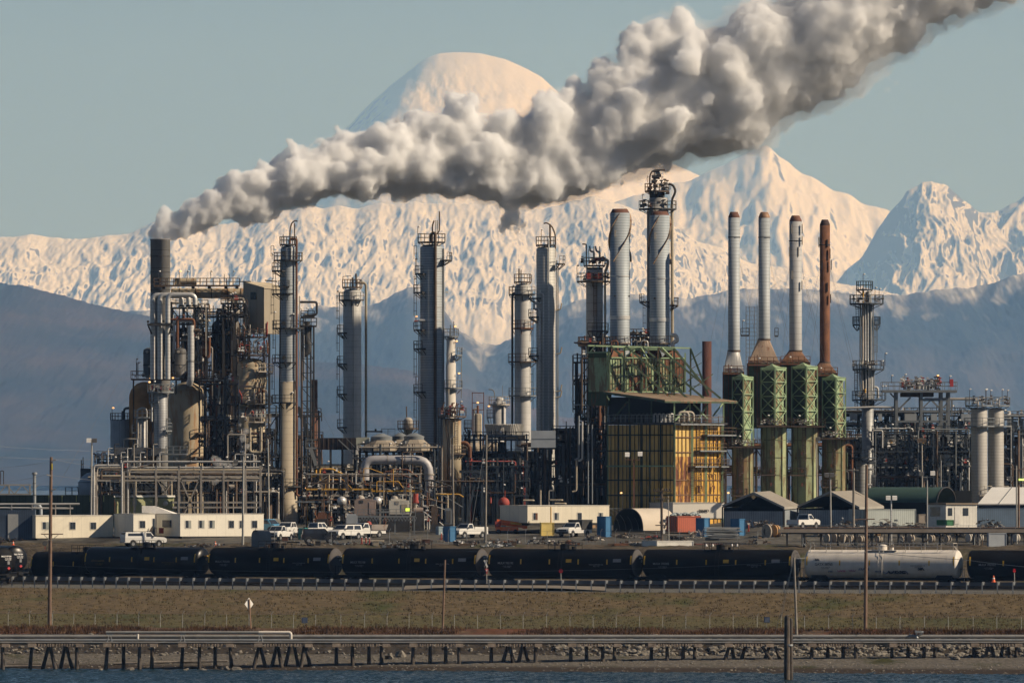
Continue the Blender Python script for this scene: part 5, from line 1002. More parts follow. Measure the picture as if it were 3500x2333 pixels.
for i in range(92):
    x = r.uniform(1030, 1500); y = r.choice((1600, 1612, 1640, 1662, 1690, 1706, 1730)) + r.uniform(-5, 5); mm = r.choice([PALE, PALE, ALUP, BEIGE, BRN, BRN, RUSTM, GREY, DARK, YELO]); d = r.choice((-34, -20, 0, 24)); h = r.uniform(14, 70)
    if i % 3 == 0: pts = [(x, d, y), (x, d, y + h), (x + r.uniform(-30, 30), d, y + h)]
    elif i % 3 == 1: pts = [(x, d, y + h), (x, d, y), (x + r.uniform(20, 90), d, y), (x + 90, d, y + h * .6)]
    else: pts = [(x, d, y - 6), (x, d, min(yb, y + 90))]
    pipe(t, mm, pts, r.choice((1.3, 1.6, 2.2, 3)), fl=r.random() < .3)
t = T('pipe_rack', 'knot of small valves and pumps under the middle rack', 'pipe rack', 1250, 1122); yb = t.py
for i in range(60): valve(t, r.uniform(1040, 1500), r.uniform(-20, 20), r.choice((1612, 1664, 1700, 1740, 1765, 1780)) + r.uniform(-6, 6), r.choice((LAMPW, PALE, BEIGE, BRN, RED, GREY, ALUP)), r.uniform(.7, 1.6))
t.p('ground_beam', BRN).box(1040, 1500, -10, 10, yb - 5, yb)
for i in range(30):
    x = r.uniform(1040, 1520); pipe(t, r.choice((PALE, BRN, BEIGE, RUSTM, ALUP)), [(x, -14, yb), (x, -14, yb - r.uniform(10, 60)), (x + r.uniform(-26, 26), -14, yb - r.uniform(20, 60))], r.choice((1.2, 1.8, 2.4)))
for x, y, rad, mm, lab in ((1168, 1711, 16, SILV, 'silver ball shaped tank end at the left of the two'), (1290, 1711, 15, SILV, 'silver ball shaped tank end beside the brown machine box'), (1232, 1706, 15, PALE, 'pale ball shaped tank top above the brown machine box'), (1349, 1706, 14, PALE, 'pale ball shaped tank top behind the white machine box')):
    t = T('drum', lab, 'drum', x, 1118, y + rad, group='small round tank ends in the middle rack'); t.p('shell', mm).ball((x, 0, y), rad, n=20); t.p('body', mm).cyl((x, 2, y), (x, 50, y), rad * .98, n=20); t.p('leg', DARK).box(x - 6, x + 6, 6, 30, y + rad * .6, 1790)
def machine(lab, x0, x1, y0, y1, Y, mat, feats=(), d=30, cat='machine', name='machine_box'):
    t = T(name, lab, cat, (x0 + x1) / 2, Y); m = t.p('housing', mat); m.box(x0, x1, -d, d, y0, y1); t.p('skid', DARK).box(x0 - 4, x1 + 4, -d - 3, d + 3, y1, max(t.py, y1 + 4)); t.p('lid', mat).box(x0 + (x1 - x0) * .1, x1 - (x1 - x0) * .15, -d * .7, d * .7, y0 - 5, y0)
    for a, b, c, e, mm in feats: t.p('panel', mm).box(a, b, -d - 1.2, -d, c, e)
    return t
MACH = M('machine_brown', (.30, .235, .20), .8, dirt=.3); MACHW = M('machine_white', (.60, .56, .48), .7, dirt=.25)
machine('brown square machine box in shadow under the middle rack', 1212, 1284, 1708, 1760, 1116, MACH, ((1230, 1242, 1708, 1718, DARK), (1262, 1280, 1715, 1755, M('machine_rose', (.36, .27, .23), .8)))); machine('white square machine box with a sloping cover under the middle rack', 1330, 1397, 1709, 1756, 1116, MACHW, ((1352, 1364, 1712, 1722, PALE), (1372, 1392, 1722, 1750, BEIGE)))
machine('grey equipment panel on legs by the fence of the middle rack', 1184, 1222, 1760, 1788, 1108, CABIN, d=10); machine('dark cabinet with grey door right of the overhead pipe', 1520, 1545, 1740, 1790, 1112, GREY, ((1524, 1540, 1744, 1786, DRUM),), d=12); machine('brown control cabinet just below the overhead pipe cone', 1474, 1496, 1732, 1790, 1112, BRN, d=12)
machine('orange rusty pump set at the foot of the middle rack', 1086, 1116, 1754, 1772, 1112, RUSTM, d=12); machine('pale concrete barrier block under the beige column', 930, 958, 1776, 1792, 1118, M('barrier_pale', (.50, .46, .38), .85), d=8, cat='barrier', name='barrier'); machine('grey concrete barrier block left of the pale one', 898, 924, 1778, 1792, 1118, M('barrier_grey', (.32, .28, .24), .85), d=8, cat='barrier', name='barrier')
t = T('red_pump', 'dark red vertical pump under the overhead pipe', 'pump', 1421, 1118); m = t.p('motor', RED); m.cyl((1421, 0, 1686), (1421, 0, 1712), 9, n=16); m.cyl((1421, 0, 1712), (1421, 0, 1718), 11, n=16); t.p('stand', PALE).cyl((1420, 0, 1718), (1420, 0, 1735), 6, n=14); t.p('casing', MACH).cyl((1414, 0, 1744), (1446, 0, 1744), 11, n=18); t.p('base', DARK).box(1408, 1450, -12, 12, 1752, t.py)
t = T('walkway', 'railed grey catwalk in front of the middle rack machines', 'walkway', 1300, 1106); deck(t, 1222, 1420, -8, 14, 1762, GREY, h=22, rw=1.8); tr_ = t.p('truss', GREY)
for i in range(18): x = 1226 + i * 11; tr_.beam((x, -8, 1766), (x + 6, -8, 1780), 1.6); tr_.beam((x + 6, -8, 1780), (x + 11, -8, 1766), 1.6)
for x in (1226, 1290, 1350, 1416): t.p('leg', GREY).box(x - 2, x + 2, -4, 4, 1766, t.py)
t = T('lit_screen', 'glowing green panel on the middle rack catwalk', 'sign', 1393, 1104, 1746); t.p('housing', DARK).box(1384, 1402, 0, 5, 1733, 1748); t.p('lit_face', M('screen_glow', (.5, .6, .1), .5, emit=((.75, .95, .12), .9))).box(1386, 1400, -1, 0, 1735, 1746)
steelwork('dark vessel bay behind the front light pole', 1600, 1800, [1590, 1640, 1690], 1136, -60, 50, 5, 24, 5, 43, mat=DARKB, pal=[DARK, DARKB, GREY, RED, BRN], lamps=3, cw=9)
t = T('vessel', 'big dark vessel lying in the blue steel bay', 'vessel', 1780, 1150); m = t.p('shell', M('vessel_dark', (.10, .11, .12), .6)); m.cyl((1728, 0, 1650), (1840, 0, 1650), 42, n=28); m.ball((1728, 0, 1650), 42, sx=.45, n=28); t.p('saddle', DARKB).box(1760, 1800, -20, 20, 1680, t.py)
t = T('red_tank', 'rounded red tank beside the white site office', 'tank', 1722, 1122); t.p('shell', RED).ball((1722, 0, 1718), 20, sx=1, sz=1, n=20); t.p('leg', DARKB).box(1714, 1730, -8, 8, 1735, t.py)
t = T('frame_bent', 'blue steel bent with diagonal legs', 'frame', 1600, 1128); m = t.p('leg', DARKB); m.beam((1582, 0, 1620), (1582, 0, t.py), 9); m.beam((1630, 0, 1620), (1592, 0, t.py), 7); m.beam((1648, 0, 1610), (1648, 0, t.py), 9); t.p('beam', DARKB).box(1570, 1660, -5, 5, 1606, 1616)
pipe(t, BRN, [(1480, -6, 1644), (1690, -6, 1644)], 3); pipe(t, BEIGE, [(1490, -20, 1688), (1530, -20, 1688), (1530, -20, 1740)], 3.4, bend=8)
# columns further right
t = T('column', 'grey banded column behind the tall white column', 'column', 1787, 1238); col(t, 1787, [(968, t.py, 28)], mat=ALUP, dome=.5); plat(t, 1787, 962, 8, 30, mat=BRN); plat(t, 1787, 1005, 28, 48, 100, 330, mat=DARK); plat(t, 1787, 1120, 28, 36, mat=RUSTM); plat(t, 1787, 1234, 28, 50, mat=BRN); plat(t, 1787, 1350, 28, 48, mat=GREY); pipe(t, BRN, [(1774, 0, 965), (1774, 0, 918)], 2.4); pipe(t, BRN, [(1781, 0, 965), (1781, 0, 922)], 1.6); pipe(t, DARK, [(1762, 0, 1000), (1751, 0, 1004), (1751, 0, 1500)], 4, n=10)
for x, y in ((1752, 1000), (1812, 960)): lamp(t, x, 0, y, 24, 3)
t = T('column', 'tall clean silver white column with thin pipes down its face', 'column', 1866, 1166); col(t, 1866, [(842, t.py, 33)], mat=M('white_silver', (.50, .49, .46), .55, .2, var=.12, seam=.42, seamw=.05, seamd=.45, dirt=.3, streak=.2), dome=.3, n=30)
plat(t, 1866, 836, 8, 34, h=27); plat(t, 1878, 900, 33, 54, -50, 30)
for y in (1018, 1082, 1214): plat(t, 1866, y, 33, 60, 150, 240)
for a, b in ((1024, 1080), (1088, 1212), (1220, 1400)): ladder(t, 1822, -6, a, b, side=-1)
pipe(t, SILV, [(1872, -8, 842), (1875, -36, 815), (1875, -36, 860), (1875, -36, t.py)], 2.6, n=8); pipe(t, SILV, [(1846, -34, 990), (1846, -34, 1002), (1857, -38, 1005), (1857, -38, t.py)], 2.6); pipe(t, SILV, [(1850, -34, 1036), (1826, -36, 1036), (1824, -36, 1056), (1844, -38, 1060), (1844, -38, t.py)], 4, n=10, bend=9); pipe(t, BRN, [(1898, 0, 880), (1898, 0, 800), (1886, 0, 772), (1868, 0, 761), (1858, 0, 764)], 2.4, bend=14); pipe(t, BRN, [(1880, 0, 836), (1880, 0, 766)], 3); pipe(t, GREY, [(1903, -6, 890), (1904, -6, t.py)], 2); pipe(t, GREY, [(1908, -6, 905), (1907, -6, t.py)], 1.4)
for y in (1060, 1210, 1338, 1358): pipe(t, BEIGE, [(1900, -10, y), (1916, -10, y - 3), (1920, -10, y - 24)], 2.2)
lamp(t, 1850, -10, 830, 46, 3)
t = T('column', 'column crowned with red valves and a wide railed ring', 'column', 2032, 1170); col(t, 2032, [(914, t.py, 29)], mat=M('white_grey', (.44, .44, .43), .6, .15, var=.15, seam=1.2, seamw=.06, dirt=.4), dome=.3, n=28); plat(t, 2032, 906, 6, 37, mat=BRN, h=26); plat(t, 2032, 960, 29, 60, mat=BRN, h=26); plat(t, 2032, 1130, 29, 48, -120, 20, mat=BRN, h=26); t.p('upper_shell', DARK).cyl((2032, 0, 914), (2032, 0, 958), 28.5, n=24); ladder(t, 2034, -36, 980, 1128, BRN); plat(t, 2032, 1176, 29, 56, mat=BRN)
pipe(t, PALE, [(2004, 0, 906), (2004, 0, 836), (1999, 0, 834), (1990, 0, 834)], 2.4, bend=6)
for x in (2030, 2050): pipe(t, GREY, [(x, -6, 882), (x, -6, 860), (x - 11, -6, 860), (x - 14, -6, 848)], 3.4, n=10, bend=6); pipe(t, SKYB, [(x - 13, -6, 850), (x - 15, -6, 841)], 3); pipe(t, GREY, [(x, -6, 862), (x, -6, 842)], 1.6)
pipe(t, RED, [(2034, -16, 900), (2034, -16, 886), (2066, -16, 886)], 5, n=10); pipe(t, PALE, [(2066, -16, 886), (2078, -16, 890), (2076, -16, 912), (2068, -16, 930)], 5, n=10, bend=10); pipe(t, BEIGE, [(2068, -14, 925), (2069, -14, t.py)], 3.6)
for x in (2012, 2050): t.p('red_box', RED).box(x - 7, x + 7, -46, -34, 934, 954)
for i in range(22): rr2 = random.Random(i + 240); valve(t, 1985 + rr2.random() * 96, -36, rr2.choice((902, 956)) - rr2.random() * 14, rr2.choice((BRN, RED, GREY, DARK)), rr2.uniform(.8, 1.5))
lamp(t, 1972, -10, 956, 50, 4); lamp(t, 2012, -10, 900, 48, 3); lamp(t, 2010, -20, 985, 6, 3)
STK = M('banded_stack', (.37, .41, .44), .58, .15, var=.12, scale=.3, seam=.38, seamw=.05, seamd=.55, dirt=.25, streak=.15); CAPR = M('rust_cap', (.14, .065, .045), .8, var=.3)
for px, yt, lab in ((2119, 714, 'fat banded silver stack with rust cap and spiral strakes, left of the pair'), (2255, 722, 'fat banded silver stack with spiral strakes, in front of the tallest column')):
    t = T('furnace_stack', lab, 'stack', px, 1160, 1240, group='two fat spiral straked stacks'); col(t, px, [(yt + 14, 1240, 34)], mat=STK, dome=0, n=32); c = t.p('cap', CAPR); q = MB(); q.lathe([(33, -(yt + 14)), (25, -yt), (22, -yt), (22, -(yt + 30))], n=30); c.add([(x + px, y, -z) for x, y, z in q.v], q.f, True)
    b = t.p('band', SILV); b.cyl((px, 0, yt + 228), (px, 0, yt + 232), 35.2, n=30, cap=False); b2 = t.p('wide_band', SILV); b2.cyl((px, 0, yt + 365), (px, 0, yt + 377), 35.4, n=30, cap=False); t.p('base_ring', SILV).cyl((px, 0, 1166), (px, 0, 1176), 35.6, n=30, cap=False)
    for k in range(3):
        s = t.p('strake', M('strake_rust', (.42, .30, .20), .7, .1, rust=.45, streak=1)); a0 = k * 2.094 + .5; n = 40; vs = []
        for i in range(n + 1): a = a0 - i / n * 2.7; y = yt + 14 + i / n * 165; vs += [(px + 34 * math.cos(a), 34 * math.sin(a), y), (px + 40.5 * math.cos(a), 40.5 * math.sin(a), y), (px + 40.5 * math.cos(a), 40.5 * math.sin(a), y + 2), (px + 34 * math.cos(a), 34 * math.sin(a), y + 2)]
        s.add(vs, [(4 * i + j, 4 * i + (j + 1) % 4, 4 * i + 4 + (j + 1) % 4, 4 * i + 4 + j) for i in range(n) for j in range(4)])
    for x, d in ((px - 17, -31), (px + 34, -8)): m = t.p('bracket', PALE); m.box(x - 2.5, x + 2.5, d - 3, d + 2, yt + 72, yt + 96)
    m = t.p('bracket_rail', PALE); m.beam((px - 17, -32, yt + 76), (px + 34, -14, yt + 76), 2.5); m.beam((px - 17, -32, yt + 92), (px + 34, -14, yt + 92), 2.5)
    for x in (px - 18, px + 30): t.p('port', DARK).cyl((x, -32 if x < px else -18, yt + 298), (x, -24 if x < px else -10, yt + 298), 3.4, n=10)
    plat(t, px, 1172, 34, 42, -150, -30, mat=BRN, h=22)
t = T('column', 'tallest column with cluttered brown crown, behind the right fat stack', 'column', 2251, 1167); col(t, 2251, [(672, 712, 32), (712, t.py, 34)], mat=M('crown_grey', (.38, .37, .36), .6, .15, dirt=.4, seam=1.5), dome=.2, n=28, d=10); plat(t, 2248, 713, 30, 64, mat=DARK, h=26); plat(t, 2246, 652, 8, 42, mat=BRN, h=24); t.p('dark_top', DARK).cyl((2246, 6, 655), (2246, 6, 676), 26, n=20)
pipe(t, BRN, [(2221, 0, 660), (2221, 0, 598), (2232, 0, 582), (2248, 0, 581), (2273, 0, 581)], 2.6, bend=14); pipe(t, DARK, [(2284, 0, 628), (2300, 0, 632), (2309, 0, 650), (2306, 0, 664), (2297, 0, 680), (2297, 0, 700)], 4, bend=10); pipe(t, BEIGE, [(2297, 10, 700), (2300, 10, t.py)], 5.5, n=10); pipe(t, GREY, [(2214, -4, 720), (2214, -4, 1180)], 3); t.p('blue_valve', SKYB).box(2240, 2256, -6, 4, 588, 596)
for x, y, s in ((2236, 604, 2), (2246, 606, 2.2), (2252, 600, 2), (2234, 620, 2), (2240, 636, 2), (2260, 632, 1.6), (2272, 628, 1.6), (2280, 632, 1.6), (2204, 700, 1.8), (2196, 704, 1.8)): valve(t, x, -8, y, DARK, s)
for i in range(24): rr2 = random.Random(i + 340); valve(t, 2208 + rr2.random() * 80, -20, rr2.choice((650, 664, 706)) - rr2.random() * 16, rr2.choice((BRN, RUSTM, DARK, LAMPW)), rr2.uniform(.8, 1.6))
pipe(t, BRN, [(2238, -6, 655), (2238, -6, 600)], 4); pipe(t, DARK, [(2262, -6, 655), (2262, -6, 630), (2290, -6, 630)], 3)
for x, y, h in ((2212, 625, 24), (2262, 628, 24), (2262, 650, 22), (2292, 650, 24), (2195, 708, 44)): lamp(t, x, -20, y, h, 3)
plat(t, 2251, 1030, 34, 66, 150, 220, mat=DARK); plat(t, 2251, 1042, 34, 68, -40, 40, mat=BRN); ladder(t, 2208, -8, 1046, 1170, side=-1)
pipe(t, SILV, [(2290, -40, 1145), (2312, -40, 1147), (2314, -40, 1166), (2300, -40, 1170), (2296, -40, 1200)], 7, n=12, bend=10)
steelwork('small pipe cluster between the two fat stacks', 2164, 2216, [1150, 1180], 1166, -30, 30, 3, 18, 3, 51, mat=BRN, pal=[BRN, SILV, DARK, PALE], base=1214, nval=8, lamps=2)
steelwork('railed deck left of the left fat stack', 1990, 2100, [1178], 1158, -40, 40, 4, 16, 2, 52, mat=BRN, pal=[BRN, RUSTM, DARK], base=1222, nval=8, lamps=2)
# ---------------------------------------------------------------- furnaces
def hexa4(m, P, y0, y1): m.hexa([(x, d, y1) for x, d in P] + [(x, d, y0) for x, d in P])
def wall_ribs(m, A, B, y0, y1, us, ys, off=2., w=3., hw=2.5):
    nx, ny = (B[1] - A[1]), -(B[0] - A[0]); L_ = math.hypot(nx, ny); nx, ny = nx / L_ * off, ny / L_ * off
    if ny > 0: nx, ny = -nx, -ny
    f = lambda u: (A[0] + (B[0] - A[0]) * u + nx, A[1] + (B[1] - A[1]) * u + ny)
    for u in us: m.beam((*f(u), y0), (*f(u), y1), w)
    for y in ys: m.beam((*f(0), y), (*f(1), y), hw)
t = T('furnace', 'large yellow clad furnace with one rusty sunlit corner', 'furnace', 2303, 1142); yb = t.py
A, C, B = (2076, 40), (2303, -90), (2475, 190); Dd = (2248, 320)
BASED = M('yellow_panel', (.66, .45, .15), .8, var=.25, scale=.35, rust=.16, rustcol=(.17, .08, .04), streak=.3, dirt=.4)
m = t.p('wall', BASED); hexa4(m, [A, C, B, Dd], 1452, yb)
lp = lambda P, Q, u: (P[0] + (Q[0] - P[0]) * u, P[1] + (Q[1] - P[1]) * u)
rp = t.p('rusted_panel', M('rusted_yellow', (.45, .24, .06), .85, var=.3, rust=.62, rustcol=(.13, .05, .03), streak=.35)); a, b = lp(C, B, .02), lp(C, B, .34); rp.hexa([(a[0] + .8, a[1] - .5, yb), (b[0] + .8, b[1] - .5, yb), (b[0], b[1] + 2, yb), (a[0], a[1] + 2, yb), (a[0] + .8, a[1] - .5, 1560), (b[0] + .8, b[1] - .5, 1560), (b[0], b[1] + 2, 1560), (a[0], a[1] + 2, 1560)])
yp = t.p('bright_panel', YELLOW); a, b = lp(C, B, .40), lp(C, B, .985); yp.hexa([(a[0] + .9, a[1] - .5, yb), (b[0] + .9, b[1] - .5, yb), (b[0], b[1] + 2, yb), (a[0], a[1] + 2, yb), (a[0] + .9, a[1] - .5, 1462), (b[0] + .9, b[1] - .5, 1462), (b[0], b[1] + 2, 1462), (a[0], a[1] + 2, 1462)])
GRID = M('furnace_grid', (.035, .045, .032), .8, var=.3); m = t.p('rib', GRID); wall_ribs(m, A, C, 1450, yb, [i / 17 for i in range(18)], [], 1.6, 2.4); wall_ribs(m, A, C, 1450, yb, [0, .17, .34, .51, .64, .8, 1], [1486, 1540, 1592, 1640, 1692], 2.6, 5.5, 4)
m = t.p('green_rail', GREENS); wall_ribs(m, A, C, 1592, 1592, [], [1592], 4.5, 3, 5)
m = t.p('corner_post', GREENS)
for P in (A, C, B): m.box(P[0] - 4, P[0] + 4, P[1] - 5, P[1] + 3, 1448, yb)
m = t.p('rib', M('rust_rib', (.16, .09, .05), .8)); wall_ribs(m, C, B, 1452, yb, [.07, .15, .23, .31, .45, .52, .6, .72, .8, .88, .95], [1494, 1545, 1640, 1690], 2.2, 2.6, 3.4)
m = t.p('green_post', GREENS)
for u in (.36, .645, .985): P = lp(C, B, u); m.box(P[0] - 3, P[0] + 5, P[1] - 8, P[1] - 1, 1440, yb)
gx = t.p('access_platform', GREY); gr = t.p('railing', BRN, parent=gx)
for y, u0, u1 in ((1450, .0, .9), (1486, .55, 1.15), (1594, .30, .56), (1594, .58, .78), (1594, .84, 1.0), (1540, .4, .95)):
    p0, p1 = lp(C, B, u0), lp(C, B, u1)
    gx.beam((p0[0] + 12, p0[1] - 7, y), (p1[0] + 12, p1[1] - 7, y), 24, 5)
    for k in range(8): u = u0 + (u1 - u0) * k / 7; q = lp(C, B, u); gr.beam((q[0] + 22, q[1] - 13, y), (q[0] + 22, q[1] - 13, y - 26), 1.8)
    for h in (13, 26): gr.beam((p0[0] + 22, p0[1] - 13, y - h), (p1[0] + 22, p1[1] - 13, y - h), 1.8)
for u, y0, y1 in ((.40, 1460, 1600), (.45, 1600, 1715), (.30, 1600, 1710), (.92, 1490, 1600), (.97, 1600, 1716)): P = lp(C, B, u); ladder(t, P[0] + 12, P[1] - 10, y0, y1, BRN)
for i in range(26): rr2 = random.Random(i + 900); u = rr2.uniform(.4, .98); P = lp(C, B, u); y = rr2.choice((1500, 1560, 1620, 1660, 1700, 1716)); t.p('burner_pipe', RUSTM).tube([(P[0] + 5, P[1] - 4, y), (P[0] + 9, P[1] - 7, y), (P[0] + 9, P[1] - 7, y + rr2.uniform(8, 26))], 1.6, 6)
m = t.p('roof_floor', DARK); hexa4(m, [(2066, 40), (2303, -100), (2492, 195), (2250, 335)], 1443, 1450)
fr = t.p('roof_railing', GREY)
for k in range(14): P = lp((2066, 40), (2303, -100), k / 13); fr.beam((*P, 1443), (*P, 1418), 1.4)
for h in (14, 25): fr.beam((2066, 40, 1443 - h), (2303, -100, 1443 - h), 1.4)
for k in range(10): P = lp((2303, -100), (2480, 180), k / 9); fr.beam((*P, 1443), (*P, 1418), 1.4)
for h in (14, 25): fr.beam((2303, -100, 1443 - h), (2480, 180, 1443 - h), 1.4)
for k in range(15): P = lp((2098, 40), (2290, -76), k / 14); t.p('return_bend', SILV if k > 9 else DRUM).tube([(P[0], P[1], 1444), (P[0], P[1], 1414), (P[0] + 9, P[1] + 4, 1414), (P[0] + 9, P[1] + 4, 1444)], 2.4, 8, bend=5)
for k, P in enumerate(((2318, -60), (2336, -30))): t.p('outlet_bend', PALE).tube([(P[0], P[1], 1446), (P[0], P[1], 1408), (P[0] + 34, P[1] + 10, 1408), (P[0] + 34, P[1] + 10, 1440)], 4.5, 10, bend=14)
m = t.p('post', GREENS)
for P, y in (((2303, -96), 1368), ((2358, 0), 1366), ((2420, 90), 1366), ((2478, 180), 1366)): m.beam((*P, 1450), (*P, y), 5)
m = t.p('dark_post', GREEND)
for P in ((2076, 40), (2150, 0), (2226, -50)): m.beam((*P, 1450), (*P, 1360), 5)
b = t.p('brace', GREENS); b.beam((2303, -96, 1440), (2358, 0, 1380), 4); b.beam((2370, 10, 1380), (2420, 90, 1430), 4); b.beam((2420, 90, 1380), (2390, 50, 1430), 4); b.beam((2478, 180, 1372), (2440, 120, 1420), 4)
b = t.p('dark_brace', GREEND); b.beam((2090, 30, 1440), (2145, 0, 1372), 5); b.beam((2303, -96, 1380), (2285, -86, 1366), 4)
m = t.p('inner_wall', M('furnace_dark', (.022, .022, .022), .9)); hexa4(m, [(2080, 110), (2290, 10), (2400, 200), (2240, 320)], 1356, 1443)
t = T('awning', 'long sloping rusty roof sheet above the yellow furnace', 'roof', 2290, 1141, 1370); m = t.p('roof_sheet', M('awning_rust', (.26, .19, .13), .85, var=.35, rust=.3, dirt=.3)); m.hexa([(2062, 50, 1340), (2270, -130, 1372), (2524, 150, 1372), (2330, 320, 1344), (2062, 50, 1336), (2270, -130, 1367), (2524, 150, 1368), (2330, 320, 1340)]); b = t.p('edge_beam', GREEND); b.beam((2062, 48, 1341), (2270, -132, 1374), 4, 6); b.beam((2270, -132, 1374), (2524, 148, 1374), 4, 6)
t = T('convection_box', 'patched green and rust box with diagonal trusses above the yellow furnace', 'furnace', 2150, 1146, 1384); A, C, B, Dd = (2012, 40), (2074, -20), (2343, 120), (2280, 190)
m = t.p('box_wall', GREEN); hexa4(m, [A, C, B, Dd], 1222, 1338); m = t.p('painted_shade_wall', GREEND); hexa4(m, [(2010, 42), (2072, -18), (2090, 20), (2040, 60)], 1204, 1386)  # left side in darker green, its shade put into the colour
rm = t.p('rust_top', RUSTM)
for k in range(4): a, b = lp(C, B, .05 + k * .235), lp(C, B, .05 + k * .235 + .2); c = lp(a, b, .5); rm.add([(a[0], a[1] - 2, 1224), (b[0], b[1] - 2, 1224), (lp(a, b, .8)[0], lp(a, b, .8)[1] + 20, 1196), (lp(a, b, .2)[0], lp(a, b, .2)[1] + 20, 1196), (a[0] - 18, a[1] + 60, 1224), (b[0] - 18, b[1] + 60, 1224)], [(0, 1, 2, 3), (1, 5, 2), (0, 3, 4), (3, 2, 5, 4)])
rp = t.p('rust_patch', RUSTM)
for u0, u1, y0, y1 in ((.28, .42, 1282, 1336), (.46, .52, 1224, 1336), (.62, .70, 1270, 1336), (.86, .98, 1226, 1290), (.1, .2, 1318, 1337), (.3, .36, 1226, 1250), (.74, .8, 1226, 1262)): a, b = lp(C, B, u0), lp(C, B, u1); rp.quad((a[0] + .4, a[1] - .9, y1), (b[0] + .4, b[1] - .9, y1), (b[0] + .4, b[1] - .9, y0), (a[0] + .4, a[1] - .9, y0))
m = t.p('rib', GREEND); wall_ribs(m, C, B, 1222, 1338, [i / 28 for i in range(29)], [1250, 1282, 1310], 1.2, 1.4, 2.2); m = t.p('green_rib', GREENS); wall_ribs(m, C, B, 1204, 1340, [0, .03, .19, .33, .5, .66, .82, 1], [1222, 1338], 3, 5, 4)
tr_ = t.p('truss_post', GREEND)
for x, d in ((2080, -60), (2134, -40), (2192, -10), (2250, 20), (2305, 50), (2362, 80)): tr_.beam((x, d, 1188), (x, d, 1350), 6)
tr_ = t.p('truss_diagonal', GREEND)
for x0, y0, x1, y1 in ((2086, 1184, 2296, 1362), (2140, 1184, 2352, 1362), (2196, 1186, 2406, 1360), (2252, 1188, 2464, 1360), (2306, 1192, 2420, 1330), (2362, 1190, 2424, 1350)): tr_.beam((x0, (x0 - 2080) * .5 - 66, y0), (x1, (x0 - 2080) * .5 - 66 + 30, y1), 6.5)
tr_ = t.p('thin_brace', GREEND)
for k in range(6): x = 2086 + k * 54; tr_.beam((x, (x - 2080) * .5 - 50, 1336), (x + 84, (x - 2000) * .5 - 40, 1276), 3)
for k in range(4): x = 2376; tr_.beam((2362, 84, 1230 + k * 30), (2400, 90, 1200 + k * 38), 2)
tb = t.p('top_beam', GREENS); tb.beam((2010, -20, 1181), (2362, 90, 1188), 5); tb.beam((2010, -20, 1181), (2010, 40, 1206), 4); tb.beam((2010, -20, 1204), (2080, -50, 1204), 5); tb.beam((2016, -22, 1203), (2036, -26, 1180), 3); tb.beam((2080, -60, 1186), (2140, -30, 1186), 5)
for x0, x1 in ((2190, 2215), (2262, 2300)): tb.beam((x0, -40, 1188), (x1, 30, 1224), 4)
tb.beam((2170, -20, 1196), (2140, -30, 1216), 4); t.p('top_plate', GREENS).box(2130, 2300, 40, 130, 1186, 1196)
t = T('stack', 'plain dark rusty stack behind the green trusses', 'stack', 2416, 1195); col(t, 2416, [(1166, t.py, 16)], mat=M('dark_rust', (.10, .04, .03), .85, var=.35, dirt=.4, streak=.15), dome=0)
steelwork('tall pipe tower left of the green box', 1968, 2068, [1236, 1310, 1394, 1440, 1500, 1570], 1158, -30, 50, 3, 44, 6, 61, mat=DARK, pal=[DARK, BRN, BRN, ALUP, RUSTM], nval=12, lamps=5)
steelwork('dark lower bay of frames left of the yellow furnace', 1905, 2072, [1480, 1540, 1600, 1660], 1150, -50, 60, 5, 46, 6, 62, mat=DARK, pal=[DARK, DARKB, BRN, BRN], nval=8, lamps=3, cw=9)
steelwork('dark bay of steel frames below the grey cabinets', 1795, 1925, [1530, 1590, 1650], 1146, -50, 50, 4, 30, 4, 63, mat=DARK, pal=[DARK, DARKB, BRN], nval=6, lamps=3, cw=9)
t = T('yellow_panel_wall', 'small rusty yellow panel wall left of the yellow furnace', 'wall', 2050, 1160, 1510); t.p('panel', BASED).box(2026, 2074, -6, 6, 1432, 1505); m = t.p('rib', DARK)
for x in (2026, 2042, 2058, 2074): m.box(x - 1.5, x + 1.5, -8.5, -6.5, 1428, 1508)
for x, lab in ((1836, 'pale grey steel cabinet on the dark bay, left of the two'), (1878, 'pale grey steel cabinet on the dark bay, right of the two')):
    t = T('cabinet', lab, 'cabinet', x, 1138, 1530, group='pair of grey cabinets'); t.p('body', CABIN).box(x - 21, x + 21, -24, 24, 1471, 1529); t.p('seam', GREY).box(x - 21, x + 21, -25, -24.2, 1498, 1500)
pp = T('pipe_bundle', 'three curved grey pipes dropping beside the dark bay', 'pipe', 1975, 1140, 1660)
for i, (x, y0, y1) in enumerate(((1978, 1420, 1566), (1990, 1440, 1570), (1970, 1571, 1676))): pipe(pp, [GREY, ALUP, BEIGE][i], [(x, 0, y0), (x, 0, y1), (x - 14, 0, y1 + 4)], 3.6, n=10)
for i, x in enumerate((2010, 2024)): pipe(pp, GREY, [(x, 4, 1450), (x, 4, 1720)], 2.4)
t = T('vent_bend', 'cream looping pipes behind the cream site office', 'pipe', 1860, 1128, 1750); pipe(t, BEIGE, [(1847, 0, 1740), (1847, 0, 1674)], 3.4); pipe(t, PALE, [(1876, 0, 1740), (1876, 0, 1676), (1890, 0, 1676)], 1.8)
for y, x0_, x1_ in ((1708, 1880, 1922), (1720, 1896, 1934), (1709, 1788, 1825)): t.p('loop', BEIGE).tube([(x0_, 0, y), (x1_, 0, y), (x1_, 14, y)], 3, 8)
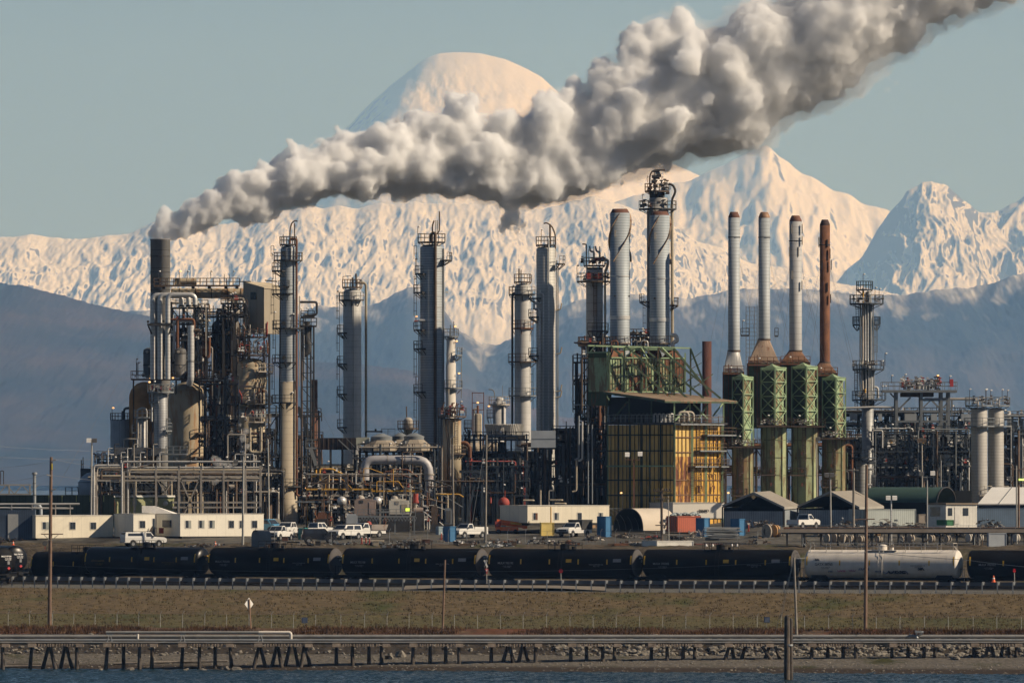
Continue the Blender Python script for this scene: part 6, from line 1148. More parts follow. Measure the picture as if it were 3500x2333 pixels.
# four green heaters
def heater(lab, cx, x0, xf, x1, ytop, ymid, sx, sr, sy, cone_y, cone_w, smat, conemat, lowmat, Y=1158, cap=None):
    t = T('heater', lab, 'furnace', cx, Y, group='four green tower heaters'); yb = t.py; dF, dL, dR = -40, 26, 30
    F, Lp, Rp, Bk = (xf, dF), (x0, dL), (x1, dR), (x0 + x1 - xf, dL + dR - dF)
    inner = lambda P, k=.16: (P[0] + ((x0 + x1) / 2 - P[0]) * k, P[1] + (28 - P[1]) * k)
    m = t.p('radiant_wall', GREEN); hexa4(m, [inner(Lp, .2), inner(F, .2), inner(Rp, .2), inner(Bk, .2)], ytop + 12, ymid)
    m = t.p('dark_shell', M('heater_dark', (.045, .06, .05), .8, rust=.2)); a, b = inner(Lp, .17), lp(inner(Lp, .17), inner(F, .17), .86); m.hexa([(a[0], a[1] - 1, ymid), (b[0], b[1] - 1, ymid), (b[0] + 2, b[1] + 8, ymid), (a[0] + 2, a[1] + 8, ymid), (a[0], a[1] - 1, ytop + 16), (b[0], b[1] - 1, ytop + 16), (b[0] + 2, b[1] + 8, ytop + 16), (a[0] + 2, a[1] + 8, ytop + 16)])
    m = t.p('lattice_leg', GREENS)
    for P in (F, Lp, Rp, Bk): m.beam((*P, ytop + 14), (*P, ymid), 4.5)
    m = t.p('lattice', GREENS); n = 4; h = (ymid - ytop - 14) / n
    for i in range(n):
        ya, yc = ytop + 14 + h * i, ytop + 14 + h * (i + 1)
        for P, Q in ((Lp, F), (F, Rp)): m.beam((*P, ya), (*Q, yc), 2.4); m.beam((*Q, ya), (*P, yc), 2.4); m.beam((*P, ya), (*Q, ya), 2.8)
    rf = t.p('gable_roof', GREENS); apex = ((x0 + x1) / 2 - 6, 20)
    for P, Q in ((Lp, F), (F, Rp), (Rp, Bk), (Bk, Lp)): rf.add([(*P, ytop + 18), (*Q, ytop + 18), (*apex, ytop), (*P, ytop + 24), (*Q, ytop + 24)], [(0, 1, 2), (0, 3, 4, 1)])
    bx = t.p('convection_section', GREEND); w = cone_w * .5; bx.box(sx - w, sx + w, 44, 44 + cone_w * 1.1, cone_y, ymid + 10); rb = t.p('side_rib', RUSTM)
    for k in range(5): rb.box(sx - w - 1.5, sx - w + 2, 40 + k * cone_w * .26, 43 + k * cone_w * .26, cone_y, ymid + 8)
    c = t.p('hood_cone', conemat); n = 4; rings = []; N2 = 20; vs = []
    for k in range(5):
        u = k / 4; y = cone_y + (sy - cone_y) * u
        for i in range(N2):
            a = 2 * PI * i / N2 + PI / 4; cx_, cy_ = math.cos(a), math.sin(a); q = max(abs(cx_), abs(cy_)); sq = (cx_ / q * w, cy_ / q * w); ci = (cx_ * sr * 1.05, cy_ * sr * 1.05); vs.append((sx + sq[0] * (1 - u) + ci[0] * u, 44 + cone_w * .5 + sq[1] * (1 - u) + ci[1] * u, y))
    c.add(vs, [(k * N2 + i, k * N2 + (i + 1) % N2, (k + 1) * N2 + (i + 1) % N2, (k + 1) * N2 + i) for k in range(4) for i in range(N2)])
    # lower drum: eight sided with channel ribs
    lm = t.p('lower_shell', lowmat); n = 10; rx = (x1 - x0) / 2 + 1; cx2 = (x0 + x1) / 2; vs = []
    for y in (yb, ymid + 6):
        for i in range(n): a = 2 * PI * i / n - .9; vs.append((cx2 + rx * math.cos(a), 20 + rx * .95 * math.sin(a), y))
    lm.add(vs, [(i, (i + 1) % n, n + (i + 1) % n, n + i) for i in range(n)] + [tuple(range(n, 2 * n))]); rb = t.p('channel_rib', M('channel_green', (.13, .15, .08), .8, rust=.4))
    for i in range(n): a = 2 * PI * i / n - .9; rb.beam((cx2 + rx * 1.01 * math.cos(a), 20 + rx * .96 * math.sin(a), yb), (cx2 + rx * 1.01 * math.cos(a), 20 + rx * .96 * math.sin(a), ymid + 6), 3.4)
    for y in (ymid + 50, ymid + 110, ymid + 170): rb.cyl((cx2, 20, y), (cx2, 20, y + 2.2), rx * .985, n=10, cap=False)
    deck(t, x0 - 16, x1 + 24, dF - 26, 80, ymid + 2, BRN, h=24); deck(t, x0 - 6, x0 + 48, dF - 24, -10, ymid + 168, BRN, h=22); f = t.p('access_door', RUSTM)
    for y in (ymid + 90, ymid + 150, ymid + 196): a = -1.9; f.beam((cx2 - 10, 20 - rx * .97, y), (cx2 - 10, 20 - rx * .97, y + 12), 7)
    ladder(t, xf - 8, dF - 8, ymid + 10, ymid + 165, BRN); ladder(t, x0 - 8, 30, ytop - 10, ymid, RUSTM, cage=False); ladder(t, x0 - 18, 40, ytop - 10, ymid, RUSTM, cage=False); deck(t, sx - w, sx + w, 20, 44, cone_y + 4, RUSTM, h=24)
    for i in range(8): valve(t, x0 + i * 9, dF - 20, ymid - 4 - (i % 3) * 4, RND.choice((PALE, BRN, LAMPW)), 1)
    lamp(t, x0 - 10, 0, ytop + 4, 24, 4); lamp(t, x0 + 20, dF - 20, ymid, 34, 3)
    t.build_stack = None
    s = T('heater_stack', cap[0], 'stack', sx, Y + 3, cone_y, group='row of four slim heater stacks'); d0 = 44 + cone_w * .5 - 3 / (Y / FPX) * 1.0
    col(s, sx, [(cap[1] + 20, sy + 2, sr)], mat=smat, dome=0, d=d0, n=24, part='shaft'); c = s.p('cap', cap[2]); q = MB(); q.lathe([(sr * .98, -(cap[1] + 20)), (sr * .98, -(cap[1] + 16)), (sr * .62, -cap[1]), (sr * .5, -cap[1]), (sr * .5, -(cap[1] + 30))], n=22); c.add([(x + sx, y + d0, -z) for x, y, z in q.v], q.f, True)
    b = s.p('ring', DARK); b.cyl((sx, d0, cap[1] + 85), (sx, d0, cap[1] + 88), sr * 1.08, n=22, cap=False); b2 = s.p('base_ring', BRN); b2.cyl((sx, d0, sy - 3), (sx, d0, sy + 3), sr * 1.12, n=22)
    w_ = s.p('guy_wire', WIRE)
    for dx, dy in ((-95, 420), (95, 420), (-60, 500), (120, 480)): w_.beam((sx, d0, cap[1] + 88), (sx + dx, d0 + (60 if dx > 0 else -10), cap[1] + 88 + dy), .5)
    return t, s, d0
STB = M('heater_stack_silver', (.38, .41, .43), .6, .12, var=.14, scale=.3, seam=.5, seamw=.045, seamd=.55, dirt=.25, streak=.15); STG = M('heater_stack_grey', (.42, .42, .42), .65, .1, var=.12, scale=.4, seam=.8, seamw=.05, seamd=.45, dirt=.3, streak=.1)
LOWG = M('lower_green', (.33, .37, .21), .75, var=.22, scale=.5, rust=.45, rustcol=(.15, .085, .045), streak=.2, dirt=.35); LOWB = M('lower_brown_green', (.29, .29, .16), .8, var=.25, scale=.5, rust=.6, rustcol=(.17, .09, .045), streak=.18, dirt=.35)
CONB = M('cone_tan', (.30, .22, .16), .75, var=.15, rust=.25, streak=.2); CONR = M('cone_rust', (.20, .11, .065), .8, var=.25, rust=.3)
heater('green lattice heater under the silver cone, leftmost of the row', 2540, 2504, 2540, 2575, 1274, 1523, 2509, 20, 1199, 1270, 70, STB, M('cone_silver', (.50, .49, .47), .5, .3, dirt=.2), LOWB, Y=1154, cap=('slim silver stack with tapered brown tip on a silver cone', 724, CAPR))
heater('green lattice heater under the tall tan cone', 2645, 2602, 2648, 2688, 1242, 1452, 2613, 20, 1160, 1240, 108, STB, CONB, LOWG, Y=1158, cap=('slim silver stack with a long coppery tip on a tan cone', 724, M('cap_copper', (.30, .18, .11), .6, .2)))
t, s, d0 = heater('green lattice heater with a rusty cone and lit panel', 2751, 2707, 2755, 2795, 1238, 1453, 2720, 21.5, 1199, 1237, 100, STG, CONR, LOWG, Y=1162.5, cap=('slim pale grey stack with small brackets on a rusty cone', 736, CAPR))
b = s.p('bracket', PALE)
for x, y, h in ((2706, 766, 32), (2742, 766, 32), (2742, 806, 30), (2698, 844, 32), (2729, 844, 32), (2707, 924, 30), (2741, 960, 30)): b.box(x - 1.6, x + 1.6, d0 - 22, d0 - 16, y, y + h)
t, s, d0 = heater('green lattice heater under the fully rusted stack, rightmost of the row', 2852, 2812, 2856, 2891, 1276, 1494, 2820, 17.5, 1238, 1275, 88, RUSTM, CONR, LOWB, Y=1167, cap=('slim stack rusted brown all over, last of the four', 750, M('cap_dark', (.06, .035, .03), .8)))
b = s.p('bracket', DARK)
for x, y, h in ((2799, 810, 34), (2828, 818, 26), (2837, 850, 34), (2841, 888, 34), (2810, 890, 26), (2828, 966, 30), (2839, 1005, 30)): b.box(x - 1.6, x + 1.6, d0 - 20, d0 - 15, y, y + h)
deck(s, 2648, 2660, d0 - 26, d0 - 4, 1146, DARK)
t = T('mast', 'thin lattice mast with a small railed deck behind the silver cones', 'mast', 2562, 1215); m = t.p('lattice', GREY)
for x in (2550, 2562, 2578, 2588):
    for d in (-8, 8): m.beam((x, d, 1046), (x, d, t.py), 1.6)
for y in range(1050, 1400, 14): m.beam((2550, -8, y), (2588, -8, y), 1.2)
deck(t, 2532, 2560, -16, 14, 1144, DARK, h=22); lamp(t, 2538, -10, 1140, 46, 3)
steelwork('rusty ladder frames and decks between the green heaters', 2480, 2900, [1530, 1620], 1180, -30, 40, 9, 30, 5, 64, mat=BRN, pal=[BRN, RUSTM, DARK, GREEND], lamps=5, nval=10)
# ---------------------------------------------------------------- right unit
t = T('column', 'grey column with stacked railed cages right of the rusted stack', 'column', 2966, 1194); GC = M('grey_column', (.33, .34, .345), .5, .3, var=.15, seam=.7, seamw=.05, dirt=.25); col(t, 2968, [(996, 1034, 11)], mat=GC, dome=.4, n=18, part='top_drum'); col(t, 2966, [(1034, 1240, 16), (1240, 1272, (16, 20)), (1272, t.py, 20)], mat=GC, dome=0)
for x, r_, mm in ((2948, 4, PALE), (2940, 3, GREY), (2957, 2.4, SILV), (2966, 2.4, SILV), (2975, 2, GREY), (2984, 2, GREY)): pipe(t, mm, [(x, -18, 1036), (x, -18, 1228), (x + (2 if x > 2950 else -3), -24, 1250), (x + 2, -24, 1390)], r_)
plat(t, 2955, 988, 2, 28, mat=DARKB, h=27); plat(t, 2962, 1036, 12, 58, mat=DARKB, h=28); plat(t, 2930, 1108, 2, 16, mat=DARKB, h=26); plat(t, 2996, 1108, 2, 13, mat=DARKB, h=26); plat(t, 2968, 1260, 20, 54, mat=DARKB, h=28); plat(t, 2970, 1364, 20, 58, mat=DARKB, h=28); ladder(t, 2992, -10, 1120, 1250, GREY); ladder(t, 2926, -10, 1268, 1390, DARKB); ladder(t, 2930, -4, 1050, 1100, DARKB)
pipe(t, YELO, [(2949, -20, 985), (2949, -20, 1034)], 3); pipe(t, YELO, [(2956, -27, 1328), (2956, -27, 1342)], 3); pipe(t, ALUP, [(2986, -6, 1322), (3000, -6, 1324), (3001, -6, 1360)], 4, n=10)
for x, y, h in ((2949, 962, 26), (2926, 1032, 52), (2990, 1030, 48), (3004, 1030, 44), (3024, 1250, 44), (3012, 1252, 20)): lamp(t, x, -20, y, h, 4)
for i in range(30): rr2 = random.Random(i + 610); valve(t, 2912 + rr2.random() * 104, -34, rr2.choice((1032, 1256, 1360)) - rr2.random() * 14, rr2.choice((GREY, SILV, BRN, DARKB)), rr2.uniform(.7, 1.4))
t = T('process_structure', 'grey braced frame carrying a wide deck of valves and a red panel', 'structure', 3140, 1188); yb = t.py
for x in (3062, 3147, 3215, 3240):
    for d in (-50, 50): t.p('column', GREY).box(x - 4.5, x + 4.5, d - 4, d + 4, 1338, yb)
deck(t, 3013, 3268, -64, 60, 1333, GREY, h=27, th=8); deck(t, 3020, 3310, -62, 60, 1526, GREY, h=26, th=6); 
for y, x0_, x1_ in ((1366, 3147, 3250), (1405, 3062, 3240), (1440, 3062, 3240), (1588, 3160, 3290)): t.p('beam', GREY).box(x0_, x1_, -53, -47, y - 3.5, y + 3.5); t.p('beam', GREY).box(x0_, x1_, 47, 53, y - 3.5, y + 3.5)
b = t.p('brace', GREY); b.beam((3066, -50, 1402), (3110, -50, 1358), 6); b.beam((3180, -50, 1366), (3215, -50, 1402), 6); b.beam((3180, -50, 1366), (3150, -50, 1396), 4); b.beam((3240, -50, 1372), (3218, -50, 1396), 5); b.beam((3170, -54, 1505), (3212, -54, 1448), 9); b.beam((3170, -50, 1526), (3150, -50, 1560), 6); b.beam((3060, -50, 1530), (3150, -50, 1600), 4); b.beam((3040, -50, 1344), (3062, -50, 1366), 5)
t.p('red_panel', M('red_panel', (.5, .06, .06), .6)).box(3243, 3255, -66, -62, 1296, 1322); t.p('vessel_under_deck', BRN).box(3078, 3190, -30, 30, 1342, 1356)
for x, y, h, on in ((3044, 1306, 28, 0), (3090, 1300, 26, 0), (3200, 1306, 28, 1), (3242, 1306, 26, 0), (3012, 1322, 8, 0), (3022, 1322, 8, 0)): lamp(t, x, -60, y + 4, h, 3, bool(on))
r = random.Random(99)
for i in range(64): valve(t, r.uniform(3078, 3212), r.uniform(-58, -10), 1331 - r.uniform(0, 34), r.choice((SILV, ALUP, GREY, BRN, RED, DARKB)), r.uniform(.8, 1.7))
for i in range(34): x = r.uniform(3076, 3206); pipe(t, r.choice((SILV, ALUP, GREY, BRN)), [(x, -50, 1331), (x, -50, 1331 - r.uniform(10, 36)), (x + r.uniform(-18, 18), -50, 1331 - r.uniform(16, 36))], r.choice((1.3, 2, 2.8)))
for i in range(40): valve(t, r.uniform(3030, 3300), -60, 1522 - r.uniform(0, 16), r.choice((SILV, ALUP, GREY, BRN, LAMPW, YELO)), r.uniform(.8, 1.6))
for x, mm in ((3136, PALE), (3167, SILV), (3226, PALE), (3066, BEIGE), (3218, BEIGE)): pipe(t, mm, [(x, -44, 1420), (x, -44, 1524)], 3, fl=True)
pp = T('overhead_pipe', 'long thin pale pipe bridging from the braced frame to the twin columns', 'pipe', 3240, 1186, 1370); pipe(pp, PALE, [(3160, 0, 1363), (3342, 0, 1363), (3342, 0, 1390)], 4); pipe(pp, ALUP, [(2890, 0, 1394), (2990, 0, 1391), (3060, 0, 1392)], 4); pp.p('support', GREY).box(3250, 3256, -5, 5, 1367, 1420)
steelwork('broad dark cooler bank across the right unit', 2885, 3330, [1418, 1462], 1206, -60, 60, 10, 40, 10, 71, mat=DARKB, pal=[DARKB, GREY, SILV, DARK], lamps=6, nval=16)
steelwork('dense dark pipe maze under the braced frame', 2890, 3320, [1500, 1560, 1610, 1660], 1198, -60, 50, 11, 80, 16, 72, mat=DARKB, pal=[DARKB, DARK, GREY, SILV, BRN, PALE], lamps=9, nval=30)
steelwork('second row of dark pipework behind the green quonset', 2990, 3300, [1480, 1540, 1590, 1640, 1690], 1182, -30, 30, 9, 70, 12, 73, mat=DARKB, pal=[DARK, GREY, SILV, ALUP, BRN, DARKB], lamps=8, nval=30)
steelwork('pipe lattice at the right edge of the plant', 3425, 3560, [1430, 1480, 1530, 1590, 1650], 1194, -40, 40, 5, 56, 6, 74, mat=GREY, pal=[GREY, DARKB, SILV, ALUP, BRN], lamps=7, nval=20)
t = T('equipment_box', 'plain grey equipment boxes on the cooler bank', 'machine', 2915, 1196, 1440); m = t.p('box', CABIN)
for x0_, x1_ in ((2903, 2928), (3000, 3012), (3090, 3130), (3180, 3200), (3283, 3318)): m.box(x0_, x1_, -56, -20, 1414, 1438)
t = T('vessel', 'narrow grey vessel low beside the rightmost heater', 'vessel', 2945, 1172); col(t, 2945, [(1572, t.py, 19)], mat=M('vessel_grey', (.22, .22, .21), .6, .2, seam=.5), dome=.3); plat(t, 2950, 1562, 10, 42, mat=DARKB, h=26); pipe(t, SILV, [(2964, -10, 1600), (2980, -10, 1602)], 5); pipe(t, SILV, [(2964, -10, 1656), (2980, -10, 1656)], 4); ladder(t, 2986, 0, 1570, 1690, GREY)
for x, lab, d, r_ in ((3347, 'pale grey column with lit right side, nearer of the twin columns', 0, 28), (3404, 'pale grey column half hidden behind its twin', 60, 27)):
    t = T('column', lab, 'column', x, 1172 + (4 if d else 0), group='twin pale grey columns'); col(t, x, [(1392, t.py, r_)], mat=M('twin_grey', (.40, .385, .36), .6, .15, var=.1, scale=.5, seam=.45, seamw=.05, seamd=.35, dirt=.25, streak=.2), dome=.35, n=30); plat(t, x, 1384, 8, 48, mat=GREY, h=27); plat(t, x, 1454, r_, 52, mat=GREY, h=26); plat(t, x, 1690, r_, 44, -90, 10, mat=PALE, h=30); t.p('top_nozzle', SILV).ball((x + 2, -8, 1366), 6); pipe(t, SILV, [(x + 10, -10, 1392), (x + 10, -10, 1362), (x + 20, -10, 1360)], 3)
    for i in range(10): rr2 = random.Random(i + x); valve(t, x - 30 + rr2.random() * 70, -30, 1380 - rr2.random() * 18, rr2.choice((DARK, BRN, SILV)), 1.2)
    for dx, h in ((-34, 54), (20, 52), (38, 50)): lamp(t, x + dx, -20, 1382, h, 2)
    pipe(t, SILV, [(x - 30, -10, 1416), (x - 56, -10, 1394), (x - 68, -10, 1396), (x - 72, -10, 1420)], 2) if not d else None
# ---------------------------------------------------------------- yard buildings
def Yof(px, py, lo=1000., hi=1240.):
    for _ in range(40):
        mid = (lo + hi) / 2; y = PYH + (CAMZ - gz(WX(px, mid), mid)) / mid * FPX
        if y > py: lo = mid
        else: hi = mid
    return (lo + hi) / 2
CREAM = M('trailer_cream', (.80, .73, .58), .7, var=.08, scale=.4, dirt=.22, streak=.1, vseam=1.2, seamw=.05, seamd=.15); WHITEW = M('trailer_white', (.84, .79, .67), .7, var=.06, scale=.4, dirt=.18, streak=.1, vseam=1.2, seamw=.05, seamd=.12)
GLASS = M('window_glass', (.03, .035, .045), .15, spec=.6); BLIND = M('window_blind', (.28, .29, .26), .6); FRW = M('window_frame_white', (.70, .66, .58), .6); CORR = M('corrugated_blue_grey', (.30, .33, .35), .6, .2, vseam=.3, seamw=.1, seamd=.3)
def trailer(lab, x0, xc, x1, yt, yb, mat, wins=(), skirt=5, door=None, k=.5, ac=True, sign=None, Y=None, dark=True):
    Y = Y or Yof(xc, yb + skirt); t = T('site_trailer', lab, 'trailer', xc, Y, yb + skirt, group='white site trailers in the yard'); a = (xc - x0) / k; b = (x1 - xc) * k; A, C, B = (x0, a), (xc, 0), (x1, b); D_ = (x0 + x1 - xc, a + b)
    hexa4(t.p('wall', mat), [A, C, B, D_], yt, yb); g = 2; hexa4(t.p('roof', M('trailer_roof', (.55, .52, .46), .8)), [(A[0] - g, A[1]), (C[0], C[1] - g), (B[0] + g, B[1]), (D_[0], D_[1] + g)], yt - 2.5, yt); hexa4(t.p('skirt', M('skirt_dark', (.035, .034, .033), .9)), [lp(A, D_, .03), lp(C, B, .02), lp(B, C, .02), D_], yb, yb + skirt)
    n = Vector((b, -(x1 - xc), 0)).normalized(); f = lambda u, y, o: (C[0] + (B[0] - C[0]) * u + n.x * o, C[1] + (B[1] - C[1]) * u + n.y * o, y); L_ = x1 - xc
    for i, (wx, y0, y1, w, mm) in enumerate(wins):
        u0, u1 = (wx - w / 2 - xc) / L_, (wx + w / 2 - xc) / L_; fr = t.p('window_frame', FRW); fr.hexa([f(u0 - 2 / L_, y1 + 2, .4), f(u1 + 2 / L_, y1 + 2, .4), f(u1 + 2 / L_, y1 + 2, 1.2), f(u0 - 2 / L_, y1 + 2, 1.2), f(u0 - 2 / L_, y0 - 2, .4), f(u1 + 2 / L_, y0 - 2, .4), f(u1 + 2 / L_, y0 - 2, 1.2), f(u0 - 2 / L_, y0 - 2, 1.2)])
        for q, (ua, ub) in enumerate(((u0, (u0 + u1) / 2 - .5 / L_), ((u0 + u1) / 2 + .5 / L_, u1))): gl = t.p('pane', mm if q else GLASS, parent=fr); gl.hexa([f(ua, y1, .8), f(ub, y1, .8), f(ub, y1, 1.9), f(ua, y1, 1.9), f(ua, y0, .8), f(ub, y0, .8), f(ub, y0, 1.9), f(ua, y0, 1.9)])
    if ac: e = t.p('air_conditioner', DRUM); p0, p1 = lp(A, C, .3), lp(A, C, .62); e.hexa([(p0[0] - 5, p0[1] - 3, (yt + yb) / 2 + 6), (p1[0] - 5, p1[1] - 3, (yt + yb) / 2 + 6), (p1[0] + 1, p1[1] + 2, (yt + yb) / 2 + 6), (p0[0] + 1, p0[1] + 2, (yt + yb) / 2 + 6), (p0[0] - 5, p0[1] - 3, yt + 20), (p1[0] - 5, p1[1] - 3, yt + 20), (p1[0] + 1, p1[1] + 2, yt + 20), (p0[0] + 1, p0[1] + 2, yt + 20)])
    if door: e = t.p('door', door[2]); u0, u1 = (door[0] - xc) / L_, (door[1] - xc) / L_; e.hexa([f(u0, yb, .1), f(u1, yb, .1), f(u1, yb, 1.6), f(u0, yb, 1.6), f(u0, yt + 14, .1), f(u1, yt + 14, .1), f(u1, yt + 14, 1.6), f(u0, yt + 14, 1.6)])
    return t, f
trailer('cream site trailer at the far left behind the tall wooden pole', 42, 122, 381, 1762, 1838, CREAM, [(155, 1783, 1807, 20, BLIND), (245, 1784, 1808, 18, GLASS), (314, 1785, 1808, 18, GLASS)], 8)
trailer('short white site trailer with steps, between the two longer ones', 383, 456, 528, 1757, 1834, WHITEW, [(486, 1779, 1803, 18, GLASS)], 6, ac=False, door=(521, 527, GLASS))
t, f = trailer('long white site trailer with six small windows left of the beige column', 528, 616, 897, 1757, 1832, WHITEW, [(643, 1778, 1803, 18, BLIND), (688, 1778, 1803, 17, BLIND), (723, 1778, 1803, 17, BLIND), (788, 1779, 1803, 16, GLASS), (821, 1779, 1803, 9, BLIND), (866, 1779, 1803, 17, GLASS)], 8); t.p('red_box', RED).box(541, 557, 50, 60, 1803, 1822)
trailer('long cream site office with a yellow stain, behind the orange lift', 1708, 1803, 2084, 1728, 1786, CREAM, [(1830, 1752, 1775, 14, RUSTM), (1903, 1752, 1775, 14, BLIND), (1982, 1752, 1774, 13, GLASS), (2056, 1752, 1772, 13, BLIND)], 8, ac=False, Y=1106)
b_ = T('downpipe', 'yellow stained downpipe on the cream site office', 'pipe', 1883, 1104, 1786); pipe(b_, YELO, [(1883, 34, 1731), (1883, 34, 1786)], 2)
t, f = trailer('very long white trailer with black lettering behind the beige shelter', 2180, 2300, 2476, 1719, 1770, M('trailer_plain_white', (.80, .75, .66), .6, var=.04), [], 4, ac=False, Y=1128, k=.25); t.build()
q = text_mesh('DIAMO', .44, BTXT, t.o, ((2406 - 2300) * t.s, (106 * .25 - 3) * t.s, (1774 - 1745) * t.s), (PI / 2, 0, math.atan(.25)), bold=.03)
st = T('steps', 'brown wooden steps and rail at the short trailer', 'steps', 520, Yof(520, 1838), 1838); m = st.p('stair', BRN); m.beam((505, 0, 1836), (520, 10, 1800), 4); m.beam((462, -4, 1800), (480, -4, 1800), 2); m.beam((458, -4, 1834), (458, -4, 1800), 2); m.beam((480, -4, 1834), (480, -4, 1800), 2); m.beam((520, 0, 1836), (520, 0, 1800), 2); m.beam((505, 0, 1824), (522, 0, 1796), 2)
GBLD = M('building_shade_green', (.055, .07, .045), .7, vseam=.9, dirt=.3); GLIT = M('building_sunlit_green', (.36, .37, .20), .75, var=.08, dirt=.15)  # one green in two tones, shade and sunlight put into the colours
t = T('green_building', 'low green metal building with one end coloured as sunlit', 'building', 392, 1128); A, C, B = (-90, 230), (392, 0), (591, 90); yb = t.py; hexa4(t.p('wall', GBLD), [A, C, (430, 60), (-60, 300)], 1691, yb); hexa4(t.p('painted_sunlit_wall', GLIT), [(392.6, -.5), B, (560, 180), (420, 60)], 1698, yb); hexa4(t.p('roof', M('roof_white', (.75, .73, .68), .6)), [(390, -4), (595, 88), (560, 190), (400, 70)], 1692, 1698)
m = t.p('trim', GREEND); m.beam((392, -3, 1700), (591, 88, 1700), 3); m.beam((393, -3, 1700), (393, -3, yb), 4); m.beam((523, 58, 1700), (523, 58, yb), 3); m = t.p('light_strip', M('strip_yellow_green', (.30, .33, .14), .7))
for x in (160, 206, 256, 304, 352): m.box(x, x + 3, (392 - x) * .477 - 3, (392 - x) * .477 - 1, 1692, 1714)
t.p('vent_fan', SILV).ball((562, 70, 1720), 9); t.p('louvre', M('louvre_grey', (.30, .30, .25), .7)).box(451, 466, 22, 26, 1710, 1728)
t = T('canopy', 'crumpled white canopy roof behind the long white trailer', 'canopy', 540, 1110, 1760); m = t.p('sheet', M('canopy_white', (.75, .72, .68), .8, bump=.4)); m.hexa([(484, 20, 1752), (596, 40, 1756), (600, 120, 1756), (500, 110, 1752), (484, 20, 1728), (528, 26, 1728), (600, 120, 1753), (500, 110, 1728)]); 
for x in (488, 592): t.p('post', DARK).beam((x, 40, 1756), (x, 40, 1830), 3)
t = T('vent_stack', 'grey mushroom topped vent stack left of the tall wooden pole', 'vent', 118, 1108); col(t, 118, [(1620, t.py, 5.5)], mat=GREY, dome=0); t.p('cap', GREY).cyl((118, 0, 1620), (118, 0, 1613), 10.5, 8, n=16); pipe(t, CABIN, [(118, -6, 1730), (130, -8, 1722), (140, -8, 1734), (140, -8, 1760)], 6, n=10)
for y in (1650, 1690): t.p('band', DARK).cyl((118, 0, y), (118, 0, y + 2), 6.2, n=16)
t = T('truss_bridge', 'pale steel pipe truss cut off by the left picture edge', 'bridge', 40, 1140, 1692); m = t.p('truss', PALE)
for d in (-12, 24): m.beam((-120, d, 1656), (105, d, 1656), 4); m.beam((-120, d, 1688), (105, d, 1688), 4)
for k in range(9): x = -112 + k * 27; m.beam((x, -12, 1656), (x + 27, -12, 1688), 3) if k % 2 else m.beam((x, -12, 1688), (x + 27, -12, 1656), 3)
m.beam((32, -12, 1656), (32, -12, 1690), 5); m.beam((103, -12, 1654), (103, -12, 1692), 5)
for x in (-80, 20, 102): t.p('leg', PALE).beam((x, 6, 1690), (x, 6, 1790), 5)
pipe(t, DARK, [(2, 0, 1656), (2, 0, 1608), (12, 0, 1608), (12, 0, 1656)], 1.6)
t = T('pipe_run', 'two pale horizontal pipes along the dark green building', 'pipe', 140, 1102, 1735); pipe(t, ALUP, [(-80, 0, 1722), (272, 0, 1721)], 3); pipe(t, ALUP, [(-80, 0, 1734), (250, 0, 1736)], 3)
for x in (40, 110, 190, 240): t.p('support', PALE).box(x - 1.5, x + 1.5, -3, 3, 1722, 1780)
t = T('container', 'dark blue corrugated container behind the far left trailer', 'container', 60, 1100); t.p('box', M('container_navy', (.06, .085, .13), .6, .1, vseam=.3, seamd=.35)).box(-80, 120, 0, 60, 1742, t.py); t.p('door', M('door_pale', (.42, .42, .40), .7)).box(27, 62, -2, 0, 1756, t.py)
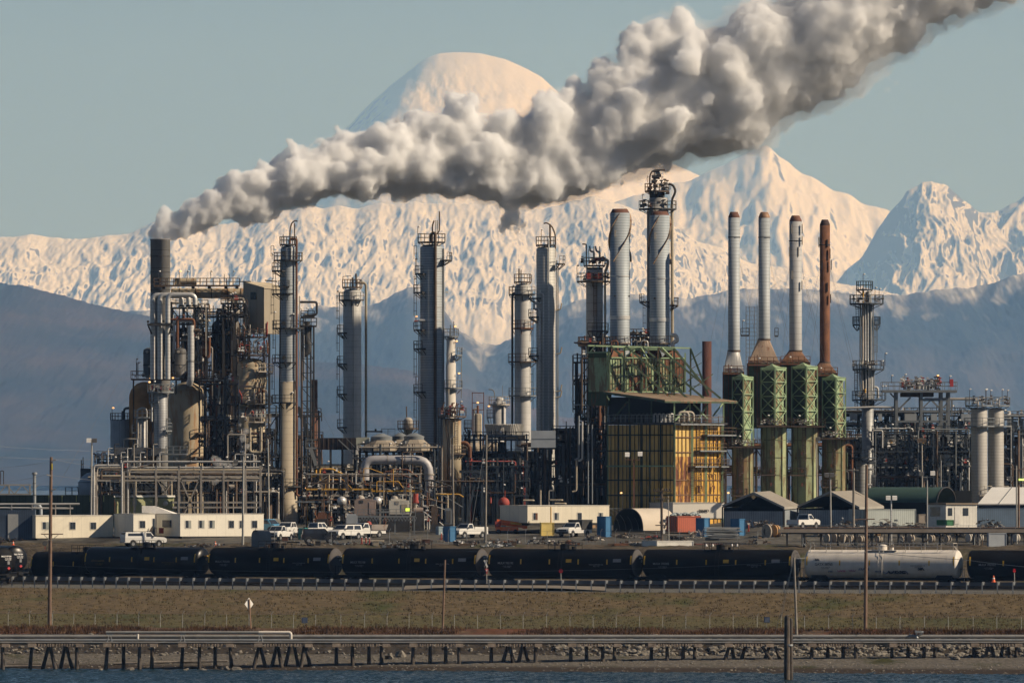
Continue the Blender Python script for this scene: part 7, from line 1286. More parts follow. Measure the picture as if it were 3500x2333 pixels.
def gable_shed(lab, xl, yl, xa, ya, xr, yr, bx, by, yb, lowy, dl=60, dd=170):
    t = T('shed', lab, 'shed', xa, 1106, yb, group='open gable sheds'); ROOF = M('shed_roof', (.29, .26, .22), .85, var=.12, dirt=.25)
    dm = dl * (xr - xa) / (xr - xl); Lf, Af, Rf = (xl, dl, yl), (xa, dm, ya), (xr, 0, yr); off = lambda P: (P[0] + bx, P[1] + dd, P[2] + by)
    def slab(m, P, Q): a, b, c, d = P, Q, off(Q), off(P); m.hexa([(x, y, z + 4) for x, y, z in (a, b, c, d)] + [(x, y, z) for x, y, z in (a, b, c, d)])
    slab(t.p('roof', ROOF), Lf, Af); slab(t.p('roof', ROOF), Af, (xr, 0, yr)); g = t.p('gable_trim', M('trim_grey', (.34, .32, .28), .8)); g.beam((Lf[0], Lf[1] - 2, Lf[2] + 3), (Af[0], Af[1] - 2, Af[2] + 3), 3, 7); g.beam((Af[0], Af[1] - 2, Af[2] + 3), (Rf[0], Rf[1] - 2, Rf[2] + 3), 3, 7); g.beam((Rf[0], Rf[1] - 2, Rf[2] + 5), (off(Rf)[0], off(Rf)[1], off(Rf)[2] + 5), 3, 8)
    SD = M('shed_shade', (.03, .03, .03), .9); lt_ = lambda P: (P[0], P[1], P[2] + 5)
    slab(t.p('shade_ceiling', SD), (Lf[0] + 2, Lf[1] + 3, Lf[2] + 5), (Af[0], Af[1] + 3, Af[2] + 5)); slab(t.p('shade_ceiling', SD), (Af[0], Af[1] + 3, Af[2] + 5), (Rf[0] - 2, 3, Rf[2] + 5))  # dark slabs added under the roof, interior shade put into their colour
    lw = t.p('side_wall', SD); a, b = (xl + 4, dl + 8), (xl + bx + 4, dl + dd - 6); lw.hexa([(a[0], a[1], yb), (b[0], b[1], yb), (b[0] + 2, b[1] + 2, yb), (a[0] + 2, a[1] + 2, yb), (a[0], a[1], yl + 10), (b[0], b[1], yl + by + 10), (b[0] + 2, b[1] + 2, yl + by + 10), (a[0] + 2, a[1] + 2, yl + 10)])  # left wall added to keep light out of the shed
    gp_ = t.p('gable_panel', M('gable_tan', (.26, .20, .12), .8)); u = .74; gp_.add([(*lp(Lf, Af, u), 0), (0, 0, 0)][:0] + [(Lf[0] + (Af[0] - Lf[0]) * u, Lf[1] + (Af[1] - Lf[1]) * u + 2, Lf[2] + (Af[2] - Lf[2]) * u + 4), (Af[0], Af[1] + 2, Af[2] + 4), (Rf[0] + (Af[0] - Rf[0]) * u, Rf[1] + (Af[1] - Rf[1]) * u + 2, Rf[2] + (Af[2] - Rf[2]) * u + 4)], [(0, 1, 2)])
    bw = t.p('back_wall', M('shed_shade', (.03, .03, .03), .9)); bw.hexa([(xl + bx, dl + dd, yb), (xr + bx, dd, yb), (xr + bx, dd + 4, yb), (xl + bx, dl + dd + 4, yb), (xl + bx, dl + dd, yl), (xr + bx, dd, yr), (xr + bx, dd + 4, yr), (xl + bx, dl + dd + 4, yl)]); bw.prism([(xl + bx, yl + 2), (xa + bx, ya + by + 6), (xr + bx, yr + 2)], dd - 2, dd + 2)
    for P in (Lf, Rf, off(Rf)): t.p('post', DARK).beam((P[0], P[1] + 4, P[2] + 6), (P[0], P[1] + 4, yb), 5)
    w = t.p('low_wall', CORR); w.hexa([(xl + 4, dl + 6, yb), (xr - 4, 8, yb), (xr - 4, 10, yb), (xl + 4, dl + 8, yb), (xl + 4, dl + 6, lowy), (xr - 4, 8, lowy), (xr - 4, 10, lowy), (xl + 4, dl + 8, lowy)])
    sw = t.p('side_wall', CORR); a, b = (xr + 2, 6), (xr + bx - 2, dd - 4); sw.hexa([(a[0], a[1], yb), (b[0], b[1], yb), (b[0] - 2, b[1] + 2, yb), (a[0] - 2, a[1] + 2, yb), (a[0], a[1], yr + 12), (b[0], b[1], yr + by + 12), (b[0] - 2, b[1] + 2, yr + by + 12), (a[0] - 2, a[1] + 2, yr + 12)]); return t
gable_shed('open grey gable shed with a diamond sign, right of the lettered white trailer', 2471, 1725, 2577, 1681, 2680, 1731, 62, -4, 1802, 1746); gable_shed('open grey gable shed behind the grey light pole', 2728, 1727, 2838, 1678, 2936, 1731, 92, -3, 1802, 1742)
dsg = T('hazard_sign', 'small diamond hazard sign under the shed peak', 'sign', 2576, 1104, 1708); m = dsg.p('plate', M('sign_dark_tan', (.16, .12, .06), .7)); m.prism([(2568, 1698), (2576, 1690), (2584, 1698), (2576, 1706)], 26, 27.5)
t = T('quonset', 'dark green arched fabric shelter open at its right end', 'shelter', 3120, 1124, 1790); ax, ad = (2990, 120), (3235, 10); R = 58; n = 16; m = t.p('cover', M('fabric_green', (.04, .075, .06), .6, var=.15)); vs = []; ux, uy = (ad[1] - ax[1]), -(ad[0] - ax[0]); l_ = math.hypot(ux, uy); ux, uy = -ux / l_, -uy / l_
for k in range(13):
    P = lp(ax, ad, k / 12); s_ = 1 + (.012 if k % 2 else 0)
    for i in range(n + 1): a = PI * i / n; c = math.cos(a) * R * 1.5 * s_; vs.append((P[0] + ux * c, P[1] + uy * c, 1716 - math.sin(a) * 52 * s_))
m.add(vs, [(k * (n + 1) + i, k * (n + 1) + i + 1, (k + 1) * (n + 1) + i + 1, (k + 1) * (n + 1) + i) for k in range(12) for i in range(n)], True); hp = t.p('end_hoop', DARK); 
for i in range(n): hp.beam(vs[12 * (n + 1) + i], vs[12 * (n + 1) + i + 1], 4)
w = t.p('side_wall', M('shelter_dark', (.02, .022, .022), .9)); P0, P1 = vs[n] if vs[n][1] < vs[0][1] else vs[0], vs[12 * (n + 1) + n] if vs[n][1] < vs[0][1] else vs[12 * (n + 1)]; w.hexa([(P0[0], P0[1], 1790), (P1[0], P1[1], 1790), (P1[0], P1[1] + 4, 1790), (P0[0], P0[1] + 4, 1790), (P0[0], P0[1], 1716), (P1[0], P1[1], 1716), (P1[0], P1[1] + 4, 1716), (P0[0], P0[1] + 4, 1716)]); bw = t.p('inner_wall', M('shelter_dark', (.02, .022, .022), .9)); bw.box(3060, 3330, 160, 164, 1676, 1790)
t = T('fabric_shelter', 'beige tunnel shelter with a black open end in the yard', 'shelter', 2170, 1113, 1812); ax, ad = (2148, 0), (2264, 95); m = t.p('cover', M('fabric_beige', (.56, .49, .40), .8, var=.06)); dk = t.p('lining', M('lining_black', (.012, .012, .013), .9)); l_ = math.hypot(ad[0] - ax[0], ad[1] - ax[1]); ux, uy = (ad[1] - ax[1]) / l_, -(ad[0] - ax[0]) / l_; n = 22
def tunnel(m, Rw, Rh, k0, k1):
    vs = []
    for k in (k0, k1):
        P = lp(ax, ad, k)
        for i in range(n + 1): a = PI * i / n; c = math.cos(a) * Rw; vs.append((P[0] + ux * c, P[1] + uy * c, 1812 - abs(math.sin(a)) ** .8 * Rh))
    m.add(vs, [(i, i + 1, n + 2 + i, n + 1 + i) for i in range(n)], True); return vs
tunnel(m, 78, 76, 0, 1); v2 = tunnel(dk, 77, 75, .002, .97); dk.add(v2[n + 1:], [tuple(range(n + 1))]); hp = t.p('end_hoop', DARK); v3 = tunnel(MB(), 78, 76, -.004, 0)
for i in range(n): hp.beam(v3[i], v3[i + 1], 2.5)
t = T('hoop_frame', 'bare metal hoops of an uncovered shelter behind the white truck', 'frame', 2000, 1112, 1812); m = t.p('hoop', GREY)
for k in range(6):
    cx_, dd_ = 2000 + k * 22, k * 26
    for i in range(16): a, b = PI * i / 16, PI * (i + 1) / 16; m.beam((cx_ - 75 * math.cos(a), dd_, 1812 - 76 * math.sin(a)), (cx_ - 75 * math.cos(b), dd_, 1812 - 76 * math.sin(b)), 1.3)
m.beam((1936, 0, 1772), (2050, 130, 1772), 1)
t = T('office_cabin', 'small white cabin with a door between two windows', 'cabin', 3233, 1084); yb = t.py; A, C, B = (3171, 80), (3233, 0), (3342, 50); CW = M('cabin_white', (.68, .66, .60), .7, vseam=.4, seamd=.12, dirt=.15); hexa4(t.p('wall', CW), [A, C, B, (3280, 130)], 1724, yb); hexa4(t.p('roof', M('cabin_roof', (.20, .16, .12), .8)), [(3168, 80), (3233, -5), (3346, 47), (3280, 135)], 1718, 1724)
for u0, u1, y0, y1, mm, nm in ((.07, .20, 1735, 1761, GLASS, 'window'), (.55, .72, 1735, 1761, GLASS, 'window'), (.28, .44, 1732, 1790, M('door_white', (.62, .60, .56), .7), 'door')): a, b = lp(C, B, u0), lp(C, B, u1); e = t.p(nm, mm); e.hexa([(a[0] + .6, a[1] - 1.2, y1), (b[0] + .6, b[1] - 1.2, y1), (b[0], b[1] + .5, y1), (a[0], a[1] + .5, y1), (a[0] + .6, a[1] - 1.2, y0), (b[0] + .6, b[1] - 1.2, y0), (b[0], b[1] + .5, y0), (a[0], a[1] + .5, y0)])
a, b = lp(A, C, .2), lp(A, C, .7); e = t.p('window', GLASS); e.hexa([(a[0] - .6, a[1] - 1, 1763), (b[0] - .6, b[1] - 1, 1763), (b[0], b[1] + .5, 1763), (a[0], a[1] + .5, 1763), (a[0] - .6, a[1] - 1, 1731), (b[0] - .6, b[1] - 1, 1731), (b[0], b[1] + .5, 1731), (a[0], a[1] + .5, 1731)])
t = T('warehouse', 'warehouse with a white sloping roof at the right edge', 'building', 3440, 1110); yb = t.py; m = t.p('roof', M('white_roof', (.70, .68, .64), .6, var=.06, seam=0)); m.hexa([(3342, 0, 1724), (3640, 0, 1724), (3640, 170, 1668), (3400, 170, 1668), (3342, 0, 1720), (3640, 0, 1720), (3640, 170, 1664), (3400, 170, 1664)]); t.p('wall', M('wall_navy', (.045, .06, .085), .7)).box(3346, 3640, 8, 160, 1724, yb); m = t.p('roof_seam', GREY); m.beam((3414, -1, 1719.5), (3470, 169, 1663.5), 2)
def container(lab, x0, xc, x1, yt, yb, mat, k=.5, Y=None, cat='container', name='container', group=None, door=True):
    Y = Y or Yof(xc, yb); t = T(name, lab, cat, xc, Y, yb, group=group); a = min((xc - x0) / k, 90) if xc > x0 else 40; b = (x1 - xc) * k; A, C, B = (x0, a), (xc, 0), (x1, b); P4 = [A, C, B, (x0 + x1 - xc, a + b)]; hexa4(t.p('body', mat), P4, yt, yb); m = t.p('corner_post', mat)
    for P in (A, C, B): m.beam((P[0], P[1] - 1, yt - 1), (P[0], P[1] - 1, yb), 2.5)
    m.beam((*C, yt), (*B, yt), 3); m.beam((*C, yb - 1), (*B, yb - 1), 3); m.beam((*A, yt), (*C, yt), 3)
    if door and xc > x0:
        d = t.p('door_bar', GREY)
        for u in (.25, .45, .6, .8): P = lp(A, C, u); d.beam((P[0] - .5, P[1] - 1.5, yt + 3), (P[0] - .5, P[1] - 1.5, yb - 3), 1.2)
    return t
BLUEC = M('dumpster_blue', (.045, .17, .34), .6, var=.12, dirt=.2); container('red shipping container with bagged scrap on its roof', 2280, 2316, 2396, 1764, 1817, M('container_red', (.50, .13, .075), .65, var=.08, vseam=.28, seamw=.08, seamd=.3, dirt=.2), Y=1106); container('light grey blue shipping container behind the tall right pole', 2906, 2966, 3134, 1741, 1796, M('container_pale', (.42, .46, .44), .65, var=.08, vseam=.28, seamw=.08, seamd=.25, dirt=.2), Y=1097); container('dark blue shipping container at the right edge', 3314, 3330, 3620, 1738, 1800, M('container_blue', (.055, .09, .14), .65, vseam=.28, seamw=.08, seamd=.3), Y=1094)
for x0, xc, x1, yt, yb, lab in ((1516, 1538, 1558, 1799, 1850, 'tall blue bin box beside the white service truck'), (2042, 2070, 2089, 1765, 1834, 'tall blue bin box in front of the beige shelter'), (2380, 2407, 2425, 1770, 1833, 'tall blue bin box at the right end of the red container'), (2499, 2527, 2547, 1773, 1832, 'tall blue bin box behind the silver tube bundle')): container(lab, x0, xc, x1, yt, yb, BLUEC, .7, cat='bin', name='bin_box', group='tall blue bin boxes', door=False)
container('teal portable toilet with a pale roof', 1020, 1042, 1051, 1804, 1844, M('toilet_teal', (.03, .27, .25), .6), .7, cat='toilet', name='portable_toilet', door=True); container('stack of brown crates behind the white truck', 1988, 2005, 2040, 1770, 1804, M('crate_brown', (.36, .23, .13), .85, var=.2), .5, cat='crate', name='crate_stack', door=False); container('pale blue grey box left of the tall blue bin', 1490, 1500, 1516, 1800, 1826, M('box_pale_blue', (.30, .38, .42), .7), .5, cat='box', name='storage_box', door=False); container('yellow equipment boxes beside the orange lift', 1846, 1850, 1893, 1786, 1830, M('equip_yellow', (.62, .48, .16), .7, var=.15), .3, cat='box', name='storage_box', door=False); container('brown open rack box left of the red container', 2240, 2250, 2280, 1781, 1800, BRN, .5, cat='box', name='storage_box', door=False); container('small white hut behind the tank cars', 2196, 2246, 2371, 1848, 1880, M('hut_white', (.72, .70, .64), .7), .3, cat='hut', name='track_hut', door=False, Y=1062); container('green dumpster in front of the white cabin', 3205, 3236, 3260, 1777, 1795, M('dumpster_green', (.03, .14, .06), .6), .6, cat='dumpster', name='dumpster', door=False, Y=1078); container('rusty red low box behind the black tank car', 2372, 2380, 2470, 1858, 1880, M('box_maroon', (.16, .06, .05), .8), .3, cat='box', name='storage_box', door=False, Y=1066); container('grey plywood box beside the light container', 3134, 3140, 3165, 1758, 1786, M('ply_grey', (.22, .19, .16), .9), .5, cat='box', name='storage_box', door=False, Y=1096)
t = T('storage_hut', 'small grey arched hut left of the teal toilet', 'hut', 890, Yof(890, 1868), 1868); m = t.p('shell', M('hut_grey', (.22, .23, .24), .6, .2, dirt=.3)); vs = []; n = 12
for k, (ox, od) in enumerate(((0, 0), (42, -26))):
    vs += [(858 + ox, od + 40, 1868)]
    for i in range(n + 1): a = PI - PI * i / n; vs.append((872 + ox + 14 * math.cos(a), od + 20 - 20 * math.cos(a), 1832 - 22 * math.sin(a)))
    vs += [(886 + ox, od, 1868)]
c = n + 3; m.add(vs, [(i, i + 1, c + i + 1, c + i) for i in range(c - 1)], False); t.p('dark_end', DARK).add(vs[c:], [tuple(range(c))])
sb = T('scrap_bag', 'heap of bagged scrap lying on the red container', 'bag', 2330, Yof(2316, 1817), 1764, group=None); m = sb.p('bag', M('bag_grey', (.34, .38, .38), .8, var=.4, scale=3))
for i in range(14): m.ball((2296 + i * 7, 20 + (i % 3) * 14, 1760 - (i % 4) * 2), 5 + (i % 3) * 2, sx=1.4, sz=.7, n=8)
# tube bundles, reels, bridge
t = T('tube_bundle', 'bundle of silver scaffold tubes stacked in the yard', 'tubes', 2480, Yof(2480, 1843), 1843); m = t.p('tube', STEEL)
for i in range(90): y = (1802, 1812)[i % 2] + (i % 7) * 2.6 if i < 50 else 1824 + (i % 6) * 2.6; x = 2402 + RND.uniform(0, 40); m.cyl((x, (i * 37 % 40) - 20, y), (x + RND.uniform(70, 104), (i * 37 % 40) - 8, y + 1), 1.5, n=6)
t = T('tube_heap', 'brown heap of pipe fittings beside the blue bin', 'heap', 2372, Yof(2372, 1842), 1842); m = t.p('fitting', PALE)
for i in range(40): x = RND.uniform(2352, 2396); y = RND.uniform(1814, 1840); m.beam((x, RND.uniform(-14, 14), y), (x + RND.uniform(-16, 16), RND.uniform(-14, 14), y + RND.uniform(-10, 10)), 2)
REELM = M('reel_wood', (.36, .31, .25), .9, var=.25, scale=2); REELD = M('reel_dark', (.12, .105, .09), .9, var=.3)
reels = [(2621, 1816, 26, 0), (2646, 1812, 20, 1), (2664, 1820, 14, 0), (2790, 1796, 15, 0), (2810, 1796, 12, 0), (2826, 1796, 14, 0), (2982, 1799, 12, 2), (2996, 1800, 10, 1), (3184, 1796, 10, 0), (3210, 1796, 13, 0), (3246, 1796, 12, 2), (3270, 1797, 11, 0), (3292, 1798, 10, 2), (3400, 1790, 15, 2), (3440, 1792, 14, 0), (3466, 1798, 12, 0), (2826, 1832, 16, 0), (2852, 1832, 16, 0), (2880, 1832, 15, 0), (2904, 1830, 13, 0), (2940, 1828, 12, 0), (3000, 1830, 12, 0), (3082, 1828, 11, 0), (3110, 1830, 14, 0), (3180, 1830, 13, 0), (3236, 1828, 12, 0), (3310, 1830, 15, 2), (3344, 1832, 15, 2), (3470, 1828, 14, 2)]
for i, (px, pc, rad, kk) in enumerate(reels):
    Y = 1080 if pc < 1825 else 1070; s_ = Y / FPX; mm = [REELM, M('reel_orange', (.46, .27, .12), .85, var=.2), M('reel_pale', (.48, .45, .40), .85, var=.2)][kk]; where = 'behind the elevated walkway' if pc < 1812 else ('left of the elevated walkway' if px < 2670 else 'under the elevated walkway')
    t = T('cable_reel', f"{['brown', 'orange', 'pale'][kk]} {'big' if rad > 19 else 'midsize' if rad > 13 else 'small'} cable reel {where}, {['first', 'second', 'third', 'fourth', 'fifth', 'sixth', 'seventh', 'eighth', 'ninth', 'tenth', 'eleventh', 'twelfth', 'thirteenth', 'fourteenth', 'fifteenth', 'sixteenth', 'seventeenth'][(i if i < 16 else i - 16)]} from the left of its row", 'cable reel', px, Y, max(pc + rad, PYH + (CAMZ - gz(WX(px, Y), Y)) / Y * FPX), group='wooden cable reels around the walkway'); yb = t.py; pc = yb - rad
    f = t.p('flange', mm); f.cyl((px - 2, -6, pc), (px + 2, -3, pc), rad, n=20); f2 = t.p('flange', mm); f2.cyl((px + 6, 14, pc), (px + 10, 17, pc), rad, n=20); t.p('drum_core', REELD).cyl((px + 2, -3, pc), (px + 6, 14, pc), rad * .55, n=14)
t = T('elevated_walkway', 'long elevated loading walkway behind the white tank car', 'walkway', 3080, 1058, 1890); yb = t.py; t.p('deck', M('walkway_concrete', (.30, .255, .21), .9, var=.2, dirt=.3)).box(2660, 3700, -16, 30, 1807, 1819); t.p('pipe', RUSTM).cyl((2680, 24, 1804), (3700, 24, 1804), 3, n=8); t.p('pipe', DARK).cyl((2700, -4, 1804), (3700, -4, 1804), 2.4, n=8); t.p('under_beam', DARK).box(2670, 3700, -10, 24, 1819, 1824); rl = t.p('railing', GREY)
for x in range(2670, 3700, 40): rl.beam((x, -15, 1807), (x, -15, 1793), 1.2)
rl.beam((2670, -15, 1795), (3700, -15, 1795), 1.2)
for x in range(2690, 3700, 58): t.p('post', DARK).box(x - 3, x + 3, -6, 6, 1824, yb + 10); t.p('cross_bar', DARK).beam((x, 0, 1850), (x + 58, 0, 1850), 2)
for i in range(34): x = RND.uniform(2680, 3480); pipe(t, RND.choice((DARK, BRN, PALE, GREY, DARK)), [(x, -8, 1824), (x, -8, RND.uniform(1840, 1875)), (x + RND.uniform(-20, 20), -8, RND.uniform(1840, 1880))], RND.choice((1, 1.6, 2.4)))
container('dark grey equipment shelter under the elevated walkway', 3376, 3380, 3440, 1822, 1872, CABIN, .2, cat='shelter', name='equipment_shelter', door=False, Y=1054)
fence('chain_link_fence', 'chain link fence with barbed wire along the yard edge', [870, 938, 1002, 1067, 1132, 1200, 1267, 1331, 1401, 1462, 1532, 1596, 1663, 1735, 1796, 1870, 1946, 2000, 2053, 2103, 2152, 2202, 2243, 2322, 2400, 2460, 2520, 2590], lambda px: brk_y(11, WX(px, 1076)) + .5, 1.7, 0, GAL)
# vehicles
CARW = M('car_white', (.66, .65, .62), .35, var=.03, scale=2, spec=.5); TYRE = M('tyre_black', (.018, .018, .019), .85); RIM = M('wheel_rim', (.35, .35, .35), .4, .5); TAIL = M('tail_lamp', (.5, .03, .03), .4); HEADL = M('head_lamp', (.75, .75, .72), .2); CARB = M('bumper_dark', (.05, .05, .05), .6)
def truck(lab, px, py, yaw, kind='pickup', Ln=5.6, col_=None, Y=None):
    Y = Y or Yof(px, py); t = T('parked_truck', lab, 'truck', px, Y, py, rot=yaw, unit=1, group='white trucks parked in the yard', rel=True); body = col_ or CARW; h = Ln / 2; w = .98
    cab0, cab1 = (-.15, 1.35) if kind != 'van' else (-h + .1, 1.4)
    if kind == 'crew': cab0 = -.75
    lo = t.p('body', body); lo.prism([(-h, .55), (h - .1, .55), (h, .75), (h, 1.05), (h - .15, 1.16), (cab1, 1.22), (-h, 1.22)], -w, w)
    hood = t.p('hood', body); hood.prism([(cab1 - .1, 1.2), (h - .1, 1.12), (h - .3, 1.24), (cab1 - .1, 1.32)], -w * .9, w * .9)
    cb = t.p('cab', body); zt = 1.95; a, b, c, d = cab0, cab0 + .15, cab1 - .65, cab1
    cb.hexa([(a, -w, 1.2), (d, -w, 1.2), (d, w, 1.2), (a, w, 1.2), (b, -w * .82, zt), (c, -w * .82, zt), (c, w * .82, zt), (b, w * .82, zt)])
    f = lambda u, v, s: (a + (d - a) * u + ((b - a) * (1 - u) + (c - d) * u) * v, s * (w - w * .18 * v + .012), 1.2 + (zt - 1.2) * v)
    for s in (-1, 1):
        for u0, u1 in (((.08, .46), (.52, .9)) if kind in ('crew', 'van') else ((.12, .88),)): g = t.p('side_window', GLASS); g.quad(f(u0, .15, s), f(u1, .15, s), f(u1, .85, s), f(u0, .85, s))
    g = t.p('windscreen', GLASS); g.quad((d - .06 + .03, -w * .86, 1.3), (d - .06 + .03, w * .86, 1.3), (c + .09, w * .76, zt - .08), (c + .09, -w * .76, zt - .08)); g = t.p('rear_window', GLASS); g.quad((a + .02 - .02, -w * .8, 1.32), (a - .0, w * .8, 1.32), (b - .05, w * .72, zt - .1), (b - .05, -w * .72, zt - .1))
    if kind in ('pickup', 'crew'): t.p('bed_floor', CARB).box(-h + .1, cab0 - .05, -w * .86, w * .86, 1.221, 1.23)
    if kind == 'shell':
        s_ = t.p('camper_shell', body); s_.hexa([(-h, -w, 1.22), (cab0 - .03, -w, 1.22), (cab0 - .03, w, 1.22), (-h, w, 1.22), (-h + .12, -w * .86, 1.93), (cab0 - .03, -w * .86, 1.93), (cab0 - .03, w * .86, 1.93), (-h + .12, w * .86, 1.93)])
        for s in (-1, 1): g = t.p('shell_window', GLASS); g.quad((-h + .4, s * (w - .03), 1.42), (cab0 - .3, s * (w - .03), 1.42), (cab0 - .35, s * (w * .9 + .012), 1.78), (-h + .45, s * (w * .9 + .012), 1.78))
        g = t.p('rear_glass', GLASS); g.quad((-h + .03, -w * .8, 1.36), (-h + .03, w * .8, 1.36), (-h + .1, w * .72, 1.85), (-h + .1, -w * .72, 1.85)); rk = t.p('roof_rack', CARB)
        for y in (-.6, .6): rk.beam((-h + .3, y, 2.03), (1, y, 2.03), .05)
        for x in (-h + .5, -h + 1.5, .3): rk.beam((x, -.8, 2.03), (x, .8, 2.03), .05); rk.beam((x, -.6, 1.93), (x, -.6, 2.03), .05)
    if kind == 'flatbed': s_ = t.p('dump_bed', M('bed_grey', (.26, .23, .21), .7, rust=.3)); s_.hexa([(-h, -1.1, 1.0), (cab0 - .1, -1.1, 1.0), (cab0 - .1, 1.1, 1.0), (-h, 1.1, 1.0), (-h - .25, -1.2, 1.75), (cab0 - .1, -1.2, 1.75), (cab0 - .1, 1.2, 1.75), (-h - .25, 1.2, 1.75)]); t.p('bed_load', RED).ball((cab0 - .7, 0, 1.8), .4)
    if kind == 'service':
        s_ = t.p('service_box', body); s_.box(-h, cab0 - .1, -1.0, -.6, 1.1, 1.5); s_.box(-h, cab0 - .1, .6, 1.0, 1.1, 1.5); rk = t.p('ladder_rack', CARB)
        for x in (-h + .2, cab0 - .2): rk.beam((x, -.9, 1.5), (x, -.9, 2.2), .06); rk.beam((x, .9, 1.5), (x, .9, 2.2), .06); rk.beam((x, -.9, 2.2), (x, .9, 2.2), .06)
    if kind == 'dump': s_ = t.p('dump_bed', DARK); s_.box(-h, cab0 - .15, -1.1, 1.1, 1.0, 2.3); t.p('bed_edge', CARB).box(-h - .02, cab0 - .13, -1.13, 1.13, 2.2, 2.32)
    for x in (-h * .62, h * .62):
        for s in (-1, 1):
            wl = t.p('wheel', TYRE); wl.cyl((x, s * (w - .24), .38), (x, s * (w + .02), .38), .38, n=18); r_ = t.p('rim', RIM, parent=wl); r_.cyl((x, s * (w + .0), .38), (x, s * (w + .035), .38), .22, n=14); t.p('wheel_arch', CARB).cyl((x, s * (w - .05), .48), (x, s * (w + .006), .48), .46, n=18)
    t.p('rear_bumper', RIM).box(-h - .12, -h + .02, -w * .95, w * .95, .5, .68); t.p('front_bumper', CARB).box(h - .05, h + .1, -w * .95, w * .95, .45, .72); t.p('grille', CARB).box(h - .02, h + .02, -w * .6, w * .6, .78, 1.04)
    for s in (-1, 1): t.p('headlight', HEADL).box(h - .04, h + .03, s * w * .65, s * w * .93, .82, 1.03); t.p('tail_light', TAIL).box(-h - .02, -h + .04, s * w * .86, s * w * .99, .85, 1.15); t.p('mirror', CARB).box(cab1 - .35, cab1 - .2, s * (w + .03), s * (w + .22), 1.3, 1.5)
    return t
truck('white pickup with camper shell and roof rack, nearest on the left', 490, 1867, .42, 'shell', 5.9); truck('white crew pickup just left of the teal toilet', 985, 1833, -1.95, 'crew', 5.4); truck('white crew pickup just right of the teal toilet', 1082, 1834, .85, 'crew', 5.4); truck('white van nosing left behind the fence, left of the dump truck', 1180, 1842, -2.25, 'van', 5.2); truck('white truck with a grey dump bed in the middle of the yard', 1245, 1836, PI + .8, 'flatbed', 6.2); truck('white service truck with a ladder rack left of the front light pole', 1600, 1838, PI + .85, 'service', 5.8); truck('white dump truck facing left beside the yellow boxes', 1962, 1834, PI + 1.0, 'dump', 5.8); truck('white pickup seen from behind at the open sheds', 2746, 1806, .95, 'pickup', 5.2, None, 1095); truck('small blue car peeping out beside the long white trailer', 912, 1822, -.6, 'van', 4.0, M('car_blue', (.08, .25, .42), .4)); truck('dark car hidden behind the wire fence right of the toilet', 1090, 1856, .1, 'van', 4.6, M('car_black', (.02, .02, .025), .3)); truck('white pickup low behind the fence left of the teal toilet', 955, 1846, -2.0, 'pickup', 5.2)
t = T('boom_lift', 'orange boom lift folded in front of the cream site office', 'lift', 1745, Yof(1745, 1822), 1822); m = t.p('boom', ORNG); m.beam((1698, 0, 1778), (1795, 10, 1792), 9, 10); m.beam((1702, 4, 1788), (1790, 10, 1800), 7, 7); t.p('label_panel', YELO).beam((1745, -6, 1786), (1790, -1, 1792), 1, 7); t.p('chassis', ORNG).box(1694, 1772, -14, 14, 1800, 1812); t.p('basket', ORNG).box(1786, 1802, -6, 14, 1796, 1806)
for x in (1704, 1762):
    for d in (-15, 11): t.p('wheel', TYRE).cyl((x, d, 1815), (x, d + 5, 1815), 7.5, n=14)
t.p('counterweight', RED).box(1692, 1712, -12, 12, 1780, 1802)
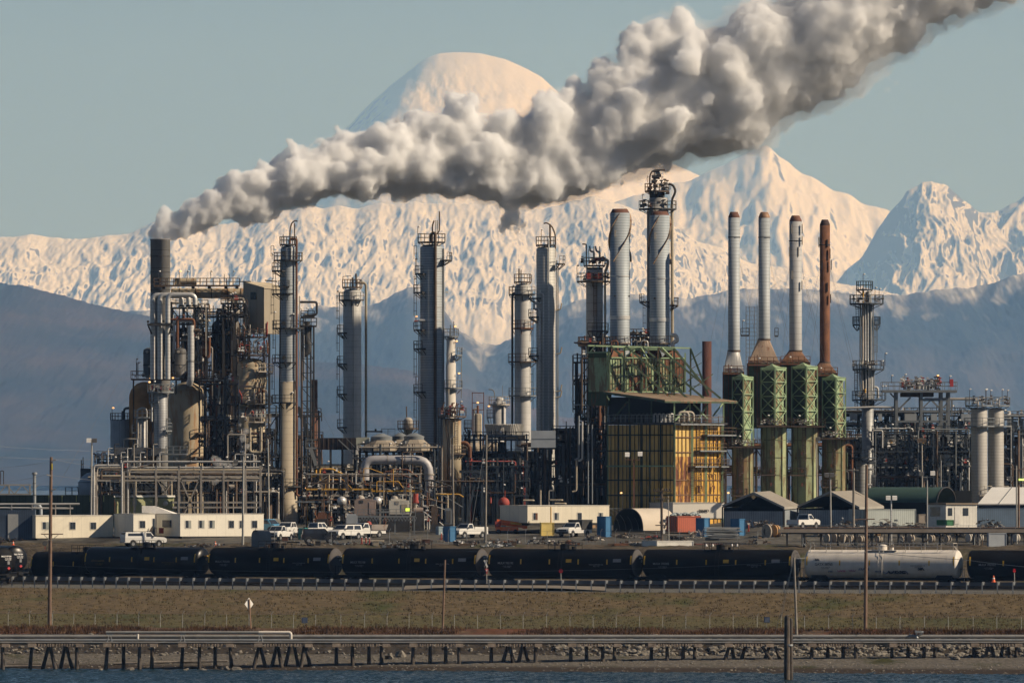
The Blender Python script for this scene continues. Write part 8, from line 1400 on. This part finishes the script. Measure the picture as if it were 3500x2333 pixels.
# small yard clutter, each its own thing
r = random.Random(55)
CL = [(1236, 'group of red safety posts', 1858, RED), (1250, 'red safety stand leaning right', 1860, RED), (1262, 'red safety stand beside the leaning one', 1861, RED), (1508, 'red marker post beside the tall blue bin', 1844, RED), (1480, 'red hydrant post by the dark cabinet', 1790, RED), (1506, 'red hydrant post right of the cabinet', 1790, RED), (2558, 'red extinguisher post by the open shed', 1815, RED)]
for px, lab, py, mm in CL: t = T('safety_post', lab, 'post', px, Yof(px, py), py); t.p('post', mm).cyl((px, 0, py - 24), (px + 1, 0, py), 2.2, n=8); t.p('base', mm).box(px - 4, px + 4, -4, 4, py - 3, py); t.p('head', LAMPW).cyl((px, 0, py - 26), (px, 0, py - 23), 2.4, n=8)
for i in range(34):
    px = r.uniform(905, 2600); py = r.choice((1846, 1852, 1858, 1864)); mm, cn = r.choice(((PALE, 'pale'), (BRN, 'brown'), (DARK, 'dark'), (BEIGE, 'beige'), (RUSTM, 'rusty'))); k = i % 3; near = min(((abs(px - a), b) for a, b in ((1035, 'teal toilet'), (1245, 'dump truck'), (1537, 'leftmost tall blue bin'), (1663, 'front light pole'), (1870, 'yellow boxes'), (2140, 'beige shelter'), (2261, 'transformer pole'), (2340, 'red container'), (2480, 'tube bundle'))))[1]; Y = Yof(px, py)
    kn = ('pallet', 'crate', 'pipe_bundle')[k]; side = 'left' if px < dict(((b, a) for a, b in ((1035, 'teal toilet'), (1245, 'dump truck'), (1537, 'leftmost tall blue bin'), (1663, 'front light pole'), (1870, 'yellow boxes'), (2140, 'beige shelter'), (2261, 'transformer pole'), (2340, 'red container'), (2480, 'tube bundle'))))[near] else 'right'
    dist = int(abs(px - dict(((b, a) for a, b in ((1035, 'teal toilet'), (1245, 'dump truck'), (1537, 'leftmost tall blue bin'), (1663, 'front light pole'), (1870, 'yellow boxes'), (2140, 'beige shelter'), (2261, 'transformer pole'), (2340, 'red container'), (2480, 'tube bundle'))))[near]) / 27) + 1
    t = T(kn, f"{cn} {kn.replace('_', ' ')} about {dist} metres {side} of the {near}", kn.replace('_', ' '), px, Y, py, group='yard clutter along the fence')
    if k == 0:
        m = t.p('board', mm)
        for q in range(5): m.box(px - 14, px + 14, -10 + q * 5, -7 + q * 5, py - 5, py - 4)
        for q in (-12, 0, 11): m.box(px + q, px + q + 2, -10, 14, py - 4, py)
    elif k == 1: t.p('box', mm).box(px - 9, px + 9, -7, 7, py - 14, py); t.p('lid', mm).box(px - 10, px + 10, -8, 8, py - 16, py - 14)
    else:
        m = t.p('tube', mm)
        for q in range(6): m.cyl((px - 24, (q % 3) * 4, py - 2 - (q // 3) * 4), (px + 24, (q % 3) * 4 + 6, py - 2 - (q // 3) * 4), 2, n=7)
def heap(lab, px, w, py, h, n, seed, mats, red=0):
    t = T('scrap_heap', lab, 'heap', px, Yof(px, py) if px < 2600 else 1092 - (px > 3000) * 14, py, group='heaps of scrap in the yard'); r = random.Random(seed)
    for mm in mats:
        m = t.p('scrap', mm)
        for i in range(n):
            x = px + r.gauss(0, w * .45); x = max(px - w, min(px + w, x)); d = r.uniform(-12, 18); y = py - abs(r.gauss(0, h * .4)); q = r.random()
            if q < .45: m.beam((x, d, y), (x + r.uniform(-16, 16), d + r.uniform(-8, 8), y + r.uniform(-6, 6)), r.uniform(1, 2.4))
            elif q < .75: a = r.uniform(2, 7); m.box(x - a, x + a, d - 4, d + 4, y - r.uniform(2, 8), y)
            elif q < .9: m.cyl((x, d, y), (x + r.uniform(-12, 12), d + 8, y), r.uniform(1.5, 4), n=8)
            else: m.ball((x, d, y - 2), r.uniform(2, 5), n=7)
for a in (('dark scrap strewn between the arched hut and the toilet', 958, 46, 1862, 10, 16, 1, (PALE, BRN, DARK)), ('pale planks and rubble below the teal toilet', 1060, 44, 1862, 9, 18, 2, (PALE, BEIGE, BRN)), ('dark scrap below the white van', 1170, 44, 1862, 12, 16, 3, (DARK, BRN, GREY)), ('low pipe scrap below the grey dump bed', 1290, 50, 1862, 12, 18, 4, (GREY, DARK, BRN)), ('tangle of grey pipe stands left of the leftmost blue bin', 1410, 54, 1862, 22, 26, 5, (GREY, BRN, DARK)), ('white valves and rusty pipe right of the leftmost blue bin', 1600, 46, 1862, 14, 18, 6, (LAMPW, RUSTM, DARK)), ('rusty pipe lengths under the orange lift', 1730, 60, 1856, 12, 20, 7, (RUSTM, DARK, LAMPW)), ('dark jumble in front of the yellow boxes', 1850, 46, 1858, 18, 20, 8, (DARK, BRN, LAMPW)), ('brown pallets and coils under the dump truck nose', 1930, 50, 1862, 16, 22, 9, (BRN, RUSTM, DARK)), ('dark equipment between the dump truck and beige shelter', 2030, 44, 1846, 22, 22, 10, (DARK, BRN, PALE)), ('brown benches inside the mouth of the beige shelter', 2140, 52, 1838, 14, 20, 11, (BRN, PALE, DARK)), ('red and grey hoses by the transformer pole', 2228, 36, 1842, 14, 18, 12, (RED, DARK, BRN)), ('dark cable drums and frames left of the brown fittings', 2318, 34, 1846, 18, 20, 13, (DARK, BRN, GREY)), ('low dark machinery below the long white trailer', 700, 90, 1868, 10, 26, 21, (DARK, BRN, GREY)), ('rusty boxes and planks right of the arched hut', 930, 40, 1872, 12, 16, 22, (RUSTM, BRN, DARK)), ('dark pipe racks between the red posts and the front pole', 1350, 60, 1872, 14, 26, 23, (DARK, GREY, BRN)), ('white and dark pipe lengths under the front light pole', 1680, 70, 1868, 8, 24, 24, (GREY, DARK, LAMPW)), ('dark fittings strewn left of the far left trailer', 30, 50, 1850, 14, 20, 25, (DARK, BRN)), ('dark jumble behind the white track hut', 2180, 60, 1862, 14, 26, 26, (DARK, BRN, GREY)), ('dark cable and hose pile right of the tube bundle', 2590, 40, 1856, 18, 24, 27, (DARK, BRN, PALE)), ('dark timber rack in front of the first open shed', 2610, 56, 1800, 22, 24, 14, (BRN, PALE, DARK)), ('steel frames stacked before the second open shed', 2890, 46, 1800, 24, 24, 15, (BRN, DARK, GREY)), ('cluttered work benches before the light container', 3030, 60, 1800, 26, 30, 16, (PALE, BRN, GREY)), ('dark machines before the dark green shelter', 3130, 34, 1800, 16, 20, 17, (DARK, BRN)), ('grey machinery in front of the dark blue container', 3380, 60, 1800, 22, 28, 18, (GREY, DARK, PALE))): heap(*a)
# ---------------------------------------------------------------- poles, signs, wires
WOOD = M('pole_wood', (.20, .13, .09), .85, var=.3, scale=1.2, dirt=.4, streak=.1); WOODG = M('pole_wood_grey', (.26, .235, .20), .85, var=.25, scale=1.2, dirt=.35, streak=.1); METP = M('pole_metal', (.38, .37, .34), .6, .3)
def pole(lab, xt, yt, xb, yb, r0, r1, mat, Y=None, arms=(), heads=(), name='utility_pole', cat='pole', extra=None):
    Y = Y or Yof(xb, yb, 940, 1240); t = T(name, lab, cat, xb, Y, yb); t.p('pole', mat).cyl((xb, 0, yb + 8), (xt, 0, yt), r1, r0, n=12)
    for x0, x1, y, w in arms: t.p('crossarm', mat).beam((x0, -4, y), (x1, -4, y), w, w * 1.2)
    for x, y, mm in heads: e = t.p('lamp_head', mm); e.hexa([(x - 8, -8, y + 4), (x + 8, -8, y + 4), (x + 8, 8, y), (x - 8, 8, y), (x - 8, -6, y - 9), (x + 8, -6, y - 9), (x + 8, 10, y - 11), (x - 8, 10, y - 11)])
    return t
t = pole('tall reddish wooden pole rising from the shore fence at the left', 175, 1561, 169, 2139, 5, 7, WOOD, Y=987, arms=((141, 216, 1824, 3),)); a = t.p('insulator_arm', METP)
for x, y in ((192, 1571), (160, 1621), (190, 1671)): a.beam((175, -4, y + 4), (x, -6, y), 3, 4)
t.p('tag', M('tag_yellow', (.75, .58, .04), .6)).box(176.5, 180.5, -6.5, -5.5, 1584, 1604); b = t.p('arm_brace', METP); b.beam((172, -5, 1846), (150, -5, 1826), 2); b.beam((175, -5, 1846), (200, -5, 1826), 2)
pole('slim bare wooden pole in front of the rail crossing', 1521, 1912, 1513, 2140, 3.2, 3.6, WOOD, Y=974); t = pole('short leaning wooden pole with guy wires near the mooring pile', 2714, 1904, 2723, 2162, 3.6, 4.6, WOODG, Y=958); w = t.p('guy_wire', GAL); w.beam((2713, 0, 1910), (2650, 20, 2165), 1.0); w.beam((2713, 0, 1915), (2672, 10, 2100), 1.0)
t = pole('tallest wooden pole in front of the white tank car', 2962, 1588, 2958, 2152, 4.6, 6.4, WOOD, Y=966, arms=((2922, 2990, 1773, 3),)); t = pole('wooden pole behind the tall one, beside the light container', 2918, 1600, 2917, 1806, 4, 4.6, WOODG, Y=1084, arms=((2898, 2936, 1606, 2.4),)); pole('weathered light pole with two floodlights at the far left plant corner', 314, 1500, 311, 1764, 2.6, 3.4, METP, Y=1112, arms=((300, 326, 1506, 2),), heads=((304, 1508, LAMPW), (323, 1508, DRUM)), name='light_pole', cat='light pole')
pole('grey light pole at the right end of the long white trailer', 832, 1552, 830, 1852, 3.2, 4.2, METP, Y=1082, arms=((808, 856, 1552, 2),), heads=((806, 1580, DRUM),), name='light_pole', cat='light pole'); pole('weathered wooden pole with a guy wire in the middle of the yard', 1663, 1486, 1659, 1856, 2.6, 4.4, WOODG, Y=1078).p('guy_wire', GAL).beam((1661, 0, 1500), (1614, 0, 1790), 1); pole('plain wooden pole in front of the stout beige column', 1547, 1518, 1550, 1792, 2.8, 3.6, WOODG, Y=1116); pole('slim grey pole left of the main column', 916, 1500, 920, 1790, 2.2, 3, METP, Y=1118)
t = pole('dark wooden pole with two crossarms in front of the beige shelter', 2261, 1668, 2262, 1878, 4.2, 4.6, M('pole_dark', (.09, .07, .055), .9), Y=1064, arms=((2232, 2296, 1677, 3), (2233, 2288, 1703, 3), (2240, 2284, 1794, 3))); e = t.p('insulator', DARK)
for x in (2234, 2242, 2250, 2272, 2280, 2288): e.cyl((x, -4, 1675), (x, -4, 1669), 2, n=6)
t.p('white_box', LAMPW).box(2266, 2273, -6, -4, 1808, 1822)
pole('thin grey conduit pole right of the dark wooden pole', 2284, 1694, 2287, 1878, 1.3, 1.5, METP, Y=1066); pole('tall thin floodlight mast in front of the yellow furnace', 2166, 1570, 2166, 1732, 1.6, 2, RUSTM, Y=1120, arms=((2137, 2186, 1570, 2),), heads=((2144, 1556, LAMPW), (2188, 1554, LAMPW)), name='light_pole', cat='light pole'); lt = T('street_lamp', 'small lit lamp on a thin post before the yellow furnace', 'lamp', 2128, 1118, 1728); lamp(lt, 2128, 0, 1728, 46, -5, True); lt = T('street_lamp', 'small lit lamp at the right foot of the yellow furnace', 'lamp', 2494, 1118, 1728); lamp(lt, 2494, 0, 1728, 46, -5, True)
pole('grey floodlight pole in front of the open shed', 2838, 1625, 2840, 1878, 2.6, 3.4, METP, Y=1064, arms=((2816, 2862, 1622, 2),), heads=((2826, 1626, DRUM), (2844, 1626, DRUM)), name='light_pole', cat='light pole'); pole('silvery floodlight pole behind the white tank car', 3046, 1706, 3047, 1878, 2.4, 2.8, SILV, Y=1062, arms=((3034, 3062, 1708, 2),), heads=((3036, 1704, LAMPW), (3058, 1704, LAMPW)), name='light_pole', cat='light pole'); pole('slim grey floodlight pole left of the white cabin', 3169, 1626, 3169, 1870, 2.2, 3, METP, Y=1064, heads=((3188, 1620, LAMPW), (3150, 1622, DRUM)), arms=((3148, 3188, 1630, 2),), name='light_pole', cat='light pole'); pole('pale floodlight pole rising before the braced frame', 3151, 1510, 3152, 1720, 2.4, 3, PALE, Y=1130, heads=((3143, 1508, BRN), (3158, 1508, BRN)), name='light_pole', cat='light pole'); pole('pale floodlight pole against the heaters', 2790, 1504, 2793, 1730, 2.2, 2.6, PALE, Y=1126, heads=((2796, 1504, DRUM),), name='light_pole', cat='light pole'); pole('silver lamp pole at the right edge', 3474, 1590, 3475, 1872, 2.2, 3, METP, Y=1064, heads=((3454, 1638, DRUM),), name='light_pole', cat='light pole'); t = pole('brown wooden pole beside the silver lamp pole at the right edge', 3481, 1470, 3482, 1860, 3.4, 4, WOOD, Y=1072, arms=((3455, 3507, 1602, 2.5), (3455, 3507, 1650, 2.5))); t.p('green_lamp', M('green_lamp_glow', (.5, .65, .1), .5, emit=((.7, 1, .2), 1.5))).box(3482, 3502, -10, -4, 1635, 1641)
def wire(lab, pts, sag=6, rad=.022):
    mb = MB(); P = [Vector((WX(x, Y), Y, WZ(y, Y))) for x, y, Y in pts]; o = P[0].copy()
    for a, b in zip(P, P[1:]):
        prev = a; n = 14
        for i in range(1, n + 1): u = i / n; q = a + (b - a) * u - Vector((0, 0, sag * .04 * 4 * u * (1 - u))); mb.beam(prev - o, q - o, rad); prev = q
    w_ = solo('power_line', mb, WIRE, lab, 'wire', 'overhead power lines'); w_.location = o
wire('thick black cable sagging across the white tank car', [(2723, 1907, 958), (2960, 1884, 965), (3300, 1912, 950), (3560, 1940, 940)], 2, .05); wire('topmost wire at the far left of the sky', [(-60, 1520, 1090), (330, 1541, 1110)], 3); wire('second wire at the far left below the topmost one', [(-60, 1558, 1090), (330, 1570, 1110)], 3); wire('wire from the tall left pole to the left edge', [(192, 1571, 987), (-60, 1600, 1000)], 6); wire('wire from the tall left pole down to the green building', [(192, 1571, 987), (560, 1622, 1150)], 6); wire('lower wire from the tall left pole to the left edge', [(160, 1621, 987), (-60, 1650, 1000)], 6); wire('lower wire running right from the tall left pole', [(162, 1621, 987), (560, 1650, 1150)], 8); wire('long guy wire climbing to the domed vessels', [(190, 1671, 1150), (415, 1290, 1170)], 0); wire('guy wire from the brown stack to the cooler deck', [(1085, 1380, 1205), (1142, 1490, 1205)], 0); wire('line along the black tank cars', [(172, 1931, 987), (1515, 1952, 974), (2720, 1918, 958)], 8, .02)
# signs along the line
t = T('crossing_sign', 'white crossed railway crossing sign with a red triangle below', 'sign', 1663, 1016, 1990); t.p('post', METP).cyl((1664, 0, 1994), (1662, 0, 1912), 1.5, n=8); m = t.p('crossbuck', WTXT); m.beam((1655, -3, 1913), (1666, -3, 1937), 5.5, 1); m.beam((1667, -4.2, 1913), (1655, -4.2, 1937), 5.5, 1); q = t.p('yield_plate', REDP); q.prism([(1657, 1942), (1669, 1942), (1664, 1962)], -4.5, -3.5); q = t.p('yield_centre', WTXT); q.prism([(1660.5, 1945), (1666, 1945), (1663.7, 1954)], -5.2, -4.6)
t = T('diamond_sign', 'blank diamond sign back on a wooden post by the shore fence', 'sign', 855, 973, 2141); t.p('post', M('sign_post_wood', (.24, .15, .10), .85)).beam((858, 0, 2146), (851, 0, 2046), 4); q = t.p('plate', M('sign_back', (.68, .66, .62), .5)); q.prism([(834, 2063), (852, 2041), (870, 2063), (852, 2084)], 2.4, 3.4); t.o.rotation_euler = (0, 0, .6)
NAVY = M('sign_navy', (.045, .075, .15), .6)
for px, py, lab in ((1041, 2119, 'small dark blue notice sign on the fence, left of the middle pole'), (2621, 2117, 'small dark blue notice sign on the fence near the mooring pile')):
    t = T('notice_sign', lab, 'sign', px, yf_low(px) - .3, 2144, group='blue fence notices'); t.p('plate', NAVY).box(px - 10, px + 10, 0, 1, py - 10, py + 9); t.p('post', GAL).beam((px, 2, py + 9), (px, 2, 2148), 1.5); m = t.p('text_bar', M('sign_text', (.25, .29, .36), .7))
    for k in range(4): m.box(px - 7, px + 7, -.6, -.1, py - 7 + k * 4, py - 5.6 + k * 4)
for px, py, lab, mm in ((1917, 1950, 'dark red round track signal before the middle tank cars', M('signal_dark_red', (.30, .01, .02), .5)), (3467, 1950, 'bright red track signal at the right edge', M('signal_red', (.85, .03, .04), .5))):
    t = T('track_signal', lab, 'signal', px, 1017 if px < 2000 else 1003, 1992); t.p('post', METP).cyl((px + 1, 0, 1994), (px, 0, py + 6), 1.4, n=8); q = t.p('disc', mm); q.cyl((px, -2, py), (px, 0, py), 7 if px < 2000 else 5, n=18); q.cyl((px, -2, py - 4), (px, 0, py - 4), 4, n=12)
CONE = M('cone_orange', (.85, .16, .05), .5)
def cone(lab, px, py, h, Y=None):
    Y = Y or Yof(px, py, 940, 1240); t = T('traffic_cone', lab, 'cone', px, Y, py, group='orange traffic cones'); t.p('cone_body', CONE).cyl((px, 0, py), (px, 0, py - h), h * .28, h * .06, n=14); t.p('stripe', WTXT).cyl((px, 0, py - h * .5), (px, 0, py - h * .66), h * .2, h * .165, n=14); t.p('foot', CONE).box(px - h * .33, px + h * .33, -h * .33, h * .33, py - 1.5, py)
t = T('post', 'short yellow post under the orange cone', 'post', 3396, 1000, 2003); t.p('post', YELO).cyl((3396, 0, 2003), (3396, 0, 1988), 3, n=10); t.p('foot', DARK).box(3392, 3400, -4, 4, 2001, 2004); cone('orange cone standing on a yellow post near the right edge', 3396, 1989, 24, 1000); cone('orange cone left of the far left trailer', 45, 1862, 15); cone('orange cone under the long white trailer', 736, 1866, 18)
t = T('grey_sign', 'grey oval sign seen from behind beside the far left trailer', 'sign', 153, Yof(153, 1874), 1874); t.p('post', RED).beam((154, 0, 1876), (154, 0, 1866), 2); q = t.p('plate', DRUM); q.cyl((153, 0, 1856), (153, 1, 1856), 9, n=16); t.p('upper_post', METP).beam((153, 2, 1868), (153, 2, 1850), 1.2)
t = T('yard_lamp', 'row of white bell lamps on a rail behind the tank cars', 'lamp', 2465, 1058, 1878); t.p('rail', DARK).beam((2400, 0, 1856), (2530, 0, 1856), 1.5)
for x in (2414, 2436, 2502, 2520): t.p('lamp_head', LAMPW).cyl((x, 0, 1858), (x, 0, 1866), 2, 5, n=10)
for x in (2402, 2528): t.p('post', DARK).beam((x, 0, 1856), (x, 0, 1880), 1.6)

for a_ in ALL:
    if a_.o.name.startswith('parked_truck') and ' car ' in a_.o['label']: a_.o.name = 'parked_car'; a_.o['category'] = 'car'; del a_.o['group']
for _t in ALL: _t.build()
